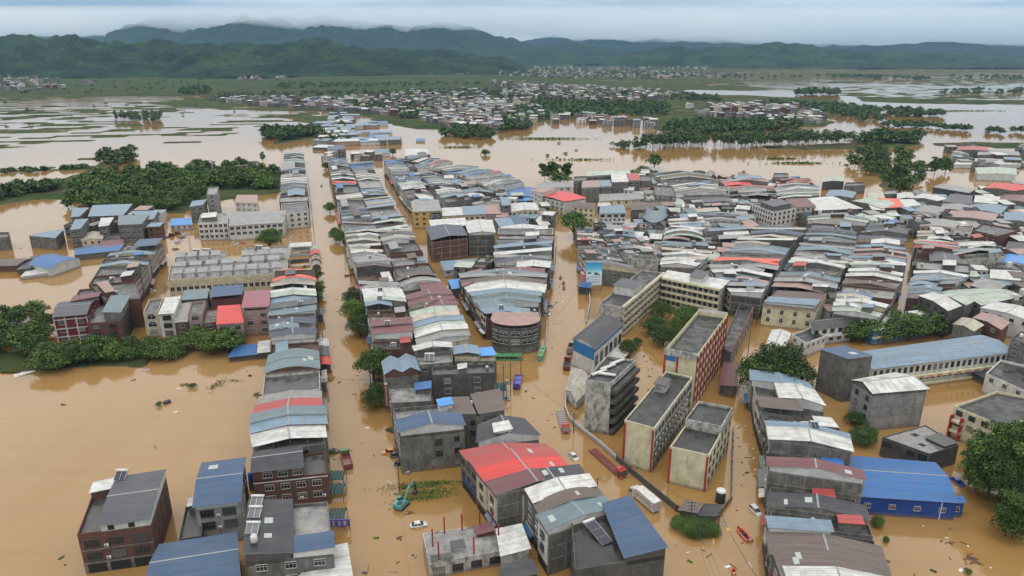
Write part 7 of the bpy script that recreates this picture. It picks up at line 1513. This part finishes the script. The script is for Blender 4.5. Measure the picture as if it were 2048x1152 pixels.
# ------------------------------------------------------------------ walls, fences, poles, signs, flotsam
def wall_run(name, label, pts, h, mat, th=.25, posts=4.0, cat='wall', z0=-1.3, post_mat=None):
    w = [P(*p) for p in pts]; c = w[0]; o = empty(name, (c.x, c.y, 0), 0, label, cat)
    for i in range(len(w)-1):
        a, b = w[i]-c, w[i+1]-c; d = (b-a).normalized(); n = Vector((-d.y, d.x, 0))*th/2; ln = (b-a).length; k = max(1, round(ln/posts))
        for j in range(k):
            s, e = a+d*ln*j/k, a+d*(ln*(j+1)/k-.06); m = MB(); m.hexa([(q.x, q.y, z0) for q in (s-n, e-n, e+n, s+n)], [(q.x, q.y, h) for q in (s-n, e-n, e+n, s+n)]); m.build('panel', mat, o)
            m = MB(); q = s; m.box(q.x-th*.75, q.x+th*.75, q.y-th*.75, q.y+th*.75, z0, h+.2); m.build('post', post_mat or mat, o)
wall_run('school_wall', 'curved white wall between the street and the gatehouse', [(1132,782),(1131,800),(1131,820),(1137,838),(1150,852),(1175,872),(1202,893),(1233,922)], 1.6, WALL['W'])
wall_run('site_fence', 'dark grey sheet fence along the street beside the box lorry', [(1233,922),(1258,944),(1283,965),(1318,994),(1352,1022)], 1.9, plain('fence_grey', (.075, .08, .085), .6))
wall_run('rusty_fence', 'rusty red sheet fence behind the green shrubs', [(1352,1023),(1385,1032),(1432,1040)], 1.9, PT['rust']); wall_run('yard_wall', 'low grey wall running up the side street past the dormitory', [(1432,1040),(1462,1000),(1464,930),(1466,860)], 1.2, WALL['C'], cat='wall')
wall_run('street_wall', 'low white kerb wall beside the auditorium', [(1172,648),(1180,610),(1178,580)], 1.2, WALL['W'])
sb('striped tin shed behind the rusty fence', 2.6, ((1360,1020),(1392,1028),(1402,1008),(1374,1000)), 'c', '/', wall='D', rise=.3, name='shed', cat='shed'); sb('dark tin shed beside the white tank', 2.6, ((1398,1030),(1428,1034),(1440,1012),(1412,1008)), 'z', '/', wall='D', rise=.3, name='shed', cat='shed')
p = P(1440, 1003); m = MB(); m.loft([[(1.25*r*math.cos(6.283*k/14), 1.25*r*math.sin(6.283*k/14), z) for k in range(14)] for r, z in ((1, -1), (1, 3.2), (.85, 3.5), (.3, 3.8))]); o = m.build('storage_tank', M_STEELD, None, (p.x, p.y, 0), smooth=True); tag(o, 'round tank with a white lid by the end of the grey fence', 'tank'); m = MB(); m.loft([[(1.3*r*math.cos(6.283*k/14), 1.3*r*math.sin(6.283*k/14), z) for k in range(14)] for r, z in ((1.0, 3.15), (.88, 3.55), (.32, 3.86))]); m.build('lid', M_WHITE, o)
def pole(px, h, label, arms=1, lamp=None, group='utility poles', mat=None):
    p = P(*px); o = empty('utility_pole' if not lamp else 'street_lamp', (p.x, p.y, -1), 0, label, 'pole' if not lamp else 'lamp', group if not lamp else 'street lamps'); m = MB(); m.tube([(0, 0, 0), (0, 0, h+1)], .17, 7, 0, .11); m.build('shaft', mat or (WALL['D'] if not lamp else M_STEELD), o)
    for k in range(arms):
        m = MB(); z = h+.4-k*.9; m.box(-1.1, 1.1, -.06, .06, z, z+.12)
        a = m.build('crossarm', M_STEELD, o)
        for x in (-1.0, -.35, .35, 1.0): m = MB(); m.tube([(x, 0, z+.12), (x, 0, z+.38)], .06, 6); m.build('insulator', M_WHITE, a)
    if lamp: m = MB(); m.tube([(0, 0, h+.8), (1.0*lamp, 0, h+1.1), (1.8*lamp, 0, h+1.05)], .06, 6); m.build('arm', M_STEELD, o); m = MB(); m.box(1.5*lamp-.35, 1.5*lamp+.35, -.16, .16, h+.92, h+1.05); m.build('lamp_head', M_LAMP, o)
    return Vector((p.x, p.y, h))
PO = {}
for k, px, h, a, lab in (('a', (653,812), 10, 2, 'pole with double arms beside the red gabled roof, main street'), ('b', (1007,792), 12, 2, 'left pole of the transformer pair in the central street'), ('c', (1021,790), 12, 2, 'right pole of the transformer pair in the central street'), ('d', (1147,866), 7, 2, 'pole standing inside the curved white wall'), ('e', (799,985), 8, 1, 'leaning pole beside the excavator'), ('f', (1380,1050), 7, 3, 'pole rising out of the green shrubs'), ('g', (1436,1062), 5, 1, 'short pole at the end of the grey wall'), ('h', (1172,600), 11, 1, 'pole by the pink billboard'), ('i', (577+48,495), 10, 1, 'pole by the plaza canopy'), ('j', (655,905), 9, 1, 'pole by the dark car, main street'), ('k', (537,1160), 9, 1, 'pole at the bottom edge by the solar heaters')): PO[k] = pole(px, h, lab, a)
pole((1193,1003), 7, 'street lamp on the street beside the striped roof', 0, 1); pole((1042,760), 8, 'street lamp beside the lorry with the blue tarpaulin', 0, 1); pole((382,505), 9, 'street lamp in the flooded car park', 0, -1); pole((690,520), 8, 'street lamp on the bank of the main street', 0, -1); pole((1018,880), 6, 'street lamp left of the curved white wall', 0, 1)
def wire(a, b, sag, label, r=.035):
    m = MB(); c = a; m.tube([a.lerp(b, t)-c-Vector((0, 0, sag*4*t*(1-t))) for t in [i/10 for i in range(11)]], r, 4); tag(m.build('power_line', M_STEELD, None, c), label, 'cable', 'power lines')
far1 = P(843,1152)+Vector((0, -14, 7)); far2 = P(1500,1152)+Vector((0, -14, 6))
wire(PO['e'], far1, 1.2, 'power line from the leaning pole past the white sedan'); wire(PO['e'], P(782,840)+Vector((0, 0, 9)), 1.0, 'power line from the leaning pole to the concrete house'); wire(PO['g']+Vector((0, 0, .4)), far2, 1.5, 'thick power line running to the bottom past the rescue boat', .06)
for i in range(3): wire(PO['f']+Vector((-.8+.8*i, 0, -.6*i)), P(1398+14*i,1152)+Vector((0, -14, 5)), 1.4, 'power line %s of three from the shrub pole' % ('left', 'middle', 'right')[i])
for i in range(2): wire(PO['d']+Vector((0, 0, .3-.8*i)), PO['f']+Vector((-.8, 0, -.8*i)), 2.0, '%s power line over the grey fence' % ('upper', 'lower')[i])
wire(PO['b'], PO['a'], 2.5, 'power line from the transformer pair across the roofs'); wire(PO['c'], PO['h'], 2.0, 'power line along the central street'); wire(PO['c'], PO['d'], 1.5, 'power line to the pole in the white wall'); wire(PO['a'], PO['i'], 3.0, 'power line along the main street'); wire(PO['a'], PO['j'], 1.0, 'power line down the main street')
for k in 'bc': pass
o = empty('transformer', (PO['b'].lerp(PO['c'], .5).x, PO['b'].y, 4.6), 0, 'grey transformer hung between the pair of poles', 'transformer'); m = MB(); m.box(-.55, .55, -.4, .4, 0, 1.3); b = m.build('tank', M_STEEL, o); m = MB(); m.box(-1.4, 1.4, -.2, .2, -.15, 0); m.build('platform', M_STEELD, o)
for x in (-.3, 0, .3): m = MB(); m.tube([(x, 0, 1.3), (x, 0, 1.7)], .07, 6); m.build('bushing', M_WHITE, b)
# signs
def glyphs(parent, n, x0, x1, z, size, y, mat, seed=1, rows=1, name='lettering'):
    """characters too small to read: each a block of strokes"""
    rg = random.Random(seed); m = MB()
    for r in range(rows):
        for i in range(n):
            cx = x0+(x1-x0)*(i+.5)/n; s = size/2
            for q in range(3): zz = z-r*size*1.35+(-s+size*q/2.4); a = rg.uniform(.55, 1)*s; m.box(cx-a, cx+a, y-.02, y, zz, zz+size*.13)
            m.box(cx-size*.06+rg.uniform(-.2, .2)*s, cx+size*.06, y-.022, y-.001, z-r*size*1.35-s, z-r*size*1.35+s)
    return tag(m.build(name, mat, parent), kind='stuff')
def board(px, h0, h1, w, rz, name, label, mat, cat='sign'):
    p = P(px[0], px[1], (h0+h1)/2); o = empty(name, (p.x, p.y, 0), rz, label, cat); m = MB(); m.box(-w/2, w/2, -.12, .12, h0, h1); b = m.build('panel', mat, o)
    m = MB(); 
    for x in (-w/2+.15, w/2-.15): m.box(x-.08, x+.08, .12, .28, -1.2, h1-.2)
    m.box(-w/2, w/2, .121, .2, (h0+h1)/2-.08, (h0+h1)/2+.08); m.build('support', M_STEELD, o); return o, b
def poster_material():
    m, t, b = nodes_mat('poster_sky'); q = NT(t); z = q.n('ShaderNodeSeparateXYZ'); q.l(q.n('ShaderNodeTexCoord').outputs['Generated'], z.inputs[0])
    col = q.ramp(z.outputs['Z'], [(0.0, (.55, .66, .75)), (.35, (.62, .74, .80)), (.52, (.50, .72, .80)), (.75, (.10, .42, .68)), (1.0, (.03, .25, .52))]); q.l(col, b.inputs['Base Color']); b.inputs['Roughness'].default_value = .4; return m
o, b = board((1188,548), 3.2, 14.6, 7.8, .12, 'billboard', 'tall billboard with a blue sky picture and lines of text', poster_material(), 'billboard')
m = MB(); m.face([(-3.2, -.125, 9.0), (-1.0, -.125, 9.0), (-1.4, -.125, 9.4), (-2.3, -.125, 10.1), (-3.0, -.125, 9.7)]); m.face([(.0, -.125, 8.4), (3.2, -.125, 8.2), (2.4, -.125, 8.9), (1.0, -.125, 9.9), (.1, -.125, 9.5)]); m.build('picture', PT['truckgreen'], b)
for r, (z, n) in enumerate(((7.4, 9), (6.1, 7), (4.9, 9))): glyphs(b, n, -3.1, 3.1, z, .75, -.124, paint('sign_blue', (.05, .18, .45)), 3+r)
o, b = board((1167,556), 5.0, 9.0, 4.6, .3, 'billboard', 'pink poster left of the tall billboard', paint('poster_pink', (.62, .25, .30)), 'billboard'); glyphs(b, 4, -.4, 2.0, 8.0, .6, -.124, PT['red'], 8, 4)
o, b = board((1166,574), 1.4, 3.2, 5.2, .2, 'shop_sign', 'magenta shop sign below the pink poster', paint('sign_magenta', (.62, .03, .16))); glyphs(b, 5, -2.3, 2.3, 2.6, .55, -.124, M_WHITE, 9, 2)
sb('bright blue awning above the magenta shop sign', 4.0, ((1157,573),(1182,575),(1182,562),(1164,562)), 'B', '/', 'v', 'D', rise=.8, name='awning', cat='awning')
o, b = board((773,790), 2.2, 10.5, 1.25, .0, 'shop_sign', 'tall dark red vertical sign with white characters and a round emblem', PT['maroon']); 
for k in range(7): glyphs(b, 1, -.5, .5, 9.0-k*1.0, .62, -.124, M_WHITE, 20+k)
m = MB(); m.face([(.5*math.cos(6.283*k/14), -.13, 10.4+.5*math.sin(6.283*k/14)) for k in range(14)]); m.build('emblem', M_WHITE, b)
def striped_awning(px, n, w, d, h, label, mat):
    p = P(*px, h); o = empty('canopy', (p.x, p.y, 0), .05, label, 'canopy', 'green arched canopies on the main street'); 
    for k in range(n):
        y = -d/2+d*0; x = -w/2+w*k/n; m = MB(); m.loft([[(x+.04, yy, h-abs(yy)*.25), (x+w/n-.04, yy, h-abs(yy)*.25), (x+w/n*.5, yy, h+.45-abs(yy)*.25)] for yy in (-d/2, 0, d/2)]); m.build('arched_sheet', mat, o)
    m = MB()
    for x in (-w/2+.1, w/2-.1): m.box(x-.06, x+.06, -d/2, -d/2+.12, -1.2, h-.2); m.box(x-.06, x+.06, d/2-.12, d/2, -1.2, h-.2)
    tag(m.build('posts', M_STEELD, o), kind='stuff')
M_CAN = plain('canopy_green', (.035, .085, .085), .35)
striped_awning((674,948), 5, 4.2, 4.2, 3.2, 'dark green arched canopy, farthest of three on the main street', M_CAN); striped_awning((672,975), 5, 4.4, 4.2, 3.2, 'dark green arched canopy, middle one of three on the main street', M_CAN); striped_awning((674,1025), 5, 4.2, 4.6, 3.2, 'dark green arched canopy, nearest of three on the main street', M_CAN); striped_awning((1000,770), 4, 4.6, 6.0, 3.4, 'green and white striped awning beside the transformer poles', M_CAN)
o, b = board((677,1046), 1.6, 3.6, 5.4, .08, 'shop_sign', 'purple-blue shop sign with white shapes on the main street', paint('sign_purple', (.06, .05, .42))); glyphs(b, 3, -1.8, 2.2, 2.6, 1.2, -.124, M_WHITE, 31); glyphs(b, 1, -2.6, -1.8, 2.6, .6, -.124, M_WHITE, 32, 2)
sb('pink and white canopy below the terrace, main street', 3.2, ((636,732),(661,730),(659,710),(637,711)), 'R', '~', wall='D', rise=.6, name='canopy', cat='canopy', open_top=2.4); sb('grey canopy above the pink one, main street', 3.6, ((637,714),(657,712),(655,692),(637,694)), 'd', '~', wall='D', rise=.5, name='canopy', cat='canopy', open_top=2.4); sb('white canopy farthest of the three by the terrace, main street', 3.6, ((637,694),(656,693),(654,678),(637,679)), 'w', '~', wall='D', rise=.5, name='canopy', cat='canopy', open_top=2.4)
sb('white canopy by the brick terrace, main street', 3.4, ((637,768),(652,766),(651,742),(640,743)), 'w', '/', wall='D', rise=.4, name='canopy', cat='canopy', open_top=2.2)
sb('grey barrel canopy beside the blue gabled roof, main street', 3.2, ((630,632),(646,630),(645,617),(631,618)), 'd', '~', wall='D', rise=.4, name='canopy', cat='canopy', open_top=2.2)
for lab, q, rf in (('red umbrella canopy on the plaza edge', ((622,510),(641,508),(637,500),(623,501)), 'R'), ('pink umbrella canopy on the plaza edge', ((624,520),(640,519),(637,511),(625,512)), 'p'), ('pale umbrella canopy on the plaza edge', ((625,532),(640,530),(637,522),(626,523)), 'g'), ('green umbrella canopy on the plaza edge', ((622,500),(636,499),(633,491),(624,492)), 's')): sb(lab, 2.8, q, rf, '^', wall='D', rise=.8, name='canopy', cat='canopy', open_top=2.2)
sb('long white gate roof across the plaza entrance', 3.6, ((580,494),(622,492),(621,484),(582,486)), 'w', '=', wall='W', name='gate', cat='gate', open_top=2.6)
sb('black arch roof over the plaza gate', 3.2, ((578,516),(618,513),(617,508),(580,510)), 'z', '~', wall='D', rise=.5, name='gate', cat='gate', open_top=2.6)
sb('blue and white tarpaulin roof at the end of the hedge', 2.2, ((457,714),(514,708),(514,690),(470,694)), 'B', '/', 'v', 'D', rise=.3, name='tarpaulin_roof', cat='canopy'); sb('pale tarpaulin lean-to beside the blue one', 2.8, ((515,706),(540,703),(540,682),(517,686)), 'w', '/', 'v', 'D', rise=.3, name='tarpaulin_roof', cat='canopy')
# school slogans
A, Bp = SCHOOL.side('n'); d = (Bp-A); L_ = d.length; oo = empty('lettering_anchor', (0, 0, 0)) if False else None
m = MB(); rg = random.Random(12); d.normalize(); nn = Vector((d.y, -d.x))
for i in range(13):
    for j in (0, 1):
        t = L_*(.06+.86*i/13)+j*1.0; c = A+d*t+nn*1.34
        for q in range(4):
            a = rg.uniform(.2, .4); z = 3.42+q*.2; e, f = c-d*a, c+d*a; m.hexa([(e.x, e.y, z), (f.x, f.y, z), (f.x-nn.x*.02, f.y-nn.y*.02, z), (e.x-nn.x*.02, e.y-nn.y*.02, z)], [(e.x, e.y, z+.12), (f.x, f.y, z+.12), (f.x-nn.x*.02, f.y-nn.y*.02, z+.12), (e.x-nn.x*.02, e.y-nn.y*.02, z+.12)])
tag(m.build('slogan_lettering', M_TAIL, SCHOOL.root), kind='stuff')
# flotsam
def debris(px, n, sp, label, mats, seed, long=1.2):
    rg = random.Random(seed); p = P(*px); o = empty('debris_heap', (p.x, p.y, 0), rg.uniform(0, 3), label, 'debris')
    for k in range(n):
        m = MB(); l = long*rg.uniform(.4, 1.1); m.box(-l, l, -.12, .12, -.04, .10); q = m.build('plank', rg.choice(mats), o, (rg.gauss(0, sp), rg.gauss(0, sp*.6), .02+.05*k/n), rg.uniform(0, 3.1)); 
WD = [PT['rust'], M_BARK, PT['maroon']]
debris((1938,1118), 9, 1.2, 'heap of red-brown planks afloat at the lower right', WD, 3, 1.5); debris((1893,1085), 5, .8, 'small raft of sticks afloat near the warehouse', [M_BARK], 4, .8); debris((126,811), 5, .5, 'dark clump of sticks in the open water at the left', [M_BARK, M_STEELD], 5, .8); debris((512,790), 8, 1.0, 'tangle of branches beside the flat-roofed house, main street row', [M_BARK], 6, 1.3); debris((433,768), 9, 1.6, 'scattered twigs in the open water left of the main street row', [M_BARK], 7, .7); debris((268,760), 4, .5, 'few leaves and sticks below the hedge', [M_BARK], 8, .6); debris((820,1026), 4, .5, 'curved branch afloat right of the excavator', [M_BARK], 9, 1.0); debris((800,1078), 6, .35, 'dark flotsam patch above the bottom edge', [M_STEELD, M_BARK], 10, .7); debris((665,757), 5, .8, 'planks afloat in the main street', [M_BARK], 11, .7); debris((1640,880), 4, .8, 'white scraps between the houses and the ruin', [M_WHITE, M_STEEL], 12, .5); debris((1300,905), 4, 1.0, 'branches inside the school wall', [M_BARK], 13, 1.2)
def panel_afloat(px, w, l, rz, label, mat, name='floating_sheet'):
    p = P(*px); m = MB(); m.hexa([(-w, -l, -.05), (w, -l, -.05), (w, l, .25), (-w, l, .25)], [(-w, -l, .06), (w, -l, .06), (w, l, .36), (-w, l, .36)]); o = m.build(name, mat, None, (p.x, p.y, .02), rz); tag(o, label, 'sheet')
    m = MB(); m.box(-w*.98, w*.98, -.05, .05, .2, .24); m.build('seam', M_STEEL, o)
panel_afloat((49,747), 1.7, 3.2, -.75, 'white roof sheet afloat below the left trees', ROOF['w']); panel_afloat((292,741), 1.6, .9, .2, 'pale tarpaulin afloat before the hedge', ROOF['p']); panel_afloat((540,750), 1.6, .8, .1, 'white board against the back of the main street row', ROOF['w'])
p = P(334, 806); m = MB(); m.loft([[(x, .75*r*math.cos(6.283*k/12), .75*r*math.sin(6.283*k/12)+.3) for k in range(12)] for x, r in ((-1.1, .75), (-.9, 1), (.8, 1), (1.1, .8))]); o = m.build('overturned_tank', M_STEELD, None, (p.x, p.y, 0), .9, True); tag(o, 'black overturned tank afloat in the open water at the left', 'tank'); m = MB(); m.tube([(1.1, 0, .3), (1.3, 0, .3)], .3, 10); m.build('tank_mouth', M_WHITE, o)
p = P(505, 980); m = MB(); m.loft([[(.75*r*math.cos(6.283*k/14), .75*r*math.sin(6.283*k/14), z) for k in range(14)] for r, z in ((.95, 4.5), (1, 4.8), (1, 6.4), (.8, 6.8), (.3, 7.0))]); o = m.build('blue_water_tank', M_BLUEPL, None, (p.x, p.y, -1.5), 0, True); tag(o, 'blue water tank on a stand behind the dark red brick house', 'tank'); m = MB(); m.box(-.6, .6, -.6, .6, 0, 4.5); m.build('stand', WALL['C'], o)
# floating weed, leaves nobody could count
def weed():
    rg = np.random.default_rng(9); V = []
    for px, py, sx, sy, n, ang in ((845,972,5.2,.8,900,.12),(852,985,4.4,.7,700,.14),(850,996,3.6,.7,700,.2),(862,966,4.5,.5,400,.1),(1800,1018,6,.4,220,-.05),(1850,1024,7,.35,200,-.05),(440,768,1.2,2.2,160,0),(468,762,1.8,.5,90,0),(425,775,.6,1.8,80,.2),(370,770,1.5,.6,120,0),(1090,278,26,5,500,0),(1160,320,18,1.2,160,0),(1560,318,12,1.5,200,0),(1595,327,14,2,260,0),(920,295,10,2,160,0),(1910,222,40,5,500,0)):
        p = P(px, py); x = rg.normal(0, 1, n)*sx; y = rg.normal(0, 1, n)*sy; c, s = math.cos(ang), math.sin(ang); k = .22 if p.length < 400 else 1.2
        C = np.stack([p.x+x*c-y*s, p.y+x*s+y*c, rg.uniform(.03, .03+k*1.2, n)], 1); t = rg.normal(size=(n, 3)); t[:, 2] *= .4; t /= np.linalg.norm(t, axis=1)[:, None]; b = np.cross(t, rg.normal(size=(n, 3))*[1, 1, .4]+[0, 0, .6]); b /= np.linalg.norm(b, axis=1)[:, None]; w = rg.uniform(.5, 1.3, n)[:, None]*k
        V.append(np.stack([C-t*w, C+b*w*.6, C+t*w, C-b*w*.6], 1).reshape(-1, 3))
    return tag(put('floating_weed', quads_mesh('floating_weed', np.concatenate(V), [M_LEAF])), 'rafts of green weed afloat in the streets and fields', 'weed', kind='stuff')
weed()

# more poles down the streets, wires between neighbours
def pole_line(desc, pts, h):
    prev = None
    for i, q in enumerate(pts):
        t = pole(q, h, 'concrete pole, %s from the near end, %s' % (ORD[i], desc), 1)
        if prev is not None: wire(prev+Vector((.4, 0, .4)), t+Vector((.4, 0, .4)), .8, 'power line, span %s from the near end, %s' % (ORD[i-1], desc), .03)
        prev = t
pole_line('east bank of the main street', [(742,775),(728,690),(712,620),(702,565),(692,508),(684,462),(676,425),(668,392),(662,365)], 9)
pole_line('west bank of the main street', [(648,700),(642,650),(638,585),(633,535),(628,470),(624,430),(620,398),(617,372)], 9)
pole_line('west bank of the central street', [(1090,690),(1096,640),(1102,595),(1106,560),(1110,525),(1112,500)], 9)
pole_line('diagonal street', [(1480,760),(1496,705),(1512,655),(1528,620)], 9)
def flotsam():
    rg = random.Random(21); m = MB(); mats = [M_BARK, M_WHITE, PT['rust'], M_LEAF, PT['grey'], PT['yellow']]
    for poly, n in (([(660,1150),(840,1150),(780,860),(655,800)], 24), ([(655,800),(740,800),(700,560),(640,540)], 20), ([(0,760),(500,740),(480,1000),(100,1150),(0,1150)], 9), ([(1100,700),(1130,700),(1130,560),(1110,560)], 16), ([(1040,780),(1120,780),(1130,880),(1060,860)], 12), ([(1230,1150),(1530,1150),(1500,900),(1440,1060),(1340,1090)], 18), ([(1760,1150),(2040,1150),(2000,1060),(1800,1040)], 14), ([(1470,800),(1500,800),(1520,950),(1480,960)], 16), ([(1860,800),(1900,790),(1880,720),(1830,740)], 8), ([(860,300),(1250,280),(1200,320),(1000,340)], 30), ([(0,430),(140,420),(130,600),(0,620)], 16), ([(1280,700),(1320,690),(1330,720),(1290,800)], 14)):
        xs = [p[0] for p in poly]; ys = [p[1] for p in poly]; k = 0
        while k < n:
            a, b = rg.uniform(min(xs), max(xs)), rg.uniform(min(ys), max(ys))
            if not in_poly(np.array([a]), np.array([b]), poly)[0]: continue
            k += 1; p = P(a, b); an = rg.uniform(0, 3.1); l, w = rg.choice([(1.1, .08), (.5, .12), (.28, .2), (.22, .16), (.7, .35)]); c, s = math.cos(an), math.sin(an); mi = rg.choice([0, 0, 0, 1, 1, 2, 3, 3, 4, 5])
            T = lambda x, y, z: (p.x+x*c-y*s, p.y+x*s+y*c, z)
            m.hexa([T(-l, -w, -.02), T(l, -w, -.02), T(l, w, -.02), T(-l, w, -.02)], [T(-l*.9, -w, .09), T(l*.9, -w, .12), T(l*.9, w, .09), T(-l*.9, w, .12)], mi)
    return tag(m.build('flotsam', mats), 'sticks, bottles and scraps drifting in the streets', 'flotsam', kind='stuff')
flotsam()
print('objects', len(bpy.data.objects), 'tris', sum(len(m.polygons) for m in bpy.data.meshes))
